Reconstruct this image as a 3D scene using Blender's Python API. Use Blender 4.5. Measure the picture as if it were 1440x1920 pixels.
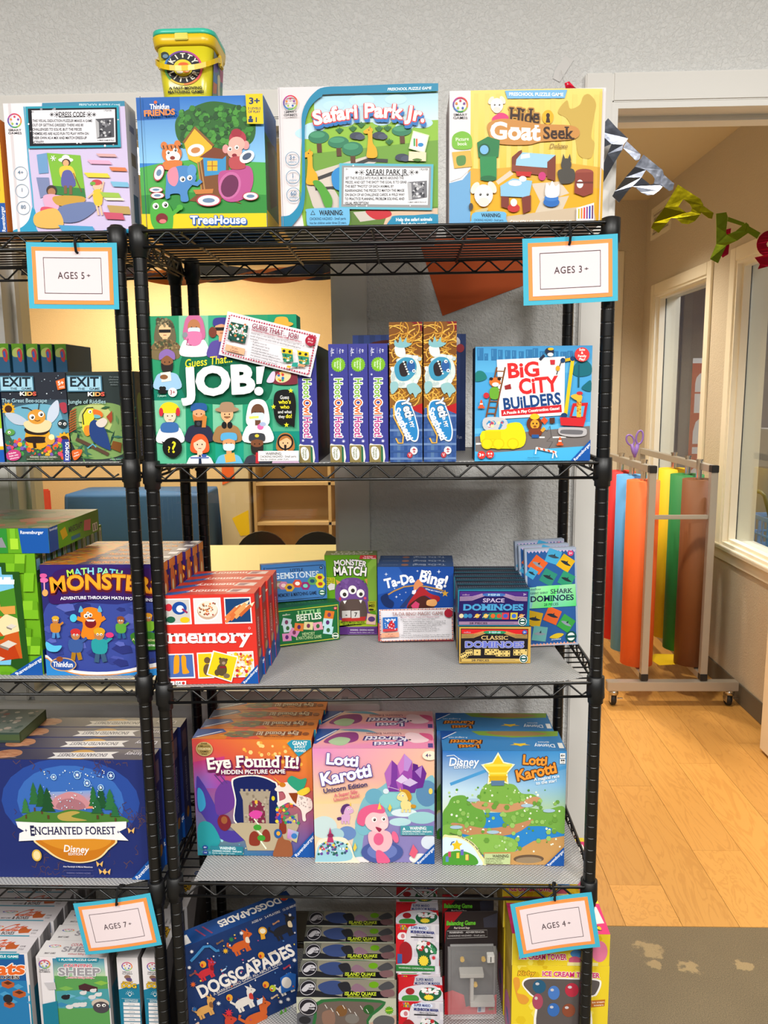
import bpy, bmesh, math, random
import numpy as np
from mathutils import Vector, Matrix
from mathutils.geometry import tessellate_polygon
for o in list(bpy.data.objects):
 bpy.data.objects.remove(o)
scene = bpy.context.scene
COL = scene.collection
random.seed(4)
# ------------------------------------------------------------------ camera
cam_d = bpy.data.cameras.new('camera')
cam_d.sensor_fit = 'HORIZONTAL'
cam_d.sensor_width = 36.0
cam_d.lens = 1455.6/1440*36.0
cam_d.clip_start = 0.05
cam = bpy.data.objects.new('camera',cam_d)
COL.objects.link(cam)
YAW, PITCH, ROLL = 0.03017, 0.15432, -0.01046
fw = Vector((-math.sin(YAW)*math.cos(PITCH),math.cos(YAW)*math.cos(PITCH),-math.sin(PITCH)))
rt = Vector((math.cos(YAW),math.sin(YAW),0))
up = rt.cross(fw)
r2 = math.cos(ROLL)*rt+math.sin(ROLL)*up
u2 = -math.sin(ROLL)*rt+math.cos(ROLL)*up
cam.matrix_world = Matrix(((r2.x,u2.x,-fw.x,0),(r2.y,u2.y,-fw.y,-1.47),(r2.z,u2.z,-fw.z,1.537),(0,0,0,1)))
scene.camera = cam
# ------------------------------------------------------------------ world, lamps, exposure
w = bpy.data.worlds.new('store_ambient')
scene.world = w
w.use_nodes = True
w.node_tree.nodes['Background'].inputs[0].default_value = (1.0,0.97,0.93,1)
w.node_tree.nodes['Background'].inputs[1].default_value = 0.10
def area(name,loc,sx,sy,power,color,target=None):
 d = bpy.data.lights.new(name,'AREA')
 d.shape = 'RECTANGLE'; d.size = sx; d.size_y = sy; d.energy = power; d.color = color
 o = bpy.data.objects.new(name,d); COL.objects.link(o)
 o.location = loc
 if target is not None:
  o.rotation_euler = (Vector(target)-Vector(loc)).to_track_quat('-Z','Y').to_euler()
 return o
 # store ceiling fixtures in front of the shelves, the warm lamps of the two rooms behind
for lx, ly, lp in((-1.5,-2.3,90),(0.1,-2.3,90),(1.7,-2.3,90),(-1.2,-4.7,34),(1.2,-4.7,34)):
 area('store_ceiling_lamp',(lx,ly,3.0),0.6,1.2,lp,(1.0,0.985,0.95))
area('play_room_ceiling_lamp',(-2.1,4.5,2.74),1.2,0.6,120,(1.0,0.83,0.60))
area('play_room_ceiling_lamp',(-1.4,2.3,2.74),1.2,0.6,34,(1.0,0.82,0.56))
for ly in(1.45,3.0):
 sd = bpy.data.lights.new('hall_downlight','SPOT'); sd.energy = 150; sd.color = (1.0,0.89,0.71); sd.spot_size = math.radians(118); sd.spot_blend = 0.7; sd.shadow_soft_size = 0.08
 so = bpy.data.objects.new('hall_downlight',sd); COL.objects.link(so); so.location = (0.88,ly,2.77)
area('side_room_ceiling_lamp',(3.2,2.6,3.05),1.2,0.6,105,(0.86,0.88,1.0))
scene.view_settings.view_transform = 'Standard'
scene.view_settings.look = 'None'
scene.view_settings.exposure = 0.0
scene.view_settings.gamma = 1.0
scene.view_settings.use_curve_mapping = False
# ------------------------------------------------------------------ colours and materials
def lin(c):
 if isinstance(c,str):
  c = [int(c[i:i+2],16)/255 for i in(0,2,4)]
 return tuple((x/12.92 if x<=0.04045 else((x+0.055)/1.055)**2.4)for x in c)
MATS = {}
def mat(name,col,rough=0.5,metal=0.0,spec=0.5,vary=0.0,scale=8.0,bump=0.0,bscale=60.0,stretch=None):
 if name in MATS:
  return MATS[name]
 m = bpy.data.materials.new(name); m.use_nodes = True
 nt = m.node_tree; b = nt.nodes['Principled BSDF']
 c = lin(col)
 b.inputs['Base Color'].default_value = (*c,1)
 b.inputs['Roughness'].default_value = rough
 b.inputs['Metallic'].default_value = metal
 b.inputs['Specular IOR Level'].default_value = spec
 tc = nt.nodes.new('ShaderNodeTexCoord')
 src = tc.outputs['Object']
 if stretch:
  mp = nt.nodes.new('ShaderNodeMapping'); mp.inputs['Scale'].default_value = stretch
  nt.links.new(src,mp.inputs['Vector']); src = mp.outputs['Vector']
 if vary:
  n = nt.nodes.new('ShaderNodeTexNoise'); n.inputs['Scale'].default_value = scale; n.inputs['Detail'].default_value = 5
  nt.links.new(src,n.inputs['Vector'])
  mx = nt.nodes.new('ShaderNodeMix'); mx.data_type = 'RGBA'
  mx.inputs[6].default_value = (*[x*(1-vary)for x in c],1)
  mx.inputs[7].default_value = (*[min(1,x*(1+vary))for x in c],1)
  nt.links.new(n.outputs['Fac'],mx.inputs[0]); nt.links.new(mx.outputs[2],b.inputs['Base Color'])
 if bump:
  n2 = nt.nodes.new('ShaderNodeTexNoise'); n2.inputs['Scale'].default_value = bscale; n2.inputs['Detail'].default_value = 3
  nt.links.new(src,n2.inputs['Vector'])
  bp = nt.nodes.new('ShaderNodeBump'); bp.inputs['Strength'].default_value = bump; bp.inputs['Distance'].default_value = 0.004
  nt.links.new(n2.outputs['Fac'],bp.inputs['Height']); nt.links.new(bp.outputs['Normal'],b.inputs['Normal'])
 MATS[name] = m
 return m
def print_mat(name,rough,spec=0.4,metal=0.0):
 m = bpy.data.materials.new(name); m.use_nodes = True
 nt = m.node_tree; b = nt.nodes['Principled BSDF']
 a = nt.nodes.new('ShaderNodeAttribute'); a.attribute_name = 'ink'
 nt.links.new(a.outputs['Color'],b.inputs['Base Color'])
 b.inputs['Roughness'].default_value = rough; b.inputs['Specular IOR Level'].default_value = spec
 b.inputs['Metallic'].default_value = metal
 MATS[name] = m
 return m
PRINT = print_mat('printed_card',0.42,0.22)
PAPER = print_mat('printed_paper',0.75,0.2)
def wall_mat(name,col,strength=0.5,scale=125.0):
 m = bpy.data.materials.new(name); m.use_nodes = True
 nt = m.node_tree; b = nt.nodes['Principled BSDF']
 b.inputs['Base Color'].default_value = (*lin(col),1); b.inputs['Roughness'].default_value = 0.75
 b.inputs['Specular IOR Level'].default_value = 0.3
 tc = nt.nodes.new('ShaderNodeTexCoord')
 n = nt.nodes.new('ShaderNodeTexNoise'); n.inputs['Scale'].default_value = scale; n.inputs['Detail'].default_value = 3.0; n.inputs['Roughness'].default_value = 0.55
 n.inputs['Distortion'].default_value = 0.6
 rp = nt.nodes.new('ShaderNodeValToRGB'); rp.color_ramp.elements[0].position = 0.42; rp.color_ramp.elements[1].position = 0.62
 bp = nt.nodes.new('ShaderNodeBump'); bp.inputs['Strength'].default_value = strength; bp.inputs['Distance'].default_value = 0.004
 nt.links.new(tc.outputs['Object'],n.inputs['Vector']); nt.links.new(n.outputs['Fac'],rp.inputs['Fac'])
 nt.links.new(rp.outputs['Color'],bp.inputs['Height']); nt.links.new(bp.outputs['Normal'],b.inputs['Normal'])
 MATS[name] = m
 return m
def glass_mat():
 m = bpy.data.materials.new('window_glass'); m.use_nodes = True
 nt = m.node_tree; nt.nodes.remove(nt.nodes['Principled BSDF'])
 t = nt.nodes.new('ShaderNodeBsdfTransparent'); t.inputs[0].default_value = (0.93,0.95,0.93,1)
 g = nt.nodes.new('ShaderNodeBsdfGlossy'); g.inputs['Roughness'].default_value = 0.01
 f = nt.nodes.new('ShaderNodeFresnel')
 ge = nt.nodes.new('ShaderNodeNewGeometry'); mr = nt.nodes.new('ShaderNodeMapRange'); mr.inputs[3].default_value = 1.5; mr.inputs[4].default_value = 1/1.5
 nt.links.new(ge.outputs['Backfacing'],mr.inputs[0]); nt.links.new(mr.outputs[0],f.inputs['IOR'])
 x = nt.nodes.new('ShaderNodeMixShader')
 nt.links.new(f.outputs[0],x.inputs[0]); nt.links.new(t.outputs[0],x.inputs[1]); nt.links.new(g.outputs[0],x.inputs[2])
 nt.links.new(x.outputs[0],nt.nodes['Material Output'].inputs['Surface'])
 MATS['window_glass'] = m
 return m
GLASS = glass_mat()
def clear_plastic(name,alpha,col=(1,1,1)):
 m = bpy.data.materials.new(name); m.use_nodes = True
 nt = m.node_tree; b = nt.nodes['Principled BSDF']
 b.inputs['Base Color'].default_value = (*col,1); b.inputs['Roughness'].default_value = 0.08
 b.inputs['Alpha'].default_value = alpha
 MATS[name] = m
 return m
 # ------------------------------------------------------------------ mesh helpers
class MB:
 def __init__(s):
  s.v = []; s.f = []; s.c = None
 def add(s,verts,faces):
  n = len(s.v); s.v+=[tuple(p)for p in verts]; s.f+=[tuple(i+n for i in f)for f in faces]
  return s
 def box(s,x0,x1,y0,y1,z0,z1):
  v = [(x0,y0,z0),(x1,y0,z0),(x1,y1,z0),(x0,y1,z0),(x0,y0,z1),(x1,y0,z1),(x1,y1,z1),(x0,y1,z1)]
  return s.add(v,[(0,3,2,1),(4,5,6,7),(0,1,5,4),(1,2,6,5),(2,3,7,6),(3,0,4,7)])
 def bbox(s,x0,x1,y0,y1,z0,z1,b=0.003):
  bm = bmesh.new(); bmesh.ops.create_cube(bm,size=1)
  for v in bm.verts:
   v.co = Vector(((x0+x1)/2+v.co.x*(x1-x0),(y0+y1)/2+v.co.y*(y1-y0),(z0+z1)/2+v.co.z*(z1-z0)))
  bmesh.ops.bevel(bm,geom=bm.edges[:],offset=b,segments=2,affect='EDGES')
  bm.verts.index_update()
  s.add([v.co for v in bm.verts],[[v.index for v in f.verts]for f in bm.faces]); bm.free()
  return s
 def tube(s,path,r,n=8,closed=False):
  P = [Vector(p)for p in path]; m = len(P)
  rs = r if isinstance(r,(list,tuple))else[r]*m
  verts = []; a = None
  for i, p in enumerate(P):
   if closed:
    t = P[(i+1)%m]-P[i-1]
   else:
    t = P[min(i+1,m-1)]-P[max(i-1,0)]
   t.normalize()
   if a is None:
    a = t.orthogonal().normalized()
   else:
    a = (a-t*a.dot(t)).normalized()
   b = t.cross(a)
   for k in range(n):
    q = 2*math.pi*k/n
    verts.append(p+rs[i]*(math.cos(q)*a+math.sin(q)*b))
  faces = []
  for i in range(m if closed else m-1):
   j = (i+1)%m
   for k in range(n):
    faces.append((i*n+k,i*n+(k+1)%n,j*n+(k+1)%n,j*n+k))
  if not closed:
   faces.append(tuple(range(n))[::-1]); faces.append(tuple((m-1)*n+k for k in range(n)))
  return s.add(verts,faces)
 def lathe(s,prof,n=20,c=(0,0,0)):
  verts = []; faces = []
  for r, z in prof:
   for k in range(n):
    q = 2*math.pi*k/n
    verts.append((c[0]+r*math.cos(q),c[1]+r*math.sin(q),c[2]+z))
  for i in range(len(prof)-1):
   for k in range(n):
    faces.append((i*n+k,i*n+(k+1)%n,(i+1)*n+(k+1)%n,(i+1)*n+k))
  faces.append(tuple(range(n))[::-1]); faces.append(tuple((len(prof)-1)*n+k for k in range(n)))
  return s.add(verts,faces)
 def prism(s,loops,place,thick):
  """loops: outer (and holes) in 2D; place(x, y, t) gives the 3D point, t from 0 to thick"""
  tri = tessellate_polygon([[Vector((x,y,0))for x,y in L]for L in loops])
  pts = [p for L in loops for p in L]; n = len(pts)
  verts = [place(x,y,0)for x,y in pts]+[place(x,y,thick)for x,y in pts]
  faces = [tuple(t)for t in tri]+[tuple(i+n for i in t[::-1])for t in tri]
  k = 0
  for L in loops:
   for i in range(len(L)):
    a, b = k+i, k+(i+1)%len(L)
    faces.append((a,b,b+n,a+n))
   k+=len(L)
  return s.add(verts,faces)
 def build(s,name,m,parent=None,smooth=False,kind=None,fix=False):
  me = bpy.data.meshes.new(name); me.from_pydata(s.v,[],s.f)
  if fix:
   bm = bmesh.new(); bm.from_mesh(me); bmesh.ops.recalc_face_normals(bm,faces=bm.faces); bm.to_mesh(me); bm.free()
  if m is not None:
   me.materials.append(m)
  if smooth:
   me.polygons.foreach_set('use_smooth',[True]*len(me.polygons))
  o = bpy.data.objects.new(name,me); COL.objects.link(o)
  if parent is not None:
   o.parent = parent
  if kind:
   o['kind'] = kind
  return o
def tag(o,label,cat,group=None):
 o['label'] = label; o['category'] = cat
 if group:
  o['group'] = group
 return o
def thing(name,label,cat,loc=(0,0,0),rotz=0.0,group=None):
 o = bpy.data.objects.new(name,None); COL.objects.link(o)
 o.empty_display_size = 0.05
 o.location = loc; o.rotation_euler = (0,0,rotz)
 return tag(o,label,cat,group)
def empty(name,parent=None,kind=None,loc=(0,0,0)):
 o = bpy.data.objects.new(name,None); COL.objects.link(o); o.location = loc; o.empty_display_size = 0.05
 if parent:o.parent = parent
 if kind:o['kind'] = kind
 return o
def copy_tree(o,parent=None):
 c = o.copy(); COL.objects.link(c); c.parent = parent
 for ch in list(KIDS.get(o.name,o.children)):
  copy_tree(ch,c)
 return c
KIDS = {}
def dup(o,loc,rot=(0,0,0),label=None,group=None):
 c = copy_tree(o)
 c.location = loc; c.rotation_euler = rot
 if label:c['label'] = label
 if group:c['group'] = group
 return c
 # ------------------------------------------------------------------ lettering: glyph outlines of the built-in typeface
BOLD = [0.0,0.007,0.016,0.026,0.036]
GLYPH = {}; ADV = {}; CAP = [0.7]
def make_glyphs():
 chars = [chr(i)for i in range(33,127)]
 objs = []
 def text_obj(body,off):
  cu = bpy.data.curves.new('glyph','FONT'); cu.body = body; cu.size = 1; cu.offset = off; cu.resolution_u = 3
  cu.dimensions = '2D'; cu.fill_mode = 'FRONT'
  o = bpy.data.objects.new('glyph',cu); COL.objects.link(o); objs.append((o,cu))
  return o
 hh = text_obj('HH',0)
 adv = {ch:text_obj('H'+ch+'H',0)for ch in chars+[' ']}
 gl = {(ch,b):text_obj(ch,BOLD[b])for ch in chars for b in range(5)}
 dg = bpy.context.evaluated_depsgraph_get()
 def mesh(o):
  me = bpy.data.meshes.new_from_object(o.evaluated_get(dg))
  me.calc_loop_triangles()
  v = [(p.co.x,p.co.y)for p in me.vertices]
  t = [tuple(q.vertices)for q in me.loop_triangles]
  bpy.data.meshes.remove(me)
  return v, t
 v, _ = mesh(hh)
 hmin = min(p[0]for p in v); hmax = max(p[0]for p in v); CAP[0] = max(p[1]for p in v)
 gv, _ = mesh(gl[('H',0)]); hw = max(p[0]for p in gv)-min(p[0]for p in gv)
 advH = hmax-hmin-hw
 for ch, o in adv.items():
  v, _ = mesh(o)
  ADV[ch] = (max(p[0]for p in v)-min(p[0]for p in v))-hw-advH
 for k, o in gl.items():
  GLYPH[k] = mesh(o)
 for o, cu in objs:
  bpy.data.objects.remove(o); bpy.data.curves.remove(cu)
make_glyphs()
SERIF = {}
def serifs(ch,b):
 """slab rectangles at the ends of the upright stems of a letter"""
 if(ch,b)in SERIF:
  return SERIF[(ch,b)]
 v, t = GLYPH[(ch,b)]
 out = []
 if ch.isalpha():
  top = max(p[1]for p in v); bot = min(p[1]for p in v)
  sw = 0.11+BOLD[b]
  for y, yy, d in((max(bot,-0.03)+0.025,0.0,1),(top-0.025,top,-1)):
   if bot<-0.1 and d==1:
    continue
   iv = []
   for tr in t:
    xs = []
    for i in range(3):
     p, q = v[tr[i]], v[tr[(i+1)%3]]
     if(p[1]-y)*(q[1]-y)<0:
      xs.append(p[0]+(q[0]-p[0])*(y-p[1])/(q[1]-p[1]))
    if len(xs)==2:
     iv.append((min(xs),max(xs)))
   iv.sort(); mg = []
   for a in iv:
    if mg and a[0]<=mg[-1][1]+0.005:
     mg[-1][1] = max(mg[-1][1],a[1])
    else:
     mg.append(list(a))
   for a, c in mg:
    if c-a<sw*1.7:
     h = 0.055+BOLD[b]*0.4
     out.append((a-0.075,c+0.075,yy-BOLD[b]*0.5*d,yy+h*d))
 SERIF[(ch,b)] = out
 return out
 # ------------------------------------------------------------------ flat print on a face
def homog(src,dst):
 A = []; B = []
 for(x,y), (u,v)in zip(src,dst):
  A.append([x,y,1,0,0,0,-u*x,-u*y]); B.append(u)
  A.append([0,0,0,x,y,1,-v*x,-v*y]); B.append(v)
 h = np.linalg.solve(np.array(A,float),np.array(B,float))
 return np.append(h,1).reshape(3,3)
def clip_poly(pts,w,h):
 for ax, lim, sg in((0,0,1),(0,w,-1),(1,0,1),(1,h,-1)):
  out = []
  for i in range(len(pts)):
   p, q = pts[i], pts[(i+1)%len(pts)]
   a = (p[ax]-lim)*sg; b = (q[ax]-lim)*sg
   if a>=0:out.append(p)
   if a*b<0:
    t = a/(a-b)
    out.append(tuple(p[j]+(q[j]-p[j])*t for j in range(len(p))))
  pts = out
  if not pts:return[]
 return pts
class Art:
 STEP = 0.00005
 def __init__(s,w,h,quad=None,bg=None,clip=True):
  s.w, s.h = w, h
  if quad is None:
   quad = [(0,0),(100,0),(100,100),(0,100)]
  s.H = homog(quad,[(0,0),(w,0),(w,h),(0,h)])
  s.items = {'art':[],'text':[]}; s.layer = 2; s.quad = quad; s.clip = clip
  if bg:s.bg(bg)
 def m(s,pts):
  P = np.array([(x,y,1)for x,y in pts],float)@s.H.T
  return[(a/c,b/c)for a,b,c in P]
 def raw(s,pts,col,kind='art',layer=None):
  """pts already on the face, in metres; col one colour or one per point"""
  per = isinstance(col,list)
  if s.clip and(min(p[0]for p in pts)<0 or min(p[1]for p in pts)<0 or max(p[0]for p in pts)>s.w or max(p[1]for p in pts)>s.h):
   if per:
    q = clip_poly([(*p,*c)for p,c in zip(pts,col)],s.w,s.h)
    pts = [a[:2]for a in q]; col = [a[2:]for a in q]
   else:
    pts = clip_poly(list(pts),s.w,s.h)
  if len(pts)<3:return
  s.items[kind].append((pts,col if per else None,None if per else col,s.layer if layer is None else layer))
 def bg(s,c):
  s.layer+=1
  s.raw([(0,0),(s.w,0),(s.w,s.h),(0,s.h)],lin(c)); return s
 def P(s,pts,c):
  s.layer+=1
  s.raw(s.m(pts),[lin(k)for k in c]if isinstance(c,list)else lin(c)); return s
 def R(s,x0,y0,x1,y1,c):
  return s.P([(x0,y0),(x1,y0),(x1,y1),(x0,y1)],c)
 def G(s,x0,y0,x1,y1,ct,cb):
  return s.P([(x0,y0),(x1,y0),(x1,y1),(x0,y1)],[ct,ct,cb,cb])
 def E(s,x,y,rx,ry,c,rot=0,n=22):
  a = math.radians(rot); ca, sa = math.cos(a), math.sin(a)
  pts = []
  for k in range(n):
   q = 2*math.pi*k/n
   ex, ey = rx*math.cos(q), ry*math.sin(q)
   pts.append((x+ex*ca+ey*sa,y-ex*sa+ey*ca))
  return s.P(pts,c)
 def S(s,pts,c,sub=5):
  """smooth closed blob through the points"""
  n = len(pts); out = []
  for i in range(n):
   p0, p1, p2, p3 = pts[i-1], pts[i], pts[(i+1)%n], pts[(i+2)%n]
   for k in range(sub):
    t = k/sub
    out.append(tuple(0.5*(2*b+(d-a)*t+(2*a-5*b+4*d-e)*t*t+(3*b-a-3*d+e)*t**3)
for a,b,d,e in zip(p0,p1,p2,p3)))
  return s.P(out,c)
 def L(s,pts,wd,c,close=False,layer=True):
  if layer:s.layer+=1
  P = [Vector(p)for p in pts]; n = len(P)
  if close:P = P+[P[0]]; n+=1
  l = []; r = []
  for i in range(n):
   if close:
    t = P[(i+1)%(n-1)]-P[(i-1)%(n-1)]
   else:
    t = P[min(i+1,n-1)]-P[max(i-1,0)]
   if t.length==0:t = Vector((1,0))
   t.normalize(); q = Vector((-t.y,t.x))*wd/2
   l.append(tuple(P[i]+q)); r.append(tuple(P[i]-q))
  cc = lin(c)
  ml, mr = s.m(l), s.m(r)
  for i in range(n-1):
   s.raw([ml[i],ml[i+1],mr[i+1],mr[i]],cc)
  return s
 def ring(s,x,y,r,wd,c,ry=None,n=24):
  ry = ry or r
  return s.L([(x+r*math.cos(2*math.pi*k/n),y+ry*math.sin(2*math.pi*k/n))for k in range(n)],wd,c,close=True)
 def star(s,x,y,r,c,n=5,inner=0.42,rot=0):
  return s.P([(x+(r if k%2==0 else r*inner)*math.sin(math.pi*k/n+rot),y-(r if k%2==0 else r*inner)*math.cos(math.pi*k/n+rot))for k in range(2*n)],c)
 def dots(s,cols,n,x0,y0,x1,y1,r0,r1,seed=1):
  rnd = random.Random(seed); s.layer+=1
  for _ in range(n):
   x, y, r = rnd.uniform(x0,x1), rnd.uniform(y0,y1), rnd.uniform(r0,r1); s.layer+=0.12
   s.raw(s.m([(x+r*math.cos(k*1.05),y+r*math.sin(k*1.05))for k in range(6)]),lin(rnd.choice(cols)))
  return s
 def T(s,txt,x,y,h,c,wd=None,b=1,rot=0,arc=0,out=None,ob=2,sh=None,serif=False,align=0.5,slant=0,space=0,mirror=False,step=1):
  """text centred on (x, y), capital height h, set to width wd; c one colour or one per letter"""
  if sh:
   s.T(txt,x+sh[1],y+sh[2],h,sh[0],wd,b,rot,arc,sh[0],ob,None,serif,align,slant,space)
  if out:
   r = h*(0.075+0.012*ob)
   for q in range(8):
    s.T(txt,x+r*math.cos(q*math.pi/4),y+r*math.sin(q*math.pi/4),h,out,wd,b,rot,arc,None,0,None,serif,align,slant,space,step=0.15)
  s.layer+=step
  k = h/CAP[0]
  adv = [ADV.get(ch,0.5)+space for ch in txt]
  tot = sum(adv)*k
  sx = k*(wd/tot if wd else 1); tw = sum(adv)*sx
  a = math.radians(rot); ca, sa = math.cos(a), math.sin(a)
  pen = 0.0
  for i, ch in enumerate(txt):
   if ch!=' ' and(ch,b)in GLYPH:
    v, tr = GLYPH[(ch,b)]
    col = c[i%len(c)]if isinstance(c,(list,tuple))else c
    tm = (pen+adv[i]*sx/2)/tw*2-1
    dy = -arc*(1-tm*tm); ang = 0.0
    if arc:
     ang = math.atan2(-4*arc*tm/tw,1.0)if tw else 0
    ox = pen+adv[i]*sx/2-tw*align
    pts = []
    half = adv[i]*sx/2
    def tf(px,py):
     gx = px*sx+slant*py*k-half; gy = -(py*k)+h/2
     if ang:
      gx, gy = gx*math.cos(ang)+gy*math.sin(ang), -gx*math.sin(ang)+gy*math.cos(ang)
     X, Y = ox+gx, gy+dy
     if mirror:X = -X
     return(x+X*ca+Y*sa,y-X*sa+Y*ca)
    P = s.m([tf(*p)for p in v])
    cc = lin(col)
    ly = s.layer+0.3*(i%2)
    for q in tr:
     s.raw([P[j]for j in q],cc,'text',ly)
    if serif:
     for(xa,xb,ya,yb)in serifs(ch,b):
      s.raw(s.m([tf(xa,ya),tf(xb,ya),tf(xb,yb),tf(xa,yb)]),cc,'text',ly+0.14)
   pen+=adv[i]*sx
  return s
 def para(s,lines,x,y,h,lead,c,wd=None,b=0,rot=0):
  """left-aligned lines; y is the middle of the first line"""
  a = math.radians(rot)
  for i, t in enumerate(lines):
   s.T(t,x+math.sin(a)*lead*i,y+math.cos(a)*lead*i,h,c,None,b,rot=rot,align=0.0)
  return s
 def emit(s,parent,place,names=('printed_art','lettering'),m=None):
  res = []
  for kind, nm in(('art',names[0]),('text',names[1])):
   it = s.items[kind]
   if not it:continue
   verts = []; faces = []; cols = []
   for pts, per, one, layer in it:
    ar = sum(pts[i][0]*pts[(i+1)%len(pts)][1]-pts[(i+1)%len(pts)][0]*pts[i][1]for i in range(len(pts)))
    idx = range(len(pts))if ar<0 else range(len(pts)-1,-1,-1)
    n = len(verts)
    o = layer*s.STEP
    for i in idx:
     verts.append(place(pts[i][0],pts[i][1],o)); cols.append(per[i]if per else one)
    faces.append(tuple(range(n,n+len(pts))))
   me = bpy.data.meshes.new(nm); me.from_pydata(verts,[],faces)
   me.materials.append(m or PRINT)
   at = me.color_attributes.new('ink','FLOAT_COLOR','POINT')
   at.data.foreach_set('color',np.array([(*c[:3],1.0)for c in cols],dtype=np.float32).ravel())
   ob = bpy.data.objects.new(nm,me); COL.objects.link(ob); ob.parent = parent
   res.append(ob)
  return res
  # ------------------------------------------------------------------ the setting
WHITE_TRIM = mat('trim_paint','eeebe5',0.45,vary=0.02,scale=6)
WALL = wall_mat('wall_paint','eaeae8')
WALL_WARM = wall_mat('hall_wall_paint','cfc3ae',0.35)
WALL_TAN = wall_mat('play_room_paint','d6bc92',0.25)
WALL_SIDE = wall_mat('side_room_paint','7a8096',0.2)
BASE_GREY = mat('rubber_baseboard','6a6254',0.6,vary=0.05)
BLACK_GASKET = mat('black_gasket','1a1a18',0.6)
def wall_grid(name,us,zs,holes,t0,t1,axis,m,kind='structure'):
 """a wall slab cut by rectangular openings; axis 'y': us are X values, t the Y faces; axis 'x': the other way round"""
 holes_ok = lambda i, j:any(us[i]>=h[0]-1e-6 and us[i+1]<=h[1]+1e-6 and zs[j]>=h[2]-1e-6 and zs[j+1]<=h[3]+1e-6 for h in holes)
 nu, nz = len(us), len(zs)
 solid = [[not holes_ok(i,j)for j in range(nz-1)]for i in range(nu-1)]
 P = lambda u, t, z:(u,t,z)if axis=='y' else(t,u,z)
 verts = [P(u,t,z)for t in(t0,t1)for u in us for z in zs]
 V = lambda k, i, j:k*nu*nz+i*nz+j
 faces = []
 for i in range(nu-1):
  for j in range(nz-1):
   if not solid[i][j]:continue
   faces.append((V(0,i,j),V(0,i+1,j),V(0,i+1,j+1),V(0,i,j+1)))
   faces.append((V(1,i,j+1),V(1,i+1,j+1),V(1,i+1,j),V(1,i,j)))
   for di, dj, a, b in((-1,0,(i,j),(i,j+1)),(1,0,(i+1,j+1),(i+1,j)),(0,-1,(i+1,j),(i,j)),(0,1,(i,j+1),(i+1,j+1))):
    ii, jj = i+di, j+dj
    if not(0<=ii<nu-1 and 0<=jj<nz-1 and solid[ii][jj]):
     faces.append((V(0,*a),V(0,*b),V(1,*b),V(1,*a)))
 return MB().add(verts,faces).build(name,m,kind=kind,fix=True)
 # store wall behind the shelves: window opening on the left, doorway on the right
WX0, WX1, WZ0, WZ1 = -1.02, -0.16, 0.735, 2.18
DX0, DX1, DZ1 = 0.486, 1.52, 2.20
wall_grid('wall_back',[-4.2,WX0,WX1,DX0,DX1,4.2],[0,WZ0,WZ1,DZ1,3.05],[(WX0,WX1,WZ0,WZ1),(DX0,DX1,0,DZ1)],0.5,0.62,'y',WALL)
MB().box(-4.2,4.2,-7,0.62,3.05,3.15).build('ceiling',mat('ceiling_tile','d8d6d0',0.8,vary=0.03,bump=0.2,bscale=120),kind='structure')
# concrete floor of the store, with the glue stains near the threshold
cm = mat('polished_concrete','73664f',0.55,vary=0.10,scale=9,bump=0.08,bscale=180)
nt = cm.node_tree; bs = nt.nodes['Principled BSDF']
tc = nt.nodes.new('ShaderNodeTexCoord')
prev = [l for l in nt.links if l.to_socket==bs.inputs['Base Color']][0].from_socket
nz = nt.nodes.new('ShaderNodeTexNoise'); nz.inputs['Scale'].default_value = 420; nz.inputs['Detail'].default_value = 2
nt.links.new(tc.outputs['Object'],nz.inputs['Vector'])
rp = nt.nodes.new('ShaderNodeValToRGB'); rp.color_ramp.elements[0].position = 0.38; rp.color_ramp.elements[1].position = 0.68
rp.color_ramp.elements[0].color = (0.62,0.62,0.62,1); rp.color_ramp.elements[1].color = (1.25,1.25,1.22,1)
nt.links.new(nz.outputs['Fac'],rp.inputs['Fac'])
mx = nt.nodes.new('ShaderNodeMix'); mx.data_type = 'RGBA'; mx.blend_type = 'MULTIPLY'; mx.inputs[0].default_value = 1
nt.links.new(prev,mx.inputs[6]); nt.links.new(rp.outputs['Color'],mx.inputs[7])
last = mx.outputs[2]
nd = nt.nodes.new('ShaderNodeTexNoise'); nd.inputs['Scale'].default_value = 38; nd.inputs['Detail'].default_value = 4
nt.links.new(tc.outputs['Object'],nd.inputs['Vector'])
for(sx,sy,sr)in((0.665,0.49,0.034),(0.66,0.435,0.018),(0.755,0.425,0.024),(0.90,0.43,0.02),(0.985,0.432,0.02)):
 sb = nt.nodes.new('ShaderNodeVectorMath'); sb.operation = 'DISTANCE'; sb.inputs[1].default_value = (sx,sy,0)
 nt.links.new(tc.outputs['Object'],sb.inputs[0])
 ad = nt.nodes.new('ShaderNodeMath'); ad.operation = 'MULTIPLY_ADD'; ad.inputs[1].default_value = 0.09; ad.inputs[2].default_value = -0.045
 nt.links.new(nd.outputs['Fac'],ad.inputs[0])
 sm = nt.nodes.new('ShaderNodeMath'); sm.operation = 'ADD'
 nt.links.new(sb.outputs['Value'],sm.inputs[0]); nt.links.new(ad.outputs[0],sm.inputs[1])
 rr = nt.nodes.new('ShaderNodeMapRange'); rr.inputs[1].default_value = sr*0.75; rr.inputs[2].default_value = sr*1.1; rr.inputs[3].default_value = 0.42; rr.inputs[4].default_value = 0.0
 nt.links.new(sm.outputs[0],rr.inputs[0])
 m2 = nt.nodes.new('ShaderNodeMix'); m2.data_type = 'RGBA'; m2.inputs[7].default_value = (*lin('c2a878'),1)
 nt.links.new(rr.outputs[0],m2.inputs[0]); nt.links.new(last,m2.inputs[6]); last = m2.outputs[2]
nt.links.new(last,bs.inputs['Base Color'])
MB().box(-4.2,4.2,-7,0.584,-0.1,0).build('floor',cm,kind='structure')
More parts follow.
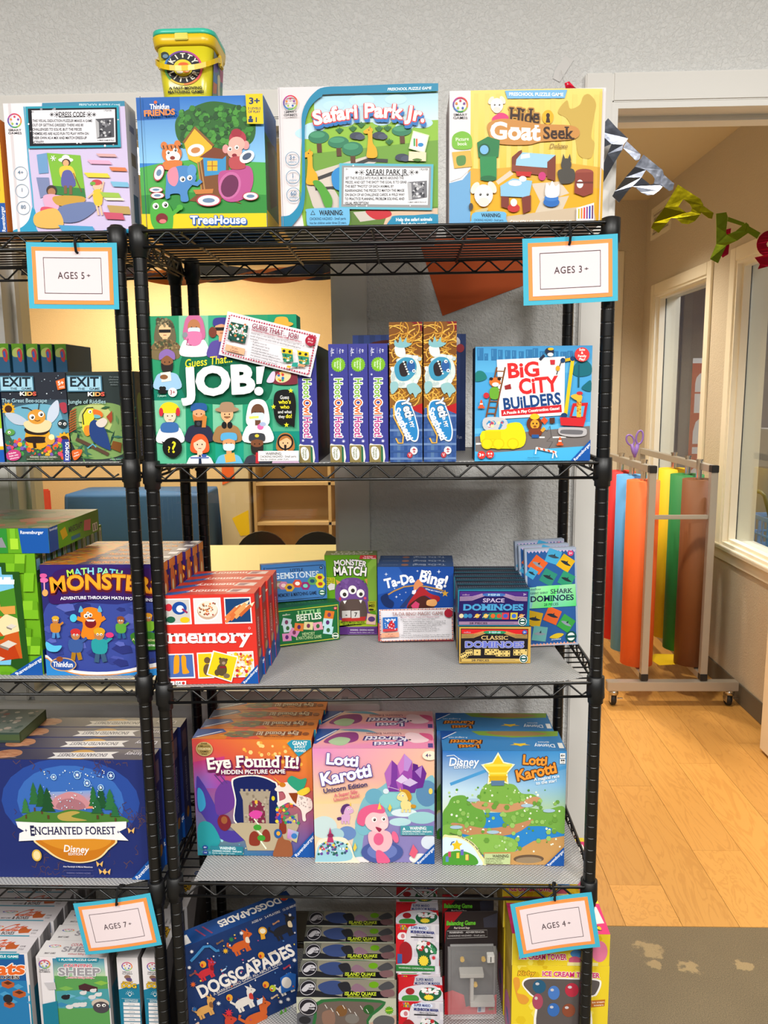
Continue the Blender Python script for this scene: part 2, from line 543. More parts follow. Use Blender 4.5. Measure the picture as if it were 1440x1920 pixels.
# wooden planks of the hall: a sub-floor that carries every plank
def wood_mat(name,base,dark):
 m = bpy.data.materials.new(name); m.use_nodes = True
 nt = m.node_tree; b = nt.nodes['Principled BSDF']; b.inputs['Roughness'].default_value = 0.38
 tc = nt.nodes.new('ShaderNodeTexCoord'); oi = nt.nodes.new('ShaderNodeObjectInfo')
 ad = nt.nodes.new('ShaderNodeVectorMath'); ad.operation = 'MULTIPLY_ADD'
 sc = nt.nodes.new('ShaderNodeCombineXYZ')
 for i in range(3):nt.links.new(oi.outputs['Random'],sc.inputs[i])
 ad.inputs[1].default_value = (17,31,5); nt.links.new(sc.outputs[0],ad.inputs[0]); nt.links.new(tc.outputs['Object'],ad.inputs[2])
 mp = nt.nodes.new('ShaderNodeMapping'); mp.inputs['Scale'].default_value = (9,1.3,9); nt.links.new(ad.outputs[0],mp.inputs['Vector'])
 wv = nt.nodes.new('ShaderNodeTexNoise'); wv.inputs['Scale'].default_value = 1.4; wv.inputs['Detail'].default_value = 6; wv.inputs['Distortion'].default_value = 1.6
 nt.links.new(mp.outputs[0],wv.inputs['Vector'])
 wa = nt.nodes.new('ShaderNodeMath'); wa.operation = 'MULTIPLY'; wa.inputs[1].default_value = 46; nt.links.new(wv.outputs['Fac'],wa.inputs[0])
 si = nt.nodes.new('ShaderNodeMath'); si.operation = 'SINE'; nt.links.new(wa.outputs[0],si.inputs[0])
 mr = nt.nodes.new('ShaderNodeMapRange'); mr.inputs[1].default_value = 0.2; mr.inputs[2].default_value = 1.0; mr.inputs[4].default_value = 0.28
 nt.links.new(si.outputs[0],mr.inputs[0])
 m1 = nt.nodes.new('ShaderNodeMix'); m1.data_type = 'RGBA'; m1.inputs[6].default_value = (*lin(base),1); m1.inputs[7].default_value = (*lin(dark),1)
 nt.links.new(mr.outputs[0],m1.inputs[0])
 tn = nt.nodes.new('ShaderNodeMapRange'); tn.inputs[3].default_value = 0.84; tn.inputs[4].default_value = 1.08; nt.links.new(oi.outputs['Random'],tn.inputs[0])
 m2 = nt.nodes.new('ShaderNodeVectorMath'); m2.operation = 'SCALE'; nt.links.new(m1.outputs[2],m2.inputs[0]); nt.links.new(tn.outputs[0],m2.inputs['Scale'])
 nt.links.new(m2.outputs[0],b.inputs['Base Color'])
 MATS[name] = m
 return m
WOOD = wood_mat('hall_plank','d09a50','a46c2a')
sub = MB().box(0.24,4.5,0.584,5.7,-0.1,-0.004).build('floor_hall',mat('sub_floor','6d4d2a',0.8,vary=0.1),kind='structure')
PW, PL = 0.163, 1.05
plank = None
for ci in range(9):
 x = 0.30+ci*PW
 off = (ci*0.41)%1.0*PL
 y = 0.586-off
 while y<4.06:
  y0, y1 = max(0.586,y), min(y+PL,4.06)
  if y1-y0>0.03:
   if plank is None:
    base = MB().box(0.0006,PW-0.0006,0.0006,1-0.0006,-0.004,0).build('plank',WOOD); plank = base; o = base
   else:
    o = plank.copy(); COL.objects.link(o)
   o.parent = sub; o.location = (x,y0,0); o.scale = (min(1.0,(1.63-x)/PW),y1-y0,1)
  y+=PL
sub2 = MB().box(-4.2,0.24,0.62,5.7,-0.1,0).build('floor_play_room',mat('play_room_carpet','8d7a5c',0.9,vary=0.1,bump=0.2,bscale=200),kind='structure')
MB().box(1.78,6.2,0.0,7.0,-0.1,0.001).build('floor_side_room',mat('side_room_floor','6f685a',0.7,vary=0.08),kind='structure')
# window 1 : casing, jamb, glass
win = empty('window_1',kind='structure')
cw = 0.064
for nm, a in(('casing',(WX0-cw,WX0,0.484,0.5,WZ0-0.01,WZ1+cw)),('casing',(WX1,WX1+cw,0.484,0.5,WZ0-0.01,WZ1+cw)),
('casing',(WX0,WX1,0.484,0.5,WZ1,WZ1+cw))):
 MB().bbox(*a,b=0.003).build(nm,WHITE_TRIM,win)
MB().bbox(WX0-cw-0.02,WX1+cw+0.02,0.465,0.5,WZ0-0.03,WZ0-0.01,b=0.003).build('sill',WHITE_TRIM,win)
MB().bbox(WX0-cw,WX1+cw,0.486,0.5,WZ0-0.062,WZ0-0.03,b=0.003).build('apron',WHITE_TRIM,win)
JT = 0.016
MB().box(WX0,WX0+JT,0.49,0.63,WZ0,WZ1).build('jamb',WHITE_TRIM,win)
MB().box(WX1-JT,WX1,0.49,0.63,WZ0,WZ1).build('jamb',WHITE_TRIM,win)
MB().box(WX0+JT,WX1-JT,0.49,0.63,WZ1-JT,WZ1).build('jamb',WHITE_TRIM,win)
MB().box(WX0+JT,WX1-JT,0.49,0.63,WZ0-0.01,WZ0+JT).build('jamb',WHITE_TRIM,win)
for a in((WX0+JT,WX0+JT+0.012,WZ0+JT,WZ1-JT),(WX1-JT-0.012,WX1-JT,WZ0+JT,WZ1-JT)):
 MB().box(a[0],a[1],0.535,0.558,a[2],a[3]).build('glazing_stop',WHITE_TRIM,win)
for a in((WX0+JT+0.012,WX1-JT-0.012,WZ0+JT,WZ0+JT+0.014),(WX0+JT+0.012,WX1-JT-0.012,WZ1-JT-0.014,WZ1-JT)):
 MB().box(a[0],a[1],0.535,0.558,a[2],a[3]).build('glazing_stop',WHITE_TRIM,win)
MB().box(WX0+JT+0.001,WX1-JT-0.001,0.5595,0.5625,WZ0+JT+0.001,WZ1-JT-0.001).build('glass_pane',GLASS,win)
# doorway trim
dr = empty('trim_1',kind='structure')
MB().bbox(DX0-cw,DX0,0.484,0.5,0,DZ1+cw,b=0.003).build('casing',WHITE_TRIM,dr)
MB().bbox(DX0,DX1+cw,0.484,0.5,DZ1,DZ1+cw,b=0.003).build('casing',WHITE_TRIM,dr)
MB().bbox(DX1,DX1+cw,0.484,0.5,0,DZ1,b=0.003).build('casing',WHITE_TRIM,dr)
MB().box(DX0,DX0+0.014,0.488,0.632,0,DZ1).build('jamb',WHITE_TRIM,dr)
MB().box(DX1-0.014,DX1,0.488,0.632,0,DZ1).build('jamb',WHITE_TRIM,dr)
MB().box(DX0+0.014,DX1-0.014,0.488,0.632,DZ1-0.014,DZ1).build('jamb',WHITE_TRIM,dr)
MB().box(DX0+0.014,DX1-0.014,0.545,0.585,DZ1-0.027,DZ1-0.014).build('door_stop',WHITE_TRIM,dr)
MB().box(DX0+0.014,DX0+0.027,0.545,0.585,0,DZ1-0.027).build('door_stop',WHITE_TRIM,dr)
bb = empty('baseboard_back',kind='structure')
MB().bbox(-4.2,DX0-cw,0.492,0.5,0,0.102,b=0.002).build('cove_base',BASE_GREY,bb)
# open door leaf swung into the hall
door = empty('door_1',kind='structure')
MB().bbox(1.50,1.54,0.62,1.70,0.012,2.16,b=0.003).build('door_leaf',mat('door_paint','ecdcc0',0.45,vary=0.02),door)
MB().tube([(1.50,1.62,1.0),(1.46,1.62,1.0),(1.45,1.60,1.0),(1.45,1.50,1.0)],0.009).build('door_handle',mat('brushed_metal','b0aca4',0.3,1.0),door,smooth=True)
# hall : right wall with two windows, far wall, ceiling
HX, HZ = 1.63, 2.79
F = (2.90,3.80,0.74,2.14)
N = (1.45,2.53,0.74,2.15)
wall_grid('wall_right',[0.62,N[0],N[1],F[0],F[1],4.08],[0,0.74,2.14,2.15,2.9],[(F[0],F[1],0.74,2.14),(N[0],N[1],0.74,2.15)],HX,1.78,'x',WALL_WARM)
MB().box(0.24,1.78,4.06,4.18,0,2.9).build('wall_far',WALL_WARM,kind='structure')
MB().box(0.12,0.24,0.62,5.7,0,2.9).build('wall_partition',WALL_WARM,kind='structure')
MB().box(0.12,1.78,0.62,4.18,HZ,2.9).build('ceiling_hall',mat('hall_ceiling','d9c9a6',0.8,vary=0.02),kind='structure')
def side_window(name,W):
 y0, y1, z0, z1 = W
 o = empty(name,kind='structure')
 c = 0.066
 MB().bbox(HX-0.014,HX,y0-c,y0,z0-0.02,z1+c).build('casing',WHITE_WARM,o)
 MB().bbox(HX-0.014,HX,y1,y1+c,z0-0.02,z1+c).build('casing',WHITE_WARM,o)
 MB().bbox(HX-0.014,HX,y0,y1,z1,z1+c).build('casing',WHITE_WARM,o)
 MB().bbox(HX-0.03,HX,y0-c-0.02,y1+c+0.01,z0-0.022,z0).build('sill',WHITE_WARM,o)
 MB().bbox(HX-0.012,HX,y0-c,y1+c,z0-0.08,z0-0.022).build('apron',WHITE_WARM,o)
 t = 0.014
 for a in((y0,y0+t,z0,z1),(y1-t,y1,z0,z1),(y0+t,y1-t,z0,z0+t),(y0+t,y1-t,z1-t,z1)):
  MB().box(HX-0.006,1.786,a[0],a[1],a[2],a[3]).build('jamb',WHITE_WARM,o)
 for a in((y0+t,y0+2*t,z0+t,z1-t),(y1-2*t,y1-t,z0+t,z1-t),(y0+2*t,y1-2*t,z0+t,z0+2*t),(y0+2*t,y1-2*t,z1-2*t,z1-t)):
  MB().box(HX+0.02,HX+0.056,*a).build('glazing_stop',WHITE_WARM,o)
 for a in((y0+t,y0+t+0.003,z0+t,z1-t),(y1-t-0.003,y1-t,z0+t,z1-t)):
  MB().box(HX+0.057,HX+0.066,*a).build('gasket',BLACK_GASKET,o)
 MB().box(HX+0.060,HX+0.063,y0+t+0.004,y1-t-0.004,z0+t+0.001,z1-t-0.001).build('glass_pane',GLASS,o)
WHITE_WARM = mat('hall_trim_paint','ece4cf',0.45,vary=0.02)
side_window('window_2',F)
side_window('window_3',N)
b2 = empty('baseboard_right',kind='structure')
MB().bbox(HX-0.008,HX,0.64,4.06,0,0.102,b=0.002).build('cove_base',BASE_GREY,b2)
t2 = empty('trim_2',kind='structure')
MB().bbox(1.42,1.485,4.046,4.06,0,2.46,b=0.004).build('casing',WHITE_WARM,t2)
MB().bbox(0.6,1.42,4.046,4.06,2.39,2.46,b=0.004).build('casing',WHITE_WARM,t2)
d2 = empty('door_2',kind='structure')
MB().bbox(0.62,1.42,4.05,4.06,0.01,2.39,b=0.002).build('door_leaf',mat('far_door_paint','e2d3b4',0.5,vary=0.02),d2)
# wall grille high on the right wall
vt = thing('wall_vent','white rectangular air grille high on the beige hall wall behind the garland','vent')
MB().bbox(HX-0.012,HX,3.55,3.93,2.50,2.53,b=0.002).build('grille_frame',WHITE_WARM,vt)
MB().bbox(HX-0.012,HX,3.55,3.93,2.67,2.70,b=0.002).build('grille_frame',WHITE_WARM,vt)
MB().bbox(HX-0.012,HX,3.55,3.58,2.53,2.67,b=0.002).build('grille_frame',WHITE_WARM,vt)
MB().bbox(HX-0.012,HX,3.90,3.93,2.53,2.67,b=0.002).build('grille_frame',WHITE_WARM,vt)
for i in range(6):
 z = 2.54+i*0.023
 MB().add([(HX-0.009,3.58,z),(HX-0.009,3.90,z),(HX-0.001,3.90,z+0.014),(HX-0.001,3.58,z+0.014),
(HX-0.010,3.58,z+0.002),(HX-0.010,3.90,z+0.002),(HX-0.002,3.90,z+0.016),(HX-0.002,3.58,z+0.016)],
[(0,1,2,3),(7,6,5,4),(0,4,5,1),(1,5,6,2),(2,6,7,3),(3,7,4,0)]).build('slat',WHITE_WARM,vt,fix=True)
 # play room behind window 1
MB().box(-4.2,0.12,5.6,5.7,0,2.9).build('wall_play_room',WALL_TAN,kind='structure')
MB().box(-4.2,-4.1,0.62,5.6,0,2.9).build('wall_left',WALL_TAN,kind='structure')
MB().box(-4.1,0.12,0.62,5.6,2.8,2.9).build('ceiling_play_room',mat('play_room_ceiling','d8c39a',0.8,vary=0.02),kind='structure')
# side room behind the hall windows
MB().box(1.78,6.2,6.9,7.0,0,3.2).build('wall_side_room_far',WALL_SIDE,kind='structure')
MB().box(6.1,6.2,0,6.9,0,3.2).build('wall_side_room',WALL_SIDE,kind='structure')
MB().box(1.78,6.1,0,6.9,3.1,3.2).build('ceiling_side_room',mat('side_room_ceiling','9c958a',0.8,vary=0.03),kind='structure')
tb = empty('trim_3',kind='structure')
MB().bbox(5.98,6.1,0,6.9,2.62,2.80,b=0.005).build('soffit_beam',WHITE_TRIM,tb)
MB().bbox(1.78,5.98,6.78,6.9,2.62,2.80,b=0.005).build('soffit_beam',WHITE_TRIM,tb)
# ------------------------------------------------------------------ wire shelving
BLACK = mat('black_epoxy','0d0d0e',0.32,spec=0.6,vary=0.08,scale=30)
BLACKP = mat('black_plastic_sleeve','121213',0.45,spec=0.5,bump=0.03,bscale=90)
XL, RW, RD = -0.489, 0.858, 0.358
XLL = XL-0.040-RW
PR = 0.0125
prof = [(0.0,0.0),(PR,0.0)]
z = 0.03
while z<1.80:
 prof+=[(PR,z-0.0016),(PR,z-0.0002),(PR-0.0007,z),(PR-0.0007,z+0.0012),(PR,z+0.0014),(PR,z+0.0028)]
 z+=0.0254
prof+=[(PR,1.826),(PR+0.0012,1.828),(PR+0.0012,1.838),(PR-0.002,1.842),(0.0,1.842)]
POST = MB().lathe(prof,18)
COLLAR = MB().lathe([(0.0128,-0.046),(0.0150,-0.045),(0.0152,-0.036),(0.0178,-0.034),(0.0170,0.0085),(0.0150,0.0095),(0.0128,0.0095)],18)
SHELFSET = {}
def truss(x0,x1,axis):
 """zig-zag wire between the two rails, running along X (axis 0) or Y (axis 1)"""
 L = x1-x0; n = max(2,int(L/0.031)); n+=n%2
 a = x0+(L-n*0.031)/2
 pts = []
 for k in range(n+1):
  t = a+k*0.031
  zz = -0.0035 if k%2 else-0.0245
  for d in(-0.0035,0.0035):
   pts.append((t+d,zz))
 pts = [(a-0.006,-0.019)]+pts[1:-1]+[(a+n*0.031+0.006,-0.019)]
 return[(p[0],0,p[1])if axis==0 else(0,p[0],p[1])for p in pts]
PROTO = {}
def part(key,make,parent,loc=(0,0,0),smooth=True,name=None,m=None):
 if key not in PROTO:
  o = make().build(name or key,m or BLACK,parent,smooth=smooth); PROTO[key] = o
 else:
  o = PROTO[key].copy(); COL.objects.link(o); o.parent = parent
  o.rotation_euler = (0,0,0)
 o.location = loc
 return o
def rack(x,levels,label):
 t = thing('wire_shelving_unit',label,'shelving',(x,0,0),group='black wire shelving units')
 for px, py in((0,0),(RW,0),(0,RD),(RW,RD)):
  part('post',lambda:POST,t,(px,py,0))
 for zl, tilt in levels:
  rim = [(0.014,-0.012,0),(RW-0.014,-0.012,0),(RW-0.002,-0.006,0),(RW+0.012,0.014,0),(RW+0.012,RD-0.014,0),(RW-0.014,RD+0.012,0),(0.014,RD+0.012,0),(-0.012,RD-0.014,0),(-0.012,0.014,0),(0.002,-0.006,0)]
  sh = part('shelf',lambda:MB().tube(rim,0.0032,8,closed=True),t,(0,0,zl))
  sh.rotation_euler = (0,tilt,0)
  for y in(-0.012,RD+0.012):
   part('lower_rail',lambda:MB().tube([(0.012,0,0),(RW-0.012,0,0)],0.0029,8),sh,(0,y,-0.028))
   part('truss_wire',lambda:MB().tube(truss(0.035,RW-0.035,0),0.0021,6),sh,(0,y,0))
  for xx in(-0.012,RW+0.012):
   part('side_rail',lambda:MB().tube([(0,0.012,0),(0,RD-0.012,0)],0.0029,8),sh,(xx,0,-0.028))
   part('side_truss_wire',lambda:MB().tube(truss(0.03,RD-0.03,1),0.0021,6),sh,(xx,0,0))
  for k in range(12):
   part('deck_wire',lambda:MB().tube([(-0.010,0,0),(RW+0.010,0,0)],0.0017,6),sh,(0,0.013+k*0.0302,0))
  for k in range(5):
   part('support_rod',lambda:MB().tube([(0,-0.013,-0.0035),(0,-0.008,-0.0045),(0,RD+0.010,-0.0045)],0.0026,6),sh,(0.08+k*0.1745,0,0))
  for px, py in((0,0),(RW,0),(0,RD),(RW,RD)):
   part('corner_sleeve',lambda:COLLAR,sh,(px,py,0),m=BLACKP)
 return t
def tl(za,zb):
 return(za,-math.atan((zb-za)/RW))
rack(XL,[tl(1.829,1.831),tl(1.401,1.401),tl(0.9555,0.9705),tl(0.534,0.533),tl(0.103,0.103)],'black wire shelving unit with five shelves in the middle, carrying the ages 3+ sign')
rack(XLL,[tl(1.828,1.828),tl(1.405,1.405),tl(0.973,0.973),tl(0.522,0.522),tl(0.103,0.103)],'black wire shelving unit cut by the left edge, carrying the ages 5+ sign')
def S3(x):
 return 0.9555+0.015*(x-XL)/RW
 # embossed translucent shelf liners
def liner_mat():
 m = bpy.data.materials.new('embossed_liner'); m.use_nodes = True
 nt = m.node_tree; b = nt.nodes['Principled BSDF']
 b.inputs['Base Color'].default_value = (0.62,0.60,0.59,1); b.inputs['Roughness'].default_value = 0.35
 tc = nt.nodes.new('ShaderNodeTexCoord')
 mp = nt.nodes.new('ShaderNodeMapping'); mp.inputs['Rotation'].default_value = (0,0,math.radians(45))
 nt.links.new(tc.outputs['Object'],mp.inputs['Vector'])
 vo = nt.nodes.new('ShaderNodeTexVoronoi'); vo.inputs['Scale'].default_value = 175; vo.inputs['Randomness'].default_value = 0.0
 nt.links.new(mp.outputs[0],vo.inputs['Vector'])
 bp = nt.nodes.new('ShaderNodeBump'); bp.inputs['Strength'].default_value = 1.0; bp.inputs['Distance'].default_value = 0.0035; bp.invert = True
 nt.links.new(vo.outputs['Distance'],bp.inputs['Height']); nt.links.new(bp.outputs['Normal'],b.inputs['Normal'])
 rm = nt.nodes.new('ShaderNodeMapRange'); rm.inputs[1].default_value = 0.12; rm.inputs[2].default_value = 0.42; rm.inputs[3].default_value = 1.0; rm.inputs[4].default_value = 0.0
 nt.links.new(vo.outputs['Distance'],rm.inputs[0])
 cx = nt.nodes.new('ShaderNodeMix'); cx.data_type = 'RGBA'; cx.inputs[6].default_value = (0.55,0.545,0.54,1); cx.inputs[7].default_value = (1.0,0.99,0.98,1)
 nt.links.new(rm.outputs[0],cx.inputs[0]); nt.links.new(cx.outputs[2],b.inputs['Base Color'])
 tr = nt.nodes.new('ShaderNodeBsdfTransparent'); tr.inputs[0].default_value = (0.8,0.8,0.8,1)
 tl_ = nt.nodes.new('ShaderNodeBsdfTranslucent'); tl_.inputs[0].default_value = (0.7,0.7,0.68,1)
 x1 = nt.nodes.new('ShaderNodeMixShader'); x1.inputs[0].default_value = 0.25
 nt.links.new(b.outputs[0],x1.inputs[1]); nt.links.new(tl_.outputs[0],x1.inputs[2])
 x2 = nt.nodes.new('ShaderNodeMixShader'); x2.inputs[0].default_value = 0.22
 nt.links.new(x1.outputs[0],x2.inputs[1]); nt.links.new(tr.outputs[0],x2.inputs[2])
 nt.links.new(x2.outputs[0],nt.nodes['Material Output'].inputs['Surface'])
 return m
LINER = liner_mat()
def liner(pts,z,label,tilt=0.0,x0=XL):
 mb = MB(); mb.prism([[(x-x0,y)for x,y in pts]],lambda x,y,t:(x,y,t),0.0012)
 o = mb.build('shelf_liner',LINER,fix=True)
 o.location = (x0,0,z+0.0022); o.rotation_euler = (0,tilt,0)
 return tag(o,label,'shelf liner','embossed plastic shelf liners')
liner([(-0.46,0.0),(0.35,0.0),(0.35,0.345),(-0.46,0.345)],1.401,'clear plastic liner under the row of upright blue spine boxes')
liner([(-0.462,-0.006),(0.30,-0.008),(0.348,0.012),(0.330,0.10),(0.318,0.345),(-0.462,0.345)],0.9555,'grey embossed liner under the red picture box stack and the domino boxes',-math.atan(0.015/RW))
liner([(-0.447,-0.006),(0.345,-0.007),(0.372,0.03),(0.374,0.12),(0.36,0.345),(-0.425,0.345),(-0.440,0.10)],0.534,'grey embossed liner under the three colourful square boxes')
liner([(-0.46,-0.006),(0.36,-0.006),(0.36,0.345),(-0.46,0.345)],0.103,'grey embossed liner on the lowest shelf under the navy dog box')
liner([(-1.36,-0.004),(-0.55,-0.004),(-0.55,0.345),(-1.36,0.345)],1.405,'clear plastic liner under the bee and toucan boxes',x0=XLL)
liner([(-1.36,-0.006),(-0.555,-0.006),(-0.545,0.02),(-0.55,0.345),(-1.36,0.345)],0.973,'clear plastic liner under the green block landscape box',x0=XLL)
liner([(-1.36,-0.007),(-0.60,-0.007),(-0.548,0.015),(-0.55,0.345),(-1.36,0.345)],0.522,'white embossed liner under the wide navy forest boxes',x0=XLL)
# ------------------------------------------------------------------ game boxes
def body_mesh(name,w,h,d,cols,parent,bev=0.0011):
 bm = bmesh.new(); bmesh.ops.create_cube(bm,size=1)
 for v in bm.verts:
  v.co = Vector((v.co.x*w,(v.co.y+0.5)*d,(v.co.z+0.5)*h))
 bmesh.ops.bevel(bm,geom=bm.edges[:],offset=bev,segments=1,affect='EDGES')
 me = bpy.data.meshes.new(name); bm.to_mesh(me); bm.free()
 me.materials.append(PRINT)
 at = me.color_attributes.new('ink','FLOAT_COLOR','CORNER')
 front, top, side = (lin(c)for c in cols)
 arr = np.ones((len(me.loops),4),dtype=np.float32)
 for p in me.polygons:
  n = p.normal
  c = front if n.y<-0.5 else top if n.z>0.6 else side
  for li in p.loop_indices:
   arr[li,:3] = c
 at.data.foreach_set('color',arr.ravel())
 o = bpy.data.objects.new(name,me); COL.objects.link(o); o.parent = parent
 return o
def game_box(label,w,h,d,x0,y0,z0,cols,front=None,top=None,right=None,left=None,yaw=0.0,roll=0.0,pitch=0.0,group=None,name='game_box',cat='game box'):
 t = thing(name,label,cat,(x0+w/2,y0,z0),0,group)
 t.rotation_euler = (math.radians(pitch),math.radians(roll),math.radians(yaw))
 body_mesh('box_body',w,h,d,cols,t)
 if front:front.emit(t,lambda u,v,o:(-w/2+u,-o,h-v),('cover_art','cover_lettering'))
 if top:top.emit(t,lambda u,v,o:(-w/2+u,d-v,h+o),('top_art','top_lettering'))
 if right:right.emit(t,lambda u,v,o:(w/2+o,u,h-v),('side_art','side_lettering'))
 if left:left.emit(t,lambda u,v,o:(-w/2-o,d-u,h-v),('side_art','side_lettering'))
 return t
ORD = ['front','second','third','fourth','fifth','sixth','seventh','eighth']
def row_behind(b,n,step,label,dx=0.0,jit=0.002,start=1,dz=None):
 """copies of a box standing one behind the other; label holds {} for second, third ..."""
 for k in range(start,n):
  loc = b.location.copy()
  nx = loc.x+dx*k+random.uniform(-jit,jit)
  dup(b,(nx,loc.y+step*k,(dz(nx)if dz else loc.z)),(b.rotation_euler.x,b.rotation_euler.y,b.rotation_euler.z+random.uniform(-0.004,0.004)),label.format(ORD[k]))
  # ---- marks that several makers' boxes carry
def smart(A,x,y,r,c='3c3c44',txt=True,th=None):
 cols = ['d8392f','e8842a','9bbf3c','2f9c4c','2a78c0','5b3a9a','b0308a','d02a5a']
 n = len(cols)
 for k, cc in enumerate(cols):
  a0 = 2*math.pi*k/n-1.2
  A.L([(x+r*math.cos(a0+j*2*math.pi/n/4),y+r*math.sin(a0+j*2*math.pi/n/4))for j in range(5)],r*0.2,cc,layer=(k==0))
 for k in range(5):
  a = 2*math.pi*k/5-math.pi/2
  cc = ['d02a5a','7a3a9a','2a58b0','9bbf3c','e8842a'][k]
  A.E(x+0.58*r*math.cos(a),y+0.58*r*math.sin(a),r*0.17,r*0.17,cc,n=8)
 if txt:
  th = th or r*0.30
  A.T('SMART',x,y+r*1.42,th,c,r*2.0,1); A.T('GAMES',x,y+r*1.42+th*1.5,th,c,r*2.1,1)
def raven(A,x,y,s,sy=None):
 """blue corner with the white maker's name, right-bottom corner at (x, y)"""
 sy = sy or s
 A.P([(x-s,y),(x,y-sy),(x,y)],'1a55a5')
 a = math.degrees(math.atan2(sy,s))
 A.T('Ravensburger',x-s*0.42,y-sy*0.42,s*0.13,'f4f6fa',math.hypot(s,sy)*0.78,2,rot=a)
def warning(A,x0,y0,x1,y1,bgc,fg,third=True):
 A.R(x0,y0,x1,y1,bgc)
 W, H = x1-x0, y1-y0
 A.P([(x0+W*.05,y0+H*.36),(x0+W*.10,y0+H*.08),(x0+W*.15,y0+H*.36)],fg)
 A.T('WARNING:',x0+W*.56,y0+H*.24,H*.24,fg,W*.55,3)
 A.T('CHOKING HAZARD - Small parts.',x0+W*.5,y0+H*.55,H*.15,fg,W*.9,2)
 if third:A.T('Not for children under 3 yrs.',x0+W*.46,y0+H*.82,H*.13,fg,W*.82,1)
def age(A,x,y,r,col,t,fg='ffffff',ry=None):
 A.E(x,y,r,ry or r,col); A.T(t,x,y,r*.75,fg,r*1.3,3)
def face(A,x,y,r,skin,eye='201a18',mouth='a03028',eyes=True,ew=0.16):
 A.E(x,y,r,r*1.08,skin)
 if eyes:
  for sx in(-1,1):
   A.E(x+sx*r*.36,y-r*.05,r*ew,r*ew*1.2,eye,n=10)
  A.P([(x-r*.3,y+r*.42),(x+r*.3,y+r*.42),(x+r*.12,y+r*.62),(x-r*.12,y+r*.62)],mouth)
def bigeye(A,x,y,r,iris='2a2420'):
 A.E(x,y,r,r,'f4f2ee',n=14); A.E(x+r*.12,y+r*.1,r*.5,r*.55,iris,n=12); A.E(x,y-r*.1,r*.15,r*.15,'ffffff',n=6)
def tree_shape(A,x,y,w,h,c,trunk='5a4028'):
 A.R(x-w*.1,y+h*.1,x+w*.1,y+h*.5,trunk)
 A.E(x,y-h*.1,w*.5,h*.38,c)
 # ============================ TOP SHELF
 # 1 dress-up box
A = Art(.223,.229,[(24,585),(699,564),(741,1296),(60,1308)],'ece6ea')
A.P([(238,588),(702,570),(745,1310),(188,1310),(168,1180),(150,880)],'cfc0e2')
A.P([(240,580),(702,562),(702,592),(240,606)],'2c86a8')
A.T('PRESCHOOL PUZZLE GAME',560,588,13,'d8eef4',230,2)
A.S([(60,1310),(60,1282),(110,1262),(150,1220),(172,1150),(190,1180),(190,1260),(200,1312)],'2c9cc4')
A.L([(140,600),(150,760),(158,900),(172,1060),(178,1160)],9,'5aa8c8')
A.P([(52,585),(66,584),(100,1300),(86,1302)],'d8cfd2')
smart(A,86,676,36)
for(x,y,t)in((112,963,'4+'),(117,1060,'1'),(122,1155,'80')):
 A.ring(x,y,37,3,'8aa6bc'); A.T(t,x,y-6,20,'6a88a4',None,1)
A.P([(262,850),(450,862),(478,1098),(300,1075)],'7cb82e'); A.P([(292,1030),(470,1045),(478,1098),(300,1078)],'2f7a3a')
A.P([(205,860),(262,850),(270,960),(215,965)],'6a9ac8'); A.P([(200,985),(270,985),(280,1080),(220,1100)],'7a86b0')
A.E(368,888,42,14,'f2efe6'); A.E(368,876,22,16,'f2efe6'); A.E(370,902,24,20,'3a2418'); A.E(368,906,17,18,'e0a878')
A.S([(335,930),(400,925),(420,990),(345,990)],'f0c83a'); A.S([(350,955),(398,950),(420,1030),(345,1035)],'5a5aa0')
A.R(355,1030,372,1075,'7a5a38'); A.R(385,1030,402,1080,'7a5a38'); A.L([(410,960),(455,1065)],5,'7a4a28')
for k in range(6):
 A.L([(298+16*math.cos(k),880+16*math.sin(k)),(298-16*math.cos(k),880-16*math.sin(k))],3,'f8f8f8')
A.E(286,1058,30,30,'3a2a28'); A.E(286,1066,22,22,'b07850'); A.S([(238,1090),(315,1085),(322,1160),(262,1172)],'e8a8c8'); A.S([(230,1150),(300,1158),(290,1190),(225,1185)],'d8506a')
A.S([(300,1090),(455,1090),(470,1120),(380,1145),(310,1135)],'c89a3a'); A.S([(330,1150),(500,1120),(540,1160),(440,1230),(330,1230)],'6a7aa8'); A.S([(190,1190),(310,1160),(345,1260),(200,1262)],'e8b45a')
A.E(545,1030,26,28,'f0c0a0'); A.E(542,1012,30,16,'c8404a'); A.E(520,1018,16,10,'6aa83a'); A.S([(522,1060),(572,1056),(572,1130),(545,1145),(526,1125)],'f2c030')
A.L([(524,1068),(492,1098)],9,'f0c0a0'); A.L([(570,1062),(582,1005)],9,'f0c0a0'); A.L([(540,1140),(552,1195)],10,'f0c0a0'); A.L([(560,1140),(572,1195)],10,'f0c0a0')
for(x,y,a,b,c)in((545,972,75,14,'e8cf3a'),(665,938,52,12,'d87a48'),(675,1022,55,16,'7ab8d8'),(620,1082,60,16,'9cbf48'),(670,1165,70,26,'b89a58'),(640,1200,62,22,'c8506a'),(560,900,70,12,'e8a8c8'),(600,862,60,9,'d8a8a8'),(640,1105,60,8,'f2e8c8'),(430,1278,110,26,'4a9ac8')):
 A.P([(x-a,y-b),(x+a*.8,y-b*.7),(x+a,y+b),(x-a*.7,y+b*.8)],c)
A.S([(560,1312),(570,1285),(620,1278),(745,1276),(745,1312)],'2c9cc4'); A.T('Lay',600,1298,12,'f0f6f8',None,2)
dress = game_box('white and lavender dress-up picture box at the left end of the top shelf',.223,.229,.055,-.729,.016,1.831,('ece6ea','e0dcd8','d8d2c8'),A,
right=Art(.055,.229,None,'d6d0c4').R(0,0,22,100,'e6e0da').R(30,15,75,20,'8a8a92').R(35,36,80,46,'8a7a5a').R(35,68,82,90,'3a6a78').T('80',55,56,6,'5a6a74'))
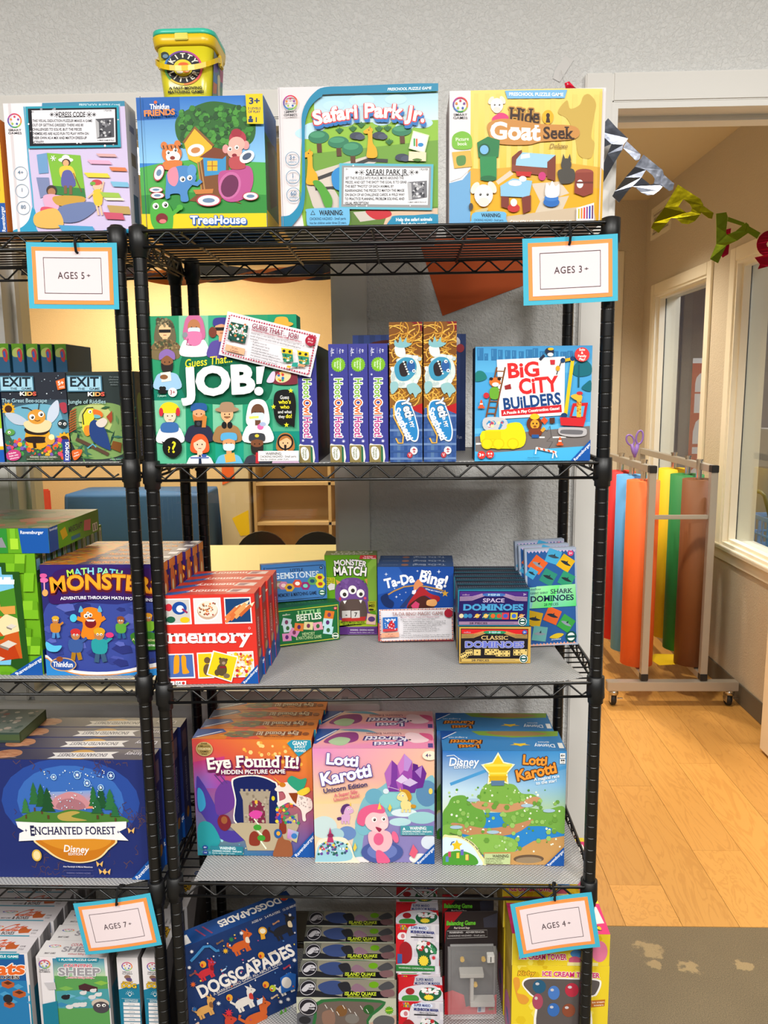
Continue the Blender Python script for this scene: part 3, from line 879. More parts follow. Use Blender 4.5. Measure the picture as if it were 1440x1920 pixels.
# sliver of the box beyond it
A = Art(.25,.205,[(0,0),(100,0),(100,100),(0,100)],'d87a2a')
A.R(0,72,100,100,'1a55a5'); A.P([(60,30),(100,18),(100,72),(60,72)],'e8c020')
A.T('LABYRINTH',94.5,42,5,'5a1848',40,3,rot=90); A.T('Ravensburger',97.6,86,2.6,'f2f4f8',22,2,rot=90)
game_box('orange and blue box edge cut off at the far left of the top shelf',.25,.205,.06,-.99,.016,1.831,('d87a2a','c86a20','d87a2a'),A)
# 2 tree house box
A = Art(.231,.234,[(771,546),(1473,534),(1509,1284),(798,1290)],'2f82cf')
A.G(771,530,1520,900,'1f6fc6','8ec8ee'); A.P([(760,530),(1010,530),(1015,640),(1000,660),(770,668)],'1560b4')
A.P([(760,930),(900,900),(1100,880),(1500,900),(1520,1190),(770,1200)],'4aa84a'); A.P([(770,1080),(1000,1060),(1510,1080),(1520,1190),(780,1195)],'2f8a38')
A.S([(985,690),(1010,640),(1080,600),(1180,568),(1290,580),(1380,610),(1430,680),(1420,780),(1330,830),(1180,840),(1060,810),(1000,770)],'2a6428')
A.dots(['3a8230','1f4f22','4a9438'],150,1010,600,1410,810,9,20,3)
A.P([(1120,860),(1290,860),(1280,1060),(1360,1130),(1250,1100),(1190,1130),(1060,1110),(1130,1060)],'7a4a24')
A.P([(1035,790),(1095,712),(1195,800),(1190,825),(1150,870),(1110,905),(1060,880)],'e8b428'); A.L([(1032,790),(1095,708),(1200,808)],14,'8a5a2a')
A.P([(1140,862),(1270,850),(1270,960),(1150,975)],'3a92c8'); A.P([(1120,870),(1200,815),(1295,840),(1250,880)],'7a3c20'); A.R(1165,890,1222,945,'e8b428'); A.L([(1193,890),(1193,945)],4,'a05a20'); A.L([(1165,918),(1222,918)],4,'a05a20')
A.L([(1125,890),(1150,1050)],8,'b4824a'); A.L([(1112,895),(1132,1050)],8,'b4824a'); A.P([(1085,1050),(1200,1045),(1195,1070),(1100,1075)],'c87a3a')
A.E(1102,832,48,34,'f0ede6',10); A.E(1100,832,26,16,'c8824a',10)
A.S([(1230,960),(1300,940),(1400,920),(1425,1000),(1390,1090),(1300,1120),(1240,1080)],'b8508e'); A.E(1292,1028,62,78,'c86aa2',-20); A.E(1292,1030,48,64,'6a2450',-20)
# monkey
A.E(1335,770,48,46,'b0384a'); A.E(1328,740,30,24,'a02c3c'); A.E(1268,826,18,24,'e89a98'); A.E(1382,806,18,24,'e89a98'); A.E(1318,838,42,40,'f0b0a4'); A.E(1330,800,46,40,'f0b0a4')
bigeye(A,1292,826,12); bigeye(A,1330,818,12); A.E(1318,862,14,10,'8a2030'); A.S([(1290,880),(1350,870),(1380,930),(1300,935)],'b84a50'); A.E(1388,870,44,32,'f4f2ec',30); A.E(1388,868,28,17,'4a5a78',30)
# tiger
A.E(968,850,56,52,'d87a38'); A.E(925,805,18,20,'d87a38'); A.E(1000,798,18,20,'d87a38'); A.E(975,868,40,32,'f4eee4'); bigeye(A,948,845,13); bigeye(A,988,832,13); A.E(972,874,14,10,'8a3028')
for k in range(5):A.L([(920+k*22,806),(926+k*22,826)],5,'2a1c14')
A.S([(925,895),(1020,890),(1010,935),(930,938)],'d87a38')
# elephant
A.S([(940,960),(1000,920),(1075,925),(1105,980),(1085,1020),(1055,1060),(1060,1112),(1020,1115),(1010,1075),(960,1075),(955,1095),(930,1095),(935,1010)],'4a86c4')
A.S([(945,950),(990,925),(1005,985),(985,1030),(950,1010)],'e88aa0'); A.E(1080,945,26,34,'5a96d0'); bigeye(A,1028,992,16); bigeye(A,1068,985,15); A.L([(1070,1010),(1110,1020),(1132,1000)],24,'4a86c4')
for(x,y,a,b,r)in((896,956,28,48,-20),(878,1050,40,16,0),(886,1082,40,18,0),(1175,1112,70,34,0),(1412,1090,46,24,0)):
 A.E(x,y,a,b,'b83a50',r); A.E(x,y,a*.88,b*.85,'f2efe8',r); A.E(x,y,a*.5,b*.4,'6a86a8',r)
A.R(760,1186,1530,1300,'f0cc10')
# frog
A.S([(845,1150),(870,1110),(920,1105),(955,1140),(975,1200),(960,1290),(890,1290),(850,1240)],'4aa83a'); A.L([(960,1195),(1015,1150)],22,'4aa83a'); A.E(1012,1150,18,16,'4aa83a'); bigeye(A,876,1142,18); bigeye(A,930,1135,18); A.E(910,1212,34,30,'7a1c24'); A.E(915,1228,20,12,'e07a78')
A.T('TreeHouse',1230,1222,44,'ffffff',318,3,out='2a66b8',ob=1,sh=('1f4f9c',5,6)); A.T("Frog's Super Slide Game",1228,1272,16,'1f3a6a',236,3)
A.T('Thinkfun',906,600,26,'ffffff',108,3); A.E(884,577,9,8,'e8642a'); A.T('FRIENDS',904,632,30,'f08a3a',172,4,rot=3)
A.P([(1378,530),(1520,530),(1520,696),(1390,694)],'f0cc10'); A.T('3+',1428,572,32,'1f3a6a',62,4); A.T('3 LEVELS',1428,612,12,'1f3a6a',72,2); A.T('OF PLAY',1428,630,12,'1f3a6a',66,2); A.E(1408,660,9,9,'1f3a6a',n=8); A.R(1396,668,1422,686,'1f3a6a'); A.T('1',1440,672,24,'1f3a6a',None,4)
A.L([(800,545),(826,1290)],3,'15406a')
R_ = Art(.135,.234,None,'2a6ab4').R(0,26,100,84,'2f6a3a').R(0,84,100,100,'d8b810').P([(20,30),(80,24),(86,70),(30,80)],'3a3a30')
tree = game_box('blue and green tree house game box carrying the yellow bucket',.231,.234,.135,-.485,.016,1.831,('2f82cf','1560b4','2a5aa0'),A,right=R_)
# 3 safari box
A = Art(.284,.240,[(160,160),(1296,170),(1292,1168),(172,1172)],'e4dcdf')
A.S([(335,1170),(342,380),(372,290),(440,232),(520,226),(900,226),(1300,228),(1300,700),(1300,1180),(800,1180)],'8cb83a',3)
A.G(420,228,1300,430,'a8d4e6','d2e8ea'); A.P([(345,430),(1300,420),(1300,700),(345,760)],'8cba3c'); A.P([(345,640),(1300,560),(1300,1170),(345,1170)],'6e9c3a')
for(x,y,r)in((370,490,70),(420,450,60),(560,300,60),(760,270,70),(1000,270,60),(1180,440,60),(1060,460,50),(640,420,50),(900,420,50)):A.E(x,y,r*1.3,r*.6,'bcdff0')
A.P([(360,780),(800,660),(890,690),(560,880),(420,900)],'cfc4b8'); A.P([(352,850),(560,900),(640,1040),(500,1170),(400,1010)],'cbbfb6'); A.L([(400,830),(800,690),(940,700)],26,'3a3a3a'); A.L([(640,1040),(780,1120),(900,1100)],30,'3a3a38'); A.L([(420,890),(580,880),(680,1040)],22,'3a3a3a')
A.P([(660,1050),(1290,1030),(1290,1170),(680,1170)],'5a7a32'); A.P([(690,1060),(860,1050),(900,1110),(740,1130)],'c8beb4'); A.P([(940,1060),(1290,1040),(1290,1170),(900,1170)],'d8b89c'); A.S([(780,1050),(930,1045),(960,1090),(850,1115)],'c02a34')
for(x,y,w_,h_)in((450,520,150,110),(590,560,150,100),(690,610,150,120),(1040,490,140,90)):
 A.L([(x,y),(x+5,y+h_)],34,'5a3a26'); A.E(x,y,w_*.5,h_*.42,'2f7a5a'); A.E(x-10,y-h_*.14,w_*.36,h_*.2,'46946e')
for(x,y)in((600,475),(695,465),(755,440),(880,470),(940,468),(952,565)):
 for k in range(-2,3):A.L([(x,y+22),(x+k*13,y-18+abs(k)*6)],9,'2a6a38')
for(x,y)in((720,520),(880,522),(1040,680)):A.E(x,y,48,26,'3c4254'); A.E(x+26,y+10,34,20,'4a5266')
def giraffe(x,y,s):
 A.S([(x-18*s,y+150*s),(x-10*s,y+60*s),(x-14*s,y+10*s),(x+2*s,y-30*s),(x+22*s,y+20*s),(x+26*s,y+100*s),(x+56*s,y+150*s),(x+56*s,y+215*s),(x-20*s,y+215*s)],'e8a81c')
 A.S([(x-48*s,y+8*s),(x-10*s,y-18*s),(x+24*s,y-14*s),(x+20*s,y+14*s),(x-30*s,y+26*s)],'e8a81c')
 A.E(x-4*s,y-2*s,5*s,5*s,'3a2a18',n=8); A.L([(x+6*s,y-14*s),(x+8*s,y-34*s)],7*s,'c8821a')
giraffe(812,485,.88); giraffe(380,640,1.0)
A.S([(540,790),(600,740),(650,800),(640,900),(560,890)],'2a86c8'); A.S([(420,830),(470,850),(540,960),(530,1030),(490,1020),(450,920),(405,850)],'4f9c34')
A.P([(1120,495),(1232,530),(1200,655),(1088,620)],'d8e4c0'); A.P([(1126,505),(1222,536),(1194,645),(1098,614)],'f4f2ec'); A.R(1122,550,1134,605,'3f9c4a'); A.R(1138,552,1150,608,'d8602a'); A.E(1172,596,20,14,'2a86c8')
A.P([(1090,640),(1210,650),(1208,712),(1086,706)],'f0d8b8'); A.S([(1112,700),(1146,690),(1182,702),(1150,712)],'4f7a34')
# blue frame curve
A.S([(160,1180),(162,1092),(230,1078),(290,1020),(318,940),(328,800),(330,480),(334,360),(372,270),(430,205),(500,174),(700,172),(1300,172),(1300,226),(560,224),(480,238),(410,290),(372,360),(352,470),(350,800),(344,960),(322,1060),(262,1140),(220,1180)],'1f86ac',3)
A.T('PRESCHOOL PUZZLE GAME',1094,203,18,'eaf4f6',306,3,slant=.2)
A.T('Safari Park Jr.',810,396,92,'ffffff',800,3,arc=46,out='d83a3a',ob=1,sh=('2a74bc',8,22))
A.T('Safari Park Jr.',810,390,92,'fbfbf8',800,3,arc=46)
smart(A,252,276,48)
for(x,y,t,u)in((260,676,'3+','years'),(262,806,'1','player'),(264,932,'60','challenges')):
 A.ring(x,y,49,4,'4a86a8'); A.T(t,x,y-10,30,'2a6a94',None,1); A.T(u,x,y+22,13,'4a86a8',60,1)
A.S([(355,1060),(362,1036),(520,1030),(650,1034),(666,1060),(664,1140),(640,1160),(520,1164),(380,1158),(358,1140)],'6cb4de',3)
A.P([(384,1080),(402,1046),(420,1080)],'1a2a3a'); A.P([(390,1076),(402,1054),(414,1076)],'6cb4de'); A.T('WARNING:',534,1066,34,'1a2a3a',170,4); A.T('CHOKING HAZARD - Small parts.',510,1108,19,'1a3a5a',264,1); A.T('Not for children under three (3) years.',510,1138,16,'1a3a5a',266,1)
A.S([(955,1172),(960,1115),(985,1094),(1120,1092),(1300,1090),(1300,1176)],'1f86ac',3); A.T('Help the safari animals',1122,1122,22,'f0f6f6',256,3); A.T('find their spots!',1122,1154,22,'f0f6f6',178,3)
A.L([(172,165),(186,1170)],3,'9a9298')
safari = game_box('white box with a giraffe and tree park scene, middle of the top shelf',.284,.240,.20,-.225,.0,1.831,('e4dcdf','e4dcdf','d8d0d0'),A)
# 4 hide and seek goat box
A = Art(.274,.227,[(95,215),(750,195),(742,765),(94,778)],'e6e0e2')
A.G(183,200,735,560,'f0d878','e4c048')
for k in range(12):A.P([(196+k*46,225),(216+k*46,225),(214+k*46,560),(196+k*46,560)],'ecd070')
A.S([(150,800),(170,560),(260,540),(735,530),(735,800)],'d8a83c',3); A.P([(183,600),(330,560),(480,590),(735,620),(735,770),(183,780)],'e0a820')
A.P([(290,590),(350,545),(365,560),(300,605)],'d8c8b4'); A.P([(440,600),(560,590),(600,640),(480,680)],'d6c6b2'); A.P([(480,670),(600,650),(560,740),(450,740)],'d2c2ac'); A.P([(330,740),(700,690),(720,770),(330,780)],'c8b49a')
A.S([(548,300),(585,250),(600,285),(640,268),(655,232),(680,225),(708,262),(700,320),(690,400),(705,430),(690,490),(640,480),(620,400),(590,330)],'c8a850')
A.P([(94,600),(150,585),(183,545),(183,780),(92,782)],'6fa6d2'); A.L([(98,590),(140,575),(182,535)],6,'f2f0ee')
A.S([(105,420),(115,395),(148,382),(180,395),(190,425),(182,455),(115,455)],'7ab83c'); A.T('Picture',148,415,14,'f4f8e8',56,1,rot=4); A.T('book',148,434,14,'f4f8e8',40,1); A.P([(105,470),(182,462),(190,530),(115,538)],'d8b050'); A.S([(125,490),(160,485),(160,520),(130,525)],'5a8a4a')
smart(A,140,272,29)
A.P([(325,213),(586,207),(576,242),(336,246)],'7ab6e2'); A.T('PRESCHOOL PUZZLE GAME',456,227,13,'f8fafc',228,3)
# goat heads
def goat(x,y,s):
 A.E(x-24*s,y-26*s,10*s,18*s,'e8dcd0',-30); A.E(x+24*s,y-28*s,10*s,18*s,'e8dcd0',30); A.E(x,y-6*s,26*s,30*s,'f4f0ec'); A.E(x,y+14*s,16*s,13*s,'f0d8d0'); bigeye(A,x-10*s,y-8*s,7*s); bigeye(A,x+10*s,y-8*s,7*s)
goat(292,280,1.0); A.S([(275,325),(310,305),(340,320),(330,345),(280,345)],'e0407a')
A.T('Hide',408,318,58,'3a2418',128,3,serif=True,out='c08c40',ob=1,rot=-3); A.E(506,322,24,30,'e8b020'); A.E(506,315,8,10,'3a2418'); A.P([(501,320),(511,320),(516,345),(497,345)],'3a2418')
A.S([(255,380),(262,345),(330,330),(470,350),(620,360),(625,410),(480,425),(420,438),(290,432)],'c88c48'); A.T('Goat',368,382,66,'fdf8f0',210,4,serif=True,rot=-2); A.T('Seek',548,388,48,'3a2418',124,3,serif=True); A.T('Deluxe',550,442,20,'8a6a3a',78,0,slant=.3,serif=True)
# clock, bed, wolf, stump, table, pawn
A.P([(210,430),(255,405),(305,420),(300,490),(216,492)],'2a7a48'); A.E(240,460,25,26,'1f5a3a'); A.E(240,460,18,19,'7ab6e2'); A.P([(222,490),(292,488),(292,585),(226,588)],'2f8a50'); A.E(258,580,34,12,'246a40')
A.P([(356,490),(385,465),(398,460),(398,560),(356,545)],'7a3a2a'); A.P([(356,520),(530,540),(536,560),(530,585),(505,570),(356,550)],'8a4432'); A.P([(375,500),(400,470),(540,480),(505,535),(372,525)],'9ccbe4'); A.P([(395,480),(430,474),(432,492),(392,498)],'e8f0f4'); A.P([(505,510),(540,480),(540,590),(505,580)],'7a3a2a'); A.P([(372,550),(440,552),(435,572),(378,570)],'c02a2a'); A.E(484,570,16,18,'c83a7a')
A.E(585,520,22,26,'4a4640'); A.P([(566,505),(572,475),(582,500)],'4a4640'); A.P([(590,500),(600,475),(606,505)],'4a4640'); A.S([(552,545),(615,540),(618,590),(575,602),(558,590)],'4a4640')
A.E(662,552,38,14,'9a4a3a'); A.P([(624,555),(700,552),(700,640),(660,655),(620,640)],'8a3c2e'); A.E(644,602,14,18,'d8dce0'); A.R(626,592,700,600,'6a2c22')
A.P([(308,612),(360,580),(442,590),(430,660),(310,655)],'8cc0e0'); A.P([(312,655),(345,660),(345,710),(312,700)],'7a3428'); A.P([(398,660),(438,650),(438,715),(405,730)],'7a3428'); A.E(370,600,28,12,'f4f4f2'); A.E(402,582,16,12,'f4f4f2'); A.E(365,705,26,18,'c03030'); A.E(365,682,14,16,'f0ece8')
A.E(524,680,34,20,'2a6ab8'); A.E(524,662,30,14,'3a7ac8'); A.S([(500,655),(502,600),(516,610),(526,590),(540,612),(556,605),(552,655)],'e8e8ea')
goat(238,660,1.5); A.E(185,700,9,15,'4a4440'); A.S([(200,720),(255,705),(240,730)],'c8b880')
A.S([(186,760),(192,730),(230,722),(325,722),(332,750),(330,780),(186,780)],'6cb4de',3); A.T('WARNING:',270,737,15,'1a2a3a',82,4); A.T('CHOKING HAZARD - Small parts.',260,757,9,'1a3a5a',126,1); A.T('Not for children under 3 years.',260,770,8,'1a3a5a',124,1)
A.T('CAN YOU OUTSMART THE WOLF?',480,765,15,'fdfaf4',262,3)
A.P([(630,705),(704,682),(706,765),(630,768)],'f4f2ee')
for k, c in enumerate(('c8b82a','e08a2a','d83a34','8a3a8c','2a4ab0','6a3a6a')):A.R(637+k*11.5,708-k*3,644+k*11.5,750,c)
A.L([(735,205),(727,770)],5,'d0c8c4')
hide = game_box('white box with yellow cover of toy furniture, right end of the top shelf',.274,.227,.12,.079,.0,1.832,('e6e0e2','e6e0e2','ded8d8'),A)
# ============================ SECOND SHELF
# guess the job
A = Art(.274,.275,[(85,130),(1183,130),(1205,1232),(125,1230)],'2f9a70')
G1, G2, G3, G4 = '2a9468', '7cc4a0', '12785a', '4aa884'
for(x0,y0,x1,y1,c)in((60,120,305,380,G1),(305,120,525,400,G2),(525,120,760,400,'3aa682'),(760,120,970,400,G1),(970,120,1210,400,'17926a'),(60,380,330,640,G1),(960,380,1210,640,G2),(60,636,340,756,'0f7a62'),(960,640,1210,1000,G4),
(60,756,345,996,G2),(345,756,560,996,'168a66'),(550,756,785,996,G2),(775,756,1000,996,'2a9a74'),(60,990,352,1240,'5ab890'),(345,996,575,1240,'12906a'),(565,996,790,1240,'1a9a80'),(780,996,1005,1240,G4),(1000,996,1215,1240,'128a78')):
 A.R(x0,y0,x1,y1,c)
A.S([(300,600),(318,450),(370,410),(520,378),(700,380),(900,420),(1000,500),(1005,640),(985,720),(930,775),(700,795),(480,780),(370,760),(330,700)],'0d6a4c')
def person(x,y,s,skin,top,hair=None,shape='hair',extra=None):
 """a generic portrait of a worker: shoulders, neck, head, hair or cap"""
 A.S([(x-100*s,y+210*s),(x-92*s,y+120*s),(x-48*s,y+86*s),(x+48*s,y+86*s),(x+92*s,y+120*s),(x+100*s,y+210*s)],top)
 if shape=='hair' and hair:A.S([(x-62*s,y+60*s),(x-66*s,y-20*s),(x-30*s,y-72*s),(x+30*s,y-72*s),(x+66*s,y-20*s),(x+62*s,y+60*s)],hair)
 if shape=='hood':A.S([(x-72*s,y+92*s),(x-74*s,y-20*s),(x-40*s,y-84*s),(x+40*s,y-84*s),(x+74*s,y-20*s),(x+72*s,y+92*s)],hair)
 A.R(x-20*s,y+40*s,x+20*s,y+95*s,skin); A.E(x,y,48*s,58*s,skin)
 if shape=='hair' and hair:A.S([(x-50*s,y-12*s),(x-40*s,y-60*s),(x+40*s,y-60*s),(x+50*s,y-12*s),(x+10*s,y-38*s)],hair)
 if shape=='cap':A.S([(x-58*s,y-22*s),(x-50*s,y-76*s),(x+50*s,y-76*s),(x+58*s,y-22*s),(x,y-34*s)],hair)
 if shape=='hat':A.E(x,y-34*s,92*s,22*s,hair); A.S([(x-48*s,y-36*s),(x-40*s,y-86*s),(x+40*s,y-86*s),(x+48*s,y-36*s)],hair)
 if shape=='turban':A.S([(x-58*s,y-14*s),(x-56*s,y-70*s),(x,y-100*s),(x+58*s,y-70*s),(x+58*s,y-14*s),(x,y-50*s)],hair)
 if extra!='mask_dark':
  for sx in(-1,1):A.E(x+sx*18*s,y+2*s,5*s,6*s,'2a1c18',n=8)
 A.L([(x-12*s,y+32*s),(x+12*s,y+32*s)],5*s,'a04a3c')
 if extra=='beard':A.S([(x-48*s,y+10*s),(x-20*s,y+24*s),(x+20*s,y+24*s),(x+48*s,y+10*s),(x+34*s,y+76*s),(x-34*s,y+76*s)],'2a2422')
 if extra=='redbeard':A.S([(x-48*s,y+6*s),(x-16*s,y+22*s),(x+16*s,y+22*s),(x+48*s,y+6*s),(x+30*s,y+72*s),(x-30*s,y+72*s)],'c8783c')
 if extra=='mask':A.S([(x-42*s,y+10*s),(x,y+4*s),(x+42*s,y+10*s),(x+34*s,y+52*s),(x-34*s,y+52*s)],'cfe4f0')
 if extra=='glasses':A.R(x-46*s,y-10*s,x+46*s,y+14*s,'1c1a1a')
person(200,240,.98,'e8c090','7a6a48','6a6048','hood','glasses'); A.S([(118,330),(200,300),(290,330),(300,378),(105,378)],'7a6444'); A.dots(['4a5238','9a8458','5a4832'],40,125,310,290,372,7,13,5); A.dots(['8a8060','4a4a38'],26,140,150,262,215,8,14,6)
person(420,215,1.0,'b87a50','f4f2f4','c86a96','hood','mask'); A.S([(365,255),(470,255),(470,330),(420,355),(370,330)],'d87aa8'); A.L([(375,300),(362,345),(400,350)],7,'a03a6a'); A.E(352,272,20,20,'8a8e98')
person(625,230,1.0,'e0a078','5a4a9a','3f3a8c','cap','glasses'); A.E(560,255,30,40,'7a3a2a')
person(1075,235,.95,'e8b488','8a6a4a','d8a83c','hat')
person(215,470,.95,'8a5a38','9cc4e4','8a6ab0','turban','beard'); A.P([(165,550),(240,542),(245,610),(172,620)],'e8e2d8'); A.E(190,582,30,18,'8a5a38')
A.E(168,665,16,14,'1a1a1a'); A.E(165,690,22,16,'1a1a1a'); A.E(188,665,16,14,'1a1a1a'); A.E(190,690,22,16,'1a1a1a'); A.T('2 players',172,720,14,'c8e8dc',66,1); A.E(253,696,34,34,'f4f4f2'); A.T('3+',253,696,32,'9a2a3a',42,2)
A.S([(1015,560),(1090,545),(1190,545),(1200,640),(1015,640)],'7a2c3a'); A.E(1085,590,60,42,'e8cf9a',20); A.dots(['c83a3a','2a6ab0','3a9a5a','e8b02a'],9,1045,565,1120,620,8,12,8); A.S([(960,625),(1000,555),(1025,560),(1012,628)],'d8c8e0')
person(230,870,.95,'f0d0b4','f0ecf0',None); A.S([(158,845),(170,790),(225,768),(285,790),(300,845)],'f0d020'); A.E(165,842,16,32,'c82a3a'); A.E(292,842,16,32,'c82a3a'); A.S([(175,925),(280,925),(285,990),(168,990)],'3a6aa8')
person(450,858,.98,'e0a478','2a2c44','2a5a9a','cap','redbeard'); A.P([(415,908),(482,908),(482,955),(415,955)],'1c1c20'); A.E(446,932,16,16,'3a3c44'); A.P([(480,860),(510,880),(500,960),(470,960)],'c8803c')
person(662,862,.98,'e8b080','a0784c','a8876a','hat'); A.E(640,945,20,26,'1c1c1e'); A.E(682,945,20,26,'1c1c1e'); A.L([(640,884),(686,884)],8,'6a4a28')
person(893,850,1.05,'6a4632','f6f4f6','f6f4f6','hood','mask'); A.P([(828,882),(900,878),(900,896),(830,900)],'d8dc6a'); A.E(912,960,24,22,'d86aa8'); A.E(930,940,24,16,'a8b8d8')
A.S([(1012,780),(1030,705),(1100,685),(1160,705),(1180,790),(1172,900),(1165,965),(1130,945),(1060,945),(1020,890)],'151515')
A.T('Guess',1095,742,26,'f4f4f0',68,1); A.T("who's",1096,776,28,'f0e02a',92,3); A.T('who',1097,813,26,'f0e02a',68,3); A.T('and what',1096,850,22,'f4f4f0',104,1); A.T('they',1072,885,22,'f4f4f0',46,1); A.T('do!',1126,882,28,'f0e02a',48,3)
for(x,y)in((1142,694),(1012,812),(1108,948)):A.star(x,y,20,'e8e02a')
A.E(247,1108,74,76,'151515'); A.P([(165,1060),(200,1070),(190,1090)],'151515'); A.T('?',258,1105,82,'f0e02a',None,2); A.T('?',222,1122,44,'f0e02a',None,2)
person(455,1085,.98,'f0c8a8','f2eef0','e0592a'); A.P([(448,1165),(462,1165),(468,1230),(444,1230)],'1c2a44'); A.P([(380,1180),(525,1180),(520,1192),(385,1192)],'6a7ab0'); A.P([(465,1160),(510,1160),(500,1180),(472,1180)],'3a5aa8')
person(675,1080,.98,'d89a68','6ab8dc','5aaad8','cap','mask'); A.P([(640,1165),(715,1150),(725,1215),(650,1225)],'f0a84a')
person(887,1085,.98,'7a4a30','3a3c48','3c3e44','cap','beard'); A.E(887,1026,16,12,'d8c83a'); A.P([(878,1150),(896,1150),(900,1232),(874,1232)],'c02a34')
person(1100,1080,.95,'e8b888','c8a8c4','b07038'); A.ring(1100,1075,54,12,'1c1c1e'); A.P([(1090,1095),(1108,1095),(1104,1150),(1094,1150)],'1c1c1e')
A.R(895,1140,1200,1216,'eeeaea'); A.T('WARNING:',1012,1160,19,'1c1c1c',120,2); A.T('CHOKING HAZARD - Small parts.',1046,1182,15,'1c1c1c',276,1); A.T('Not for children under 3 yrs.',1018,1202,12,'3a3a3a',216,1)
A.T('JOB',612,612,192,'eeeaee',512,4,rot=2,out='eeeaee',ob=-4); A.P([(888,515),(952,512),(926,640),(888,642)],'eeeaee'); A.E(905,695,34,32,'eeeaee')
A.T('Guess That...',530,468,58,'f0e02a',360,1,rot=6,slant=.15)
job = game_box('green box of worker portraits with a tilted card over its corner',.274,.275,.055,-.477,.0,1.4045,('2f9a70','1a9a72','128a66'),A)
# four upright blue spine boxes
def hoot_art():
 A = Art(.036,.22,[(290,378),(447,378),(460,1340),(303,1340)],'3d3f8e')
 A.T('2-4',328,435,18,'e8e8f2',None,2,rot=-90); A.T('Players',318,442,12,'d8d8ec',66,1,rot=-90); A.L([(363,408),(363,455)],2,'a8aad0'); A.T('4+',408,435,18,'e8e8f2',None,2,rot=-90); A.T('Ages',388,435,12,'d8d8ec',40,1,rot=-90)
 A.star(372,543,60,'7ab428',20,.88); A.T('A Cooperative',390,543,14,'e8f4d8',84,2,rot=-90); A.T('Game for',368,543,15,'e8f4d8',66,2,rot=-90); A.T('Kids!',346,543,15,'e8f4d8',42,2,rot=-90)
 for(t,y,c,h_)in(('Hoot',730,'7aae34',158),('Owl',885,'e06a2a',130),('Hoot!',1050,'b83a86',176)):
  A.T(t,372,y,62,'f4f4f4',h_,4,rot=-90,out='f4f4f4',ob=1); A.T(t,372,y,58,c,h_,3,rot=-90)
 for(x,y,r)in((318,624,8),(334,1158,10),(412,1166,12)):A.E(x,y,r*1.4,r*1.4,'6a6cae',n=10); A.E(x,y,r*.7,r*.7,'e8e8f8',n=8)
 A.S([(300,1340),(300,1196),(340,1194),(400,1196),(420,1215),(424,1340)],'e8e4d8',3); A.P([(303,1200),(395,1200),(410,1215),(414,1340),(303,1340)],'8a7a4a'); A.P([(396,1202),(412,1216),(416,1338),(398,1338)],'2a6a4a')
 A.S([(316,1225),(345,1210),(372,1230),(382,1270),(375,1310),(345,1322),(322,1290)],'f2f0ea'); A.T('Peaceable',358,1266,16,'5a6a3a',84,2,rot=-90); A.T('Kingdom',338,1266,16,'5a6a3a',76,2,rot=-90)
 return A
hoot_side = Art(.24,.22,None,'2a1c34').R(0,0,100,30,'2c3a28').S([(10,40),(60,30),(90,60),(50,90),(15,80)],'5a2038').S([(60,70),(90,60),(95,90),(70,92)],'8a4a1c')
h1 = game_box('upright dark blue spine box standing apart, tucked behind the tilted card',.036,.22,.24,-.204,.0,1.4045,('3d3f8e','34367e','2a2440'),hoot_art(),right=hoot_side,group='upright dark blue spine boxes')
for x, lb in((-.145,'leftmost of the three dark blue spine boxes standing together'),(-.108,'middle one of the three dark blue spine boxes standing together'),(-.0705,'dark blue spine box touching the spaghetti spine box')):
 dup(h1,(x+.018,0,1.4045),(0,0,0),lb)
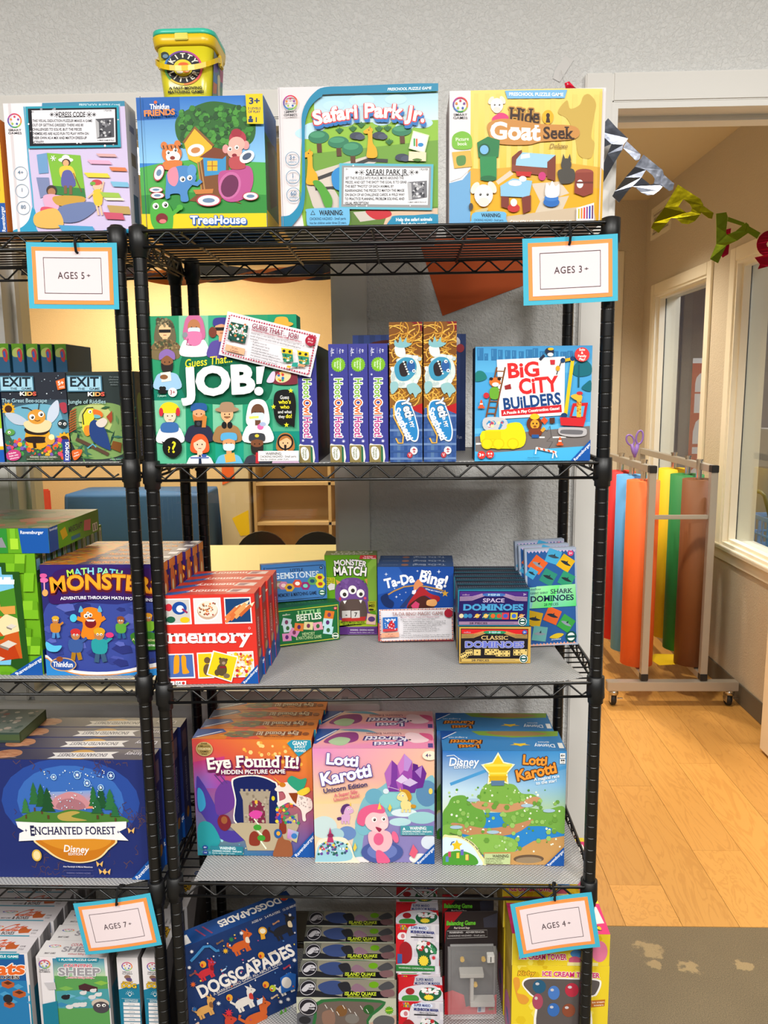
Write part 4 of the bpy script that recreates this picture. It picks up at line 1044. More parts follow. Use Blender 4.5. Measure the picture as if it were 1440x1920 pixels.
 # two spaghetti spine boxes
def yeti_art():
 A = Art(.061,.258,[(785,200),(1053,195),(1060,1345),(800,1345)],'5a2c14')
 rnd = random.Random(7)
 A.R(760,180,1080,560,'7a4a1a'); A.R(760,560,1080,920,'8a5a22'); A.P([(960,195),(1060,190),(1060,300),(1030,240)],'7a1a1c')
 for k in range(120):
  x, y = rnd.uniform(780,1060), rnd.uniform(200,850); r = rnd.uniform(40,130); a0 = rnd.uniform(0,6.3)
  A.L([(x+r*math.cos(a0+j*.35),y+r*.8*math.sin(a0+j*.35))for j in range(6)],rnd.uniform(7,11),rnd.choice(['d8a440','e4b450','c08a30','b87e28']),layer=(k%5==0))
 A.P([(800,905),(1070,880),(1070,1360),(790,1360)],'3f5f9a'); A.P([(960,900),(1070,860),(1070,960),(1000,930)],'b02024')
 for k in range(5):A.R(800+k*56,950,826+k*56,1360,'54749f' if k%2 else '2f4f8c')
 for k in range(7):A.R(790,960+k*58,1070,978+k*58,'34548e' if k%2 else '6a86b4')
 # a furry pale creature lying sideways
 A.S([(800,640),(830,560),(900,470),(990,480),(1040,560),(1040,650),(980,720),(900,740),(820,720)],'cfdad4'); A.dots(['e8ece6','b8c8c8','d8e0da'],60,810,480,1035,720,10,20,3)
 A.S([(840,460),(835,400),(900,390),(920,470),(880,490)],'dfe4de'); A.S([(830,390),(835,345),(860,370),(875,320),(895,365),(925,325),(930,365),(970,375),(930,405),(870,410)],'7fb4bc')
 A.S([(830,590),(850,530),(910,490),(980,500),(1010,560),(990,630),(930,680),(860,670)],'3f92b4'); A.S([(868,580),(880,540),(925,520),(930,560),(945,590),(930,640),(885,640)],'2a2226'); A.E(965,560,34,46,'2a5a9a'); A.E(968,525,14,14,'e8eef0'); A.E(988,600,14,14,'e8eef0'); A.E(970,526,6,6,'1c2a3a',n=8); A.E(988,600,6,6,'1c2a3a',n=8)
 for k in range(6):A.E(905+k*8,525+k*20,8,8,'e8ece4',n=7)
 A.S([(800,700),(850,690),(860,740),(810,790)],'8fbcc0'); A.S([(930,720),(1000,700),(1050,760),(1020,790),(1000,820),(980,780),(955,790)],'8fbcc0')
 A.S([(832,900),(850,850),(900,836),(950,850),(985,920),(1010,1000),(1030,1090),(1020,1165),(985,1178),(930,1130),(880,1050),(845,980)],'e8eef4'); A.S([(840,902),(856,858),(900,846),(945,858),(978,925),(1002,1003),(1020,1092),(1012,1156),(984,1166),(935,1122),(888,1044),(853,975)],'2a82c0')
 A.T('Yeti',938,905,66,'ffffff',150,4,rot=-74,out='2a3a5a',ob=0); A.T('in MY',968,1020,30,'ffffff',88,3,rot=-76); A.T('Spaghetti',905,1035,54,'ffffff',282,4,rot=-66)
 A.L([(826,880),(830,980),(870,1060),(905,1130),(900,1190),(865,1190),(845,1150)],12,'e0aa44')
 A.E(990,1252,30,32,'e8e4e4'); A.T('4+',992,1252,30,'b02a34',40,3,rot=-90); A.E(958,1288,22,24,'b83a44'); A.T('2+',958,1288,18,'f0e8e8',26,2,rot=-90)
 return A
y1 = game_box('spaghetti picture spine box next to the dark blue spines',.061,.258,.235,-.0315,-.004,1.4045,('5a2c14','6a1a1c','1c2440'),yeti_art(),group='spaghetti picture spine boxes')
dup(y1,(.032+.0305,-.004,1.4045),(0,0,0),'spaghetti picture spine box nearer the big blue construction box')
A = Art(.247,.254,None,'2a3a68')
for k in range(10):A.R(k*10,0,k*10+5,100,'31437a')
A.S([(8,12),(40,4),(78,10),(90,40),(86,80),(60,92),(20,88),(6,50)],'4a1c18'); A.ring(52,52,38,1.2,'b08838'); A.ring(56,50,30,1.0,'9a742c'); A.L([(10,20),(30,8),(55,6)],1.4,'6aa0d8'); A.E(90,7,5,5,'d8d0d4'); A.T('4',90,7,5,'a02a34',None,3); A.E(95,12,3.6,3.6,'a83a44'); A.T('Simply Fun',90,88,3,'b8c0d8',14,1)
game_box('dark plaid box facing forward at the back, behind the two spaghetti spines',.247,.254,.05,-.117,.262,1.4045,('2a3a68','243258','1c2444'),A)
# big city box
A = Art(.215,.212,[(287,368),(1165,355),(1135,1220),(275,1225)],'4aa2d8')
A.G(270,350,1170,560,'3f8ec4','5cb0de'); A.P([(270,980),(1150,930),(1150,1010),(270,1020)],'62b8e4')
rnd = random.Random(2)
for k in range(16):
 x = 300+k*52; h_ = rnd.uniform(30,75); A.R(x,450-h_,x+rnd.uniform(28,48),470,'2f72a6'); A.R(x+8,458-h_,x+14,440,'4a90c0')
A.S([(275,590),(300,550),(345,555),(370,600),(330,625),(275,625)],'1f7a74'); A.S([(1010,560),(1030,500),(1090,460),(1150,500),(1150,570),(1060,590)],'1a6a78'); A.L([(1060,500),(1056,670)],12,'17566a'); A.S([(1080,680),(1110,640),(1150,620),(1150,700)],'1a6a78')
A.P([(280,1040),(1140,960),(1140,1110),(330,1165),(280,1150)],'77706e'); A.P([(280,1150),(330,1165),(1140,1110),(1135,1225),(275,1228)],'4ab4e8'); A.P([(285,1088),(325,1086),(330,1098),(285,1102)],'f0eeea'); A.L([(760,1046),(800,1046)],10,'f0eeea'); A.L([(860,1046),(960,1044)],10,'f0eeea'); A.L([(780,985),(820,1000),(840,960),(850,1040),(815,1075),(860,1080),(830,1130)],4,'4a4644')
A.P([(445,465),(955,440),(948,880),(462,908)],'f2efec')
A.T('BiG',643,540,104,'d82a2c',246,4,rot=4); A.T('CiTY',752,655,108,'d82a2c',292,4,rot=5); A.T('BUiLDERS',705,775,82,'1a4480',436,4,rot=6)
A.P([(474,842),(926,800),(930,858),(478,888)],'cc2630'); A.T('A Puzzle & Play Construction Game!',702,846,19,'fdfaf6',424,3,rot=5,serif=True)
A.L([(508,520),(425,895)],12,'7a4a2a'); A.L([(445,520),(362,895)],12,'7a4a2a')
for k in range(8):A.L([(442-k*10.5,550+k*45),(500-k*10.5,552+k*45)],8,'8a5630')
# tiger, bird, lion, giraffe builders (plain animals)
A.E(430,632,42,34,'e4722c'); A.E(434,650,26,16,'f4ece0'); A.E(402,608,14,12,'2a1c18'); A.E(462,608,14,12,'2a1c18'); A.S([(395,680),(455,675),(450,755),(395,750)],'6aa834'); A.E(365,732,22,22,'c8303a'); A.P([(500,660),(545,645),(552,682),(505,688)],'9a2a2c')
A.E(838,400,34,26,'262c44'); A.E(845,425,22,14,'f0eeea'); A.L([(800,430),(765,465)],20,'262c44'); A.P([(842,465),(880,465),(878,500),(846,500)],'c8303a'); A.E(848,384,22,10,'e8b82a')
A.E(722,945,58,60,'6a3420'); A.E(726,948,34,36,'e8a030'); A.E(725,890,36,22,'f0c42a'); A.E(713,942,6,7,'2a1c18',n=8); A.E(740,942,6,7,'2a1c18',n=8); A.E(726,964,12,8,'8a4a20'); A.S([(685,985),(770,980),(770,1030),(695,1035)],'7a3a22'); A.R(702,1025,755,1050,'2a5a9a'); A.L([(775,1000),(800,975)],24,'e8a030'); A.P([(770,920),(795,890),(825,920),(800,950)],'e2582a'); A.P([(835,900),(875,896),(875,940),(838,942)],'5a3426')
A.L([(1012,460),(955,880)],26,'e8c41e'); A.L([(940,470),(1010,456)],22,'d8ac1a'); A.E(938,468,18,18,'1a3f6a'); A.E(1010,456,18,18,'1a3f6a'); A.L([(925,480),(905,530),(890,575)],7,'3a3a44'); A.E(900,528,16,20,'d8a01e'); A.E(945,880,24,18,'1a3f6a')
A.P([(985,890),(1010,790),(1125,785),(1105,900)],'c8242c'); A.P([(1005,885),(1025,815),(1100,810),(1085,890)],'5ab0de'); A.P([(912,895),(1110,900),(1090,965),(920,955)],'d02a30'); A.L([(1055,895),(1058,770)],34,'e8b43a'); A.S([(995,735),(1040,720),(1080,735),(1070,775),(1030,765)],'e8b43a'); A.E(1062,715,24,14,'c8303a'); A.dots(['b86a20'],10,1044,780,1070,890,5,9,4)
A.S([(900,990),(930,970),(1090,975),(1115,1005),(1095,1035),(1000,1042),(915,1025)],'b8b4b6'); A.S([(915,1000),(940,988),(1070,992),(1085,1008),(1060,1025),(930,1018)],'6e6c70')
A.S([(350,900),(500,905),(512,985),(355,990)],'c8c6c8'); A.dots(['e8e0a8','b84a6a','3a8ac0','f0f0ea'],22,375,930,490,980,9,15,4)
A.S([(330,1000),(500,985),(520,945),(610,935),(650,1000),(655,1070),(620,1120),(500,1130),(340,1110)],'ecd81c',3)
for x in(368,452,560):A.E(x,1092,44,42,'d8c412'); A.E(x,1092,36,34,'ecd81c')
A.R(352,1000,470,1060,'e0cc16')
for(x,y)in((326,800),(912,1078)):
 A.P([(x-6,y-34),(x+6,y-34),(x+16,y+18),(x-16,y+18)],'e2582a'); A.R(x-24,y+14,x+24,y+28,'e2582a'); A.R(x-11,y-10,x+11,y,'f4f0ec')
A.L([(735,1125),(885,1158)],16,'f4f0ec'); A.L([(735,1120),(728,1170)],9,'f4f0ec'); A.L([(865,1150),(855,1202)],9,'f4f0ec'); A.L([(870,1150),(888,1195)],9,'f4f0ec')
for k in range(4):A.L([(748+k*36,1124+k*8),(764+k*36,1136+k*8)],12,'e2582a')
A.E(1080,425,56,54,'d83a3a')
for i, t in enumerate(('Solo','&','Family','Play!')):A.T(t,1080,388+i*24,17,'fdf4f0',None,3)
age(A,325,1176,30,'d83a36','3+'); A.E(388,1172,30,30,'d83a36'); A.E(378,1166,7,7,'fdf4f0',n=8); A.E(398,1166,7,7,'fdf4f0',n=8); A.T('1-4',388,1186,12,'fdf4f0',None,2); A.T('Hanna Peterson',712,1196,8,'1c3a5a',90,1)
raven(A,1140,1222,152,160)
game_box('bright blue construction game box with yellow truck, right end of second shelf',.215,.212,.06,.128,.0,1.4045,('4aa2d8','3a86ba','1c2a3c'),A)
# bee and toucan boxes on the left unit
A = Art(.127,.171,[(10,660),(590,655),(640,1465),(58,1470)],'2a2e38')
A.G(0,900,650,1200,'3a4a58','5a98b0'); A.P([(40,1200),(640,1200),(645,1475),(50,1475)],'3a5a48'); A.S([(60,1040),(180,960),(400,940),(540,1000),(560,1200),(400,1330),(180,1330),(80,1200)],'6aa8c0')
A.dots(['d8e4ec','8aa0b0'],30,60,680,560,960,3,6,4)
for(x,y,r)in((85,985,48),(580,1270,60)):
 A.star(x,y,r*1.35,'e4a828',12,.72); A.E(x,y,r*.7,r*.7,'4a2c1c')
A.dots(['e8602a','d8486a','7a5ab0','f0b030','4a9a4a','2f7a5a','5a3a8a'],130,60,1260,640,1440,10,24,9)
A.S([(60,1020),(160,1030),(250,1090),(230,1130),(140,1120),(80,1070)],'b8c4d4'); A.S([(430,1080),(450,980),(520,905),(540,960),(530,1040),(470,1110)],'c4cfe0')
A.E(345,1240,115,110,'e0a028'); A.S([(230,1160),(345,1150),(450,1170),(400,1220),(260,1210)],'2a1f1c'); A.S([(240,1240),(420,1240),(410,1290),(260,1290)],'2a1f1c'); A.S([(222,1110),(300,1080),(400,1080),(470,1110),(440,1180),(340,1200),(250,1170)],'e8d0a0'); A.E(338,1055,80,68,'d8963a'); bigeye(A,298,1058,26); bigeye(A,378,1032,26); A.L([(320,1085),(345,1095),(370,1085)],6,'6a3a1c'); A.L([(300,1000),(260,975),(205,970)],7,'2a1f1c'); A.L([(355,990),(365,930)],7,'2a1f1c'); A.L([(310,1250),(320,1340)],28,'2a1f1c'); A.E(455,1265,44,46,'d8a040'); A.E(470,1240,26,26,'f4ecb0')
A.E(100,1195,42,30,'5a9a4a'); bigeye(A,92,1196,13); A.E(570,1120,44,40,'2a3438'); bigeye(A,548,1116,14); bigeye(A,590,1120,14); A.S([(545,940),(600,930),(620,1000),(575,1020)],'a83a4a')
def exitlogo(A,x,y):
 A.P([(x-2,y-2),(x+300,y),(x+308,y+136),(x+4,y+138)],'3f6a80'); A.P([(x+8,y+8),(x+290,y+10),(x+298,y+126),(x+14,y+128)],'9cc8dc'); A.T('EXIT',x+150,y+52,78,'1c2832',250,3); A.T('THE    GAME',x+190,y+112,19,'1c2832',190,2)
 A.T('KIDS',x+252,y+158,32,['f2f0ee','f0e4a0','e8a860','e05a4a'],148,4,out='3a2c24',ob=0)
exitlogo(A,16,690)
A.T('The Great Bee-scape',235,908,34,'a8ccd8',404,1)
A.P([(515,735),(600,705),(612,800),(532,815)],'d8682c'); A.T('5+',560,752,34,'fdf4ea',None,3,rot=8); A.T('AGES',568,788,13,'fdf4ea',46,2,rot=8)
A.E(130,1405,68,52,'c0407a',10); A.T('Includes',118,1385,15,'fbeef4',70,2,rot=12); A.T('little side',130,1408,14,'fbeef4',84,2,rot=12); A.T('adventures',136,1430,13,'fbeef4',84,2,rot=12)
A.P([(240,1410),(550,1410),(552,1452),(242,1452)],'3f4a38'); A.T('WARNING:  CHOKING HAZARD -',400,1422,14,'d8dcc8',250,2); A.T('Small parts. Not for children under 3 yrs.',368,1442,9,'c8ccb8',240,1)
A.P([(565,1260),(640,1258),(645,1475),(580,1475)],'2a3c8c'); A.T('KOSMOS',612,1368,32,'f4f4fa',170,3,rot=89)
game_box('dark bee picture box at the left edge of the second shelf',.127,.171,.04,-.778,.016,1.4085,('2a2e38','30343c','20242c'),A)
A = Art(.131,.171,[(610,660),(1190,655),(1255,1465),(645,1465)],'2c3636')
A.S([(640,1000),(800,940),(1000,930),(1130,1000),(1180,1200),(1100,1400),(800,1440),(650,1300)],'7a9a5a'); A.E(860,1080,150,150,'b8c47a')
rnd = random.Random(5)
for k in range(46):
 x, y, a = rnd.uniform(640,1200), rnd.uniform(940,1440), rnd.uniform(0,6.3); l = rnd.uniform(70,150)
 A.P([(x,y),(x+l*.5*math.cos(a)-12*math.sin(a),y+l*.5*math.sin(a)+12*math.cos(a)),(x+l*math.cos(a),y+l*math.sin(a)),(x+l*.5*math.cos(a)+12*math.sin(a),y+l*.5*math.sin(a)-12*math.cos(a))],rnd.choice(['2f5a3a','4a7a44','3a6a5a','5a8a50','24443a']))
for k in range(9):A.P([(700,970+k*22),(640-k*3,1000+k*24),(640-k*3,1012+k*24),(690,985+k*22)],'b04a2a')
A.L([(690,1250),(850,1330),(980,1400)],32,'5a4234')
A.S([(755,1010),(790,970),(845,975),(860,1030),(850,1070),(820,1110),(815,1200),(790,1225),(755,1180),(745,1100)],'d8d03a'); A.S([(765,1140),(815,1130),(820,1200),(790,1225),(765,1200)],'e88a2a'); A.L([(760,1120),(752,1030),(790,972),(845,968)],10,'1c1c24'); A.S([(845,985),(910,1000),(930,1040),(900,1060),(855,1045)],'e8702a'); A.S([(855,1030),(905,1040),(905,1060),(860,1062)],'6ab0b8'); bigeye(A,818,1004,16)
A.S([(815,1110),(870,1080),(950,1160),(1000,1340),(970,1350),(860,1290),(815,1220)],'26407a'); A.S([(870,1100),(930,1060),(970,1090),(940,1140),(890,1140)],'d8ccc0'); A.P([(960,1050),(1010,995),(1015,1070),(1000,1110)],'a0442c'); A.L([(790,1340),(840,1300),(870,1330)],12,'5aa8c0'); A.P([(1020,1270),(1100,1290),(1090,1380),(1000,1340)],'7a4a20')
exitlogo(A,620,692); A.T('Jungle of Riddles',794,915,34,'a8ccd0',326,1)
for i, t in enumerate(('For young','adventurers','and tricky','thinkers')):A.T(t,1028,702+i*22,13,'7a8486',None,1)
A.S([(650,1370),(690,1350),(745,1355),(720,1420),(670,1450)],'d8642a'); A.T('Solve',690,1380,13,'fbf0e4',None,2,rot=22); A.T('riddles!',692,1405,13,'fbf0e4',None,2,rot=22); A.T('Inka & Markus Brand',1070,1445,11,'b8c0b8',150,1)
R_ = Art(.04,.171,None,'22282c').T('KOSMOS',45,80,20,'7a86b8',30,2,rot=90).S([(20,30),(70,25),(80,55),(30,60)],'6a7a2a')
game_box('dark toucan picture box partly behind the shelf posts',.131,.171,.04,-.649,.016,1.4085,('2c3636','30343c','20242c'),A,right=R_)
A = Art(.1,.171,None,'2a3a6a'); A.R(0,40,100,62,'9ac02a').R(0,62,100,84,'eae4ee').R(0,82,100,86,'e8b020').R(0,86,100,100,'1f5ab0')
game_box('narrow strip of a blue and white box at the extreme left of the second shelf',.1,.171,.05,-.882,.016,1.4085,('2a3a6a','2a3a6a','1c2a4a'),A)
def parrot(A):
 A.S([(0,0),(100,0),(100,30),(60,45),(30,30),(0,50)],'5a8a20'); A.S([(10,50),(60,30),(90,60),(80,100),(10,100)],'a8b060'); A.S([(45,60),(75,40),(90,80),(80,140),(55,130)],'b03a3a'); A.S([(50,70),(66,60),(72,100),(58,110)],'3a5a9a')
A = Art(.0245,.234,[(0,0),(100,0),(100,900),(0,900)],'2f5a7a'); A.P([(0,0),(100,0),(100,130),(0,90)],'4a7a2a'); parrot(A)
sp = game_box('first thin parrot spine at the left edge, behind the bee box',.0245,.234,.13,-.872,.135,1.4085,('2f5a7a','4a6a2a','24485a'),A,group='thin parrot picture spines behind the bee box')
for k in range(1,6):
 dup(sp,(-.872+.0122+k*.0262,.135+k*.009,1.4085-.002*0),(0,0,0),'thin parrot spine, %s from the left, behind the bee box'%(['','second','third','fourth','fifth','sixth and last'][k]))
 # ============================ THIRD SHELF, left unit
A = Art(.26,.2495,[(-430,615),(290,610),(380,1650),(-360,1655)],'6aa81e')
rnd = random.Random(11)
for i in range(14):
 for j in range(14):
  if rnd.random()<.45:A.P([(-430+i*56,610+j*78),(-374+i*56,610+j*78),(-374+i*56,688+j*78),(-430+i*56,688+j*78)],rnd.choice(['78b824','5c9818','86c22c','64a01c']))
A.P([(-420,680),(135,680),(140,755),(215,755),(300,1610),(225,1600),(180,1560),(-380,1570)],'23501a')
A.P([(-420,715),(112,715),(118,780),(178,780),(255,1500),(190,1500),(188,1560),(-380,1560)],'7ac0e4'); A.P([(-420,1060),(20,1000),(90,930),(190,890),(255,1500),(-380,1560)],'4a8a26')
for(x,y)in((40,800),(110,820),(30,930)):A.R(x,y,x+80,y+40,'eef4f8'); A.R(x+20,y-20,x+60,y,'eef4f8')
A.P([(-380,1380),(60,1200),(120,1130),(215,1180),(255,1500),(-380,1560)],'c85a20'); A.P([(80,1200),(150,1110),(215,1150),(230,1260),(140,1300)],'e8d8a8'); A.P([(-200,1380),(150,1300),(140,1330),(0,1390),(-200,1420)],'3f7a22'); A.P([(40,1420),(200,1360),(240,1500),(60,1540)],'b83c14')
for(x,y,s)in((170,1380,50),(110,1510,44),(185,1220,30)):
 A.P([(x-s,y),(x,y-s*.8),(x+s,y-s*.2),(x+.1*s,y+s*.6)],'d8cfc4'); A.P([(x-s,y),(x+.1*s,y+s*.6),(x,y+s),(x-s*.9,y+s*.5)],'8a8078')
A.P([(90,1000),(110,990),(118,1050),(200,1040),(205,1110),(140,1115),(100,1050)],'d89a48')
A.T('FT',40,808,84,'b8b8bc',100,4,out='2a2a2e',ob=0,rot=2); A.T('ES',28,918,52,'e8923c',70,4,out='4a2a14',ob=0); A.P([(-380,1440),(60,1432),(72,1560),(-380,1570)],'eef2f4'); A.P([(-380,1448),(52,1440),(64,1562),(-380,1570)],'20242a'); A.T('R',32,1510,92,'5ac0ec',60,4); A.T('GAME',38,1620,28,'eef4e0',78,3)
raven(A,385,1650,200,200)
R_ = Art(.048,.2495,None,'4a861c').R(4,3,62,24,'2a4a30').R(8,5,40,14,'6a9ab8').R(66,2,92,32,'e8eee4').R(72,5,78,28,'2a2a2a').R(82,5,86,28,'2a2a2a').R(0,80,100,100,'1a3f80')
T_ = Art(.26,.048,None,'6aaa24').R(55,20,95,80,'9ac85a').R(60,30,70,60,'e8f0e0').R(75,30,92,70,'3a7a8a').R(10,20,40,80,'4a8a1c')
craft = game_box('front bright green block landscape box at the left edge of third shelf',.26,.2495,.048,-.998,.016,.9768,('6aa81e','6aaa24','4a861c'),A,top=T_,right=R_,group='green block landscape boxes')
row_behind(craft,7,.0485,'{} box back in the standing green block landscape row')
A = Art(.27,.05,[(-600,350),(405,345),(410,550),(-600,558)],'62a420')
for k in range(12):A.R(-560+k*62,340,-520+k*62,460,'7abc2c')
A.R(30,345,100,560,'2f8a34'); A.R(120,430,180,520,'a8d838'); A.P([(35,430),(60,420),(75,460),(90,505),(40,505),(30,450)],'8a8a92'); A.P([(185,345),(405,345),(410,555),(205,555)],'1a55a5'); A.T('Ravensburger',285,378,26,'f2f4f8',172,2)
R_ = Art(.25,.05,None,'5a9420').R(0,0,16,100,'1a4a94').T('Ravensburger',9,10,9,'e8eef6',14,2).P([(20,30),(30,20),(34,60),(24,70)],'c8a018').T('MINECRAFT',50,40,24,'3a3a3a',28,3).R(40,60,60,70,'6a9a20').R(40,72,58,88,'2a6a8a').P([(68,25),(82,30),(80,78),(66,70)],'d8687a').R(85,55,96,92,'eef0e8').R(87,60,89,88,'2a2a2a').R(92,60,94,88,'2a2a2a')
T_ = Art(.27,.25,None,'6a6a3a').dots(['7a6a48','5a6a34','8a7a5a','4a6a3a','9a5a3a'],60,0,0,100,100,6,14,4)
game_box('flat green box lying on top of the standing green landscape row',.27,.05,.25,-.978,.018,1.2270,('62a420','6a6a3a','5a9420'),A,top=T_,right=R_)
A = Art(.244,.227,[(320,715),(1372,700),(1395,1610),(418,1645)],'2c2c70')
A.G(320,690,1420,1000,'34226e','2c2c78'); A.S([(380,1100),(600,1040),(1000,1050),(1400,1020),(1420,1600),(420,1620)],'3a4a9a')
rnd = random.Random(3)
for k in range(34):
 x, y = rnd.uniform(400,1400), rnd.uniform(1060,1560); s_ = rnd.uniform(40,90)
 A.P([(x-s_,y),(x-s_*.3,y-s_*.5),(x+s_*.8,y-s_*.3),(x+s_,y+s_*.3),(x,y+s_*.5)],rnd.choice(['4a56a8','34408c','5a66b8','2c3478']))
A.E(360,810,34,20,'d85a9a'); A.E(365,850,40,22,'e06aa8'); A.L([(370,870),(375,960)],12,'e8a0c0'); A.E(380,960,26,30,'e8a860')
A.S([(415,1030),(440,800),(600,740),(1000,735),(1380,760),(1400,1010),(900,1000),(560,1050)],'3a1a5e')
A.T('MATH PATH',806,790,58,['b8e04a','6ad0d8','a8e87a','8ad8e0','b0a8e8','7ad8c8','a0e0a8','6ac8e0','9ae088'],486,3,arc=26)
A.T('MONSTERS',890,895,128,'f08a1e',950,4,arc=40,sh=('5a1a2a',4,8)); A.T('MONSTERS',890,893,112,'f4a82a',950,3,arc=40)
A.T('ADVENTURE THROUGH MATH MOUNTAINS',905,1006,25,'eef0fa',780,3,arc=14)
# orange monster and climbers
A.S([(700,1330),(710,1230),(690,1150),(700,1100),(770,1075),(850,1100),(870,1180),(840,1260),(830,1340)],'e8821e'); A.L([(720,1190),(660,1170)],34,'e8821e'); A.L([(850,1190),(895,1160)],34,'e8821e'); A.S([(672,1120),(690,1065),(712,1110)],'5aa8d0'); A.S([(835,1110),(850,1060),(872,1110)],'5aa8d0'); A.E(775,1210,48,42,'7a1a24'); A.P([(735,1180),(815,1180),(800,1196),(750,1196)],'f4ece0'); bigeye(A,735,1150,18); bigeye(A,772,1142,18); bigeye(A,752,1125,12); A.E(630,1170,30,34,'4ac0e0')
def climber(x,y,s,hat,coat,trousers):
 A.L([(x-10*s,y+120*s),(x-20*s,y+200*s)],34*s,trousers); A.L([(x+20*s,y+120*s),(x+40*s,y+195*s)],34*s,trousers)
 A.S([(x-50*s,y+40*s),(x+50*s,y+40*s),(x+48*s,y+130*s),(x-42*s,y+130*s)],coat); A.E(x,y,38*s,40*s,'b87a4a'); A.E(x,y-22*s,42*s,28*s,hat); bigeye(A,x-12*s,y,9*s); bigeye(A,x+14*s,y,9*s)
 A.L([(x+40*s,y+60*s),(x+90*s,y+20*s)],22*s,coat)
climber(650,1310,1.05,'c83030','3a5a9a','a8781e'); climber(850,1300,1.15,'d8a01e','2a9aa0','3a5a78'); climber(1030,1180,.75,'8a4a28','5aa03a','2a5a8a'); climber(480,1190,.75,'d8a830','c8802a','4a8ac8'); climber(1260,1150,.8,'e8a030','7ab030','3a5a9a'); A.E(940,1300,34,22,'d83a78')
A.S([(405,1370),(470,1400),(540,1400),(500,1450),(420,1440)],'5ac0e8')
A.S([(400,1480),(520,1560),(700,1600),(1000,1590),(1420,1500),(1420,1660),(400,1660)],'e8e4e4',4); A.S([(400,1500),(520,1580),(700,1625),(1000,1612),(1420,1535),(1420,1680),(400,1680)],'d8883a',4); A.S([(400,1510),(520,1590),(700,1634),(1000,1620),(1420,1548),(1420,1690),(400,1690)],'2f86cc',4)
A.E(555,1552,110,56,'d8a868'); A.E(555,1552,102,48,'2a52a0'); A.T('Thinkfun',552,1552,40,'f6f6fa',170,3); A.E(524,1510,28,22,'8a4a2a')
A.S([(1110,1300),(1200,1260),(1340,1290),(1330,1400),(1180,1400)],'3a7a2a'); A.T('A cooperative',1220,1330,22,'e8e4a0',190,1); A.T('math game',1240,1370,22,'f0f0e8',140,2); A.T('7-12',1275,1488,24,'3a3a5a',56,3)
T_ = Art(.244,.04,None,'4a3a5c').P([(0,0),(34,0),(30,100),(0,100)],'b8702a').dots(['e8942a','d86a28','2a4a8a','e8c070','5a9a4a'],30,0,0,40,100,2.5,5,5).T('MATH PATH MONSTERS',62,52,46,'e8882a',46,3,rot=180).R(90,10,98,60,'d8d4dc')
R_ = Art(.04,.227,None,'2c2a5a').P([(0,0),(100,0),(100,8),(0,8)],'d87a2a').S([(20,10),(80,12),(90,40),(60,70),(20,60)],'c8682a').E(50,25,14,6,'f0d8a0').S([(10,62),(90,66),(80,90),(20,92)],'3a5a9a').S([(30,40),(70,44),(60,56),(30,56)],'8a2a2a')
math_b = game_box('front purple and orange monster mountain box behind the shelf posts',.244,.227,.04,-.730,.016,.9768,('2c2c70','4a3a5c','2c2a5a'),A,top=T_,right=R_,group='purple monster mountain boxes')
row_behind(math_b,6,.0405,'{} box back in the purple and orange monster mountain row',dx=.004)
# ============================ THIRD SHELF, middle unit
A = Art(.178,.184,[(85,460),(755,450),(785,1115),(125,1120)],'d8362c')
def pic(x0,y0,x1,y1,c):A.P([(x0,y0),(x1,y0-4),(x1+12,y1-4),(x0+10,y1)],'f2eeee'); A.P([(x0+9,y0+9),(x1-9,y0+5),(x1+2,y1-14),(x0+18,y1-10)],c)
pic(75,486,275,678,'c8c4c0'); A.E(195,555,55,48,'1c4a9a'); A.E(200,560,28,26,'e8f0f4'); A.E(115,550,26,28,'c82a3a'); A.E(130,640,34,24,'1f5a40'); A.E(235,642,36,22,'e8c020'); A.L([(215,560),(255,590)],14,'9a2a5a')
pic(298,482,502,674,'e6dede'); A.E(405,575,86,78,'f4f0ee'); A.E(405,572,78,68,'c8a890'); A.E(405,562,74,60,'e8dccc'); A.dots(['b04a3a','8a5a3a','d8884a'],34,345,515,462,605,5,8,3)
pic(528,478,728,672,'1a4070')
for k in range(7):
 x, y = 540+(k%4)*36, 660-(k//4)*30-(k%4)*16; x2, y2 = x+82, y-78
 A.L([(x,y),(x2,y2)],24,['e8824a','d8703a','e8a060','c8602e'][k%4]); A.P([(x2-10,y2-8),(x2+10,y2+10),(x2+30,y2-26)],'f0d8b8')
A.T('memory',415,762,96,'f4efee',612,3,serif=True); A.ring(718,704,7,2,'f4efee')
pic(90,892,298,1076,'4a6ab0'); A.S([(155,912),(190,908),(190,1000),(185,1030),(150,1040),(148,1020)],'e89a1e'); A.S([(208,912),(240,912),(245,990),(265,1030),(220,1040),(212,1010)],'e89a1e')
pic(322,884,440,1076,'e8c81e'); A.E(400,940,24,24,'6a5238'); A.E(400,1010,30,44,'6a5238')
pic(548,878,745,1070,'e8d8c8'); A.dots(['e8c81e','c8303a','f4f0ea','d88a3a','e8e060'],110,566,892,738,1060,8,13,6)
A.P([(445,866),(634,914),(582,1104),(394,1044)],'f2eeee'); A.P([(453,876),(624,920),(578,1094),(404,1038)],'e8cc1e')
A.E(510,1010,38,46,'5a4a34'); A.E(520,950,30,28,'6a583c'); A.E(498,928,10,10,'5a4a34'); A.E(545,936,10,10,'5a4a34'); A.E(524,960,13,11,'a8907a'); A.L([(495,990),(540,990)],14,'8a2430'); A.E(475,1030,20,24,'5a4a34'); A.E(545,1055,24,18,'7a6850')
A.R(126,1092,156,1122,'f2eeee'); A.R(162,1090,242,1120,'f2eeee'); A.T('64',186,1106,18,'3a3a3a',34,1); A.E(222,1106,12,11,'c82a2c',n=10); A.T('+',142,1106,14,'3a3a3a')
raven(A,785,1114,138,150)
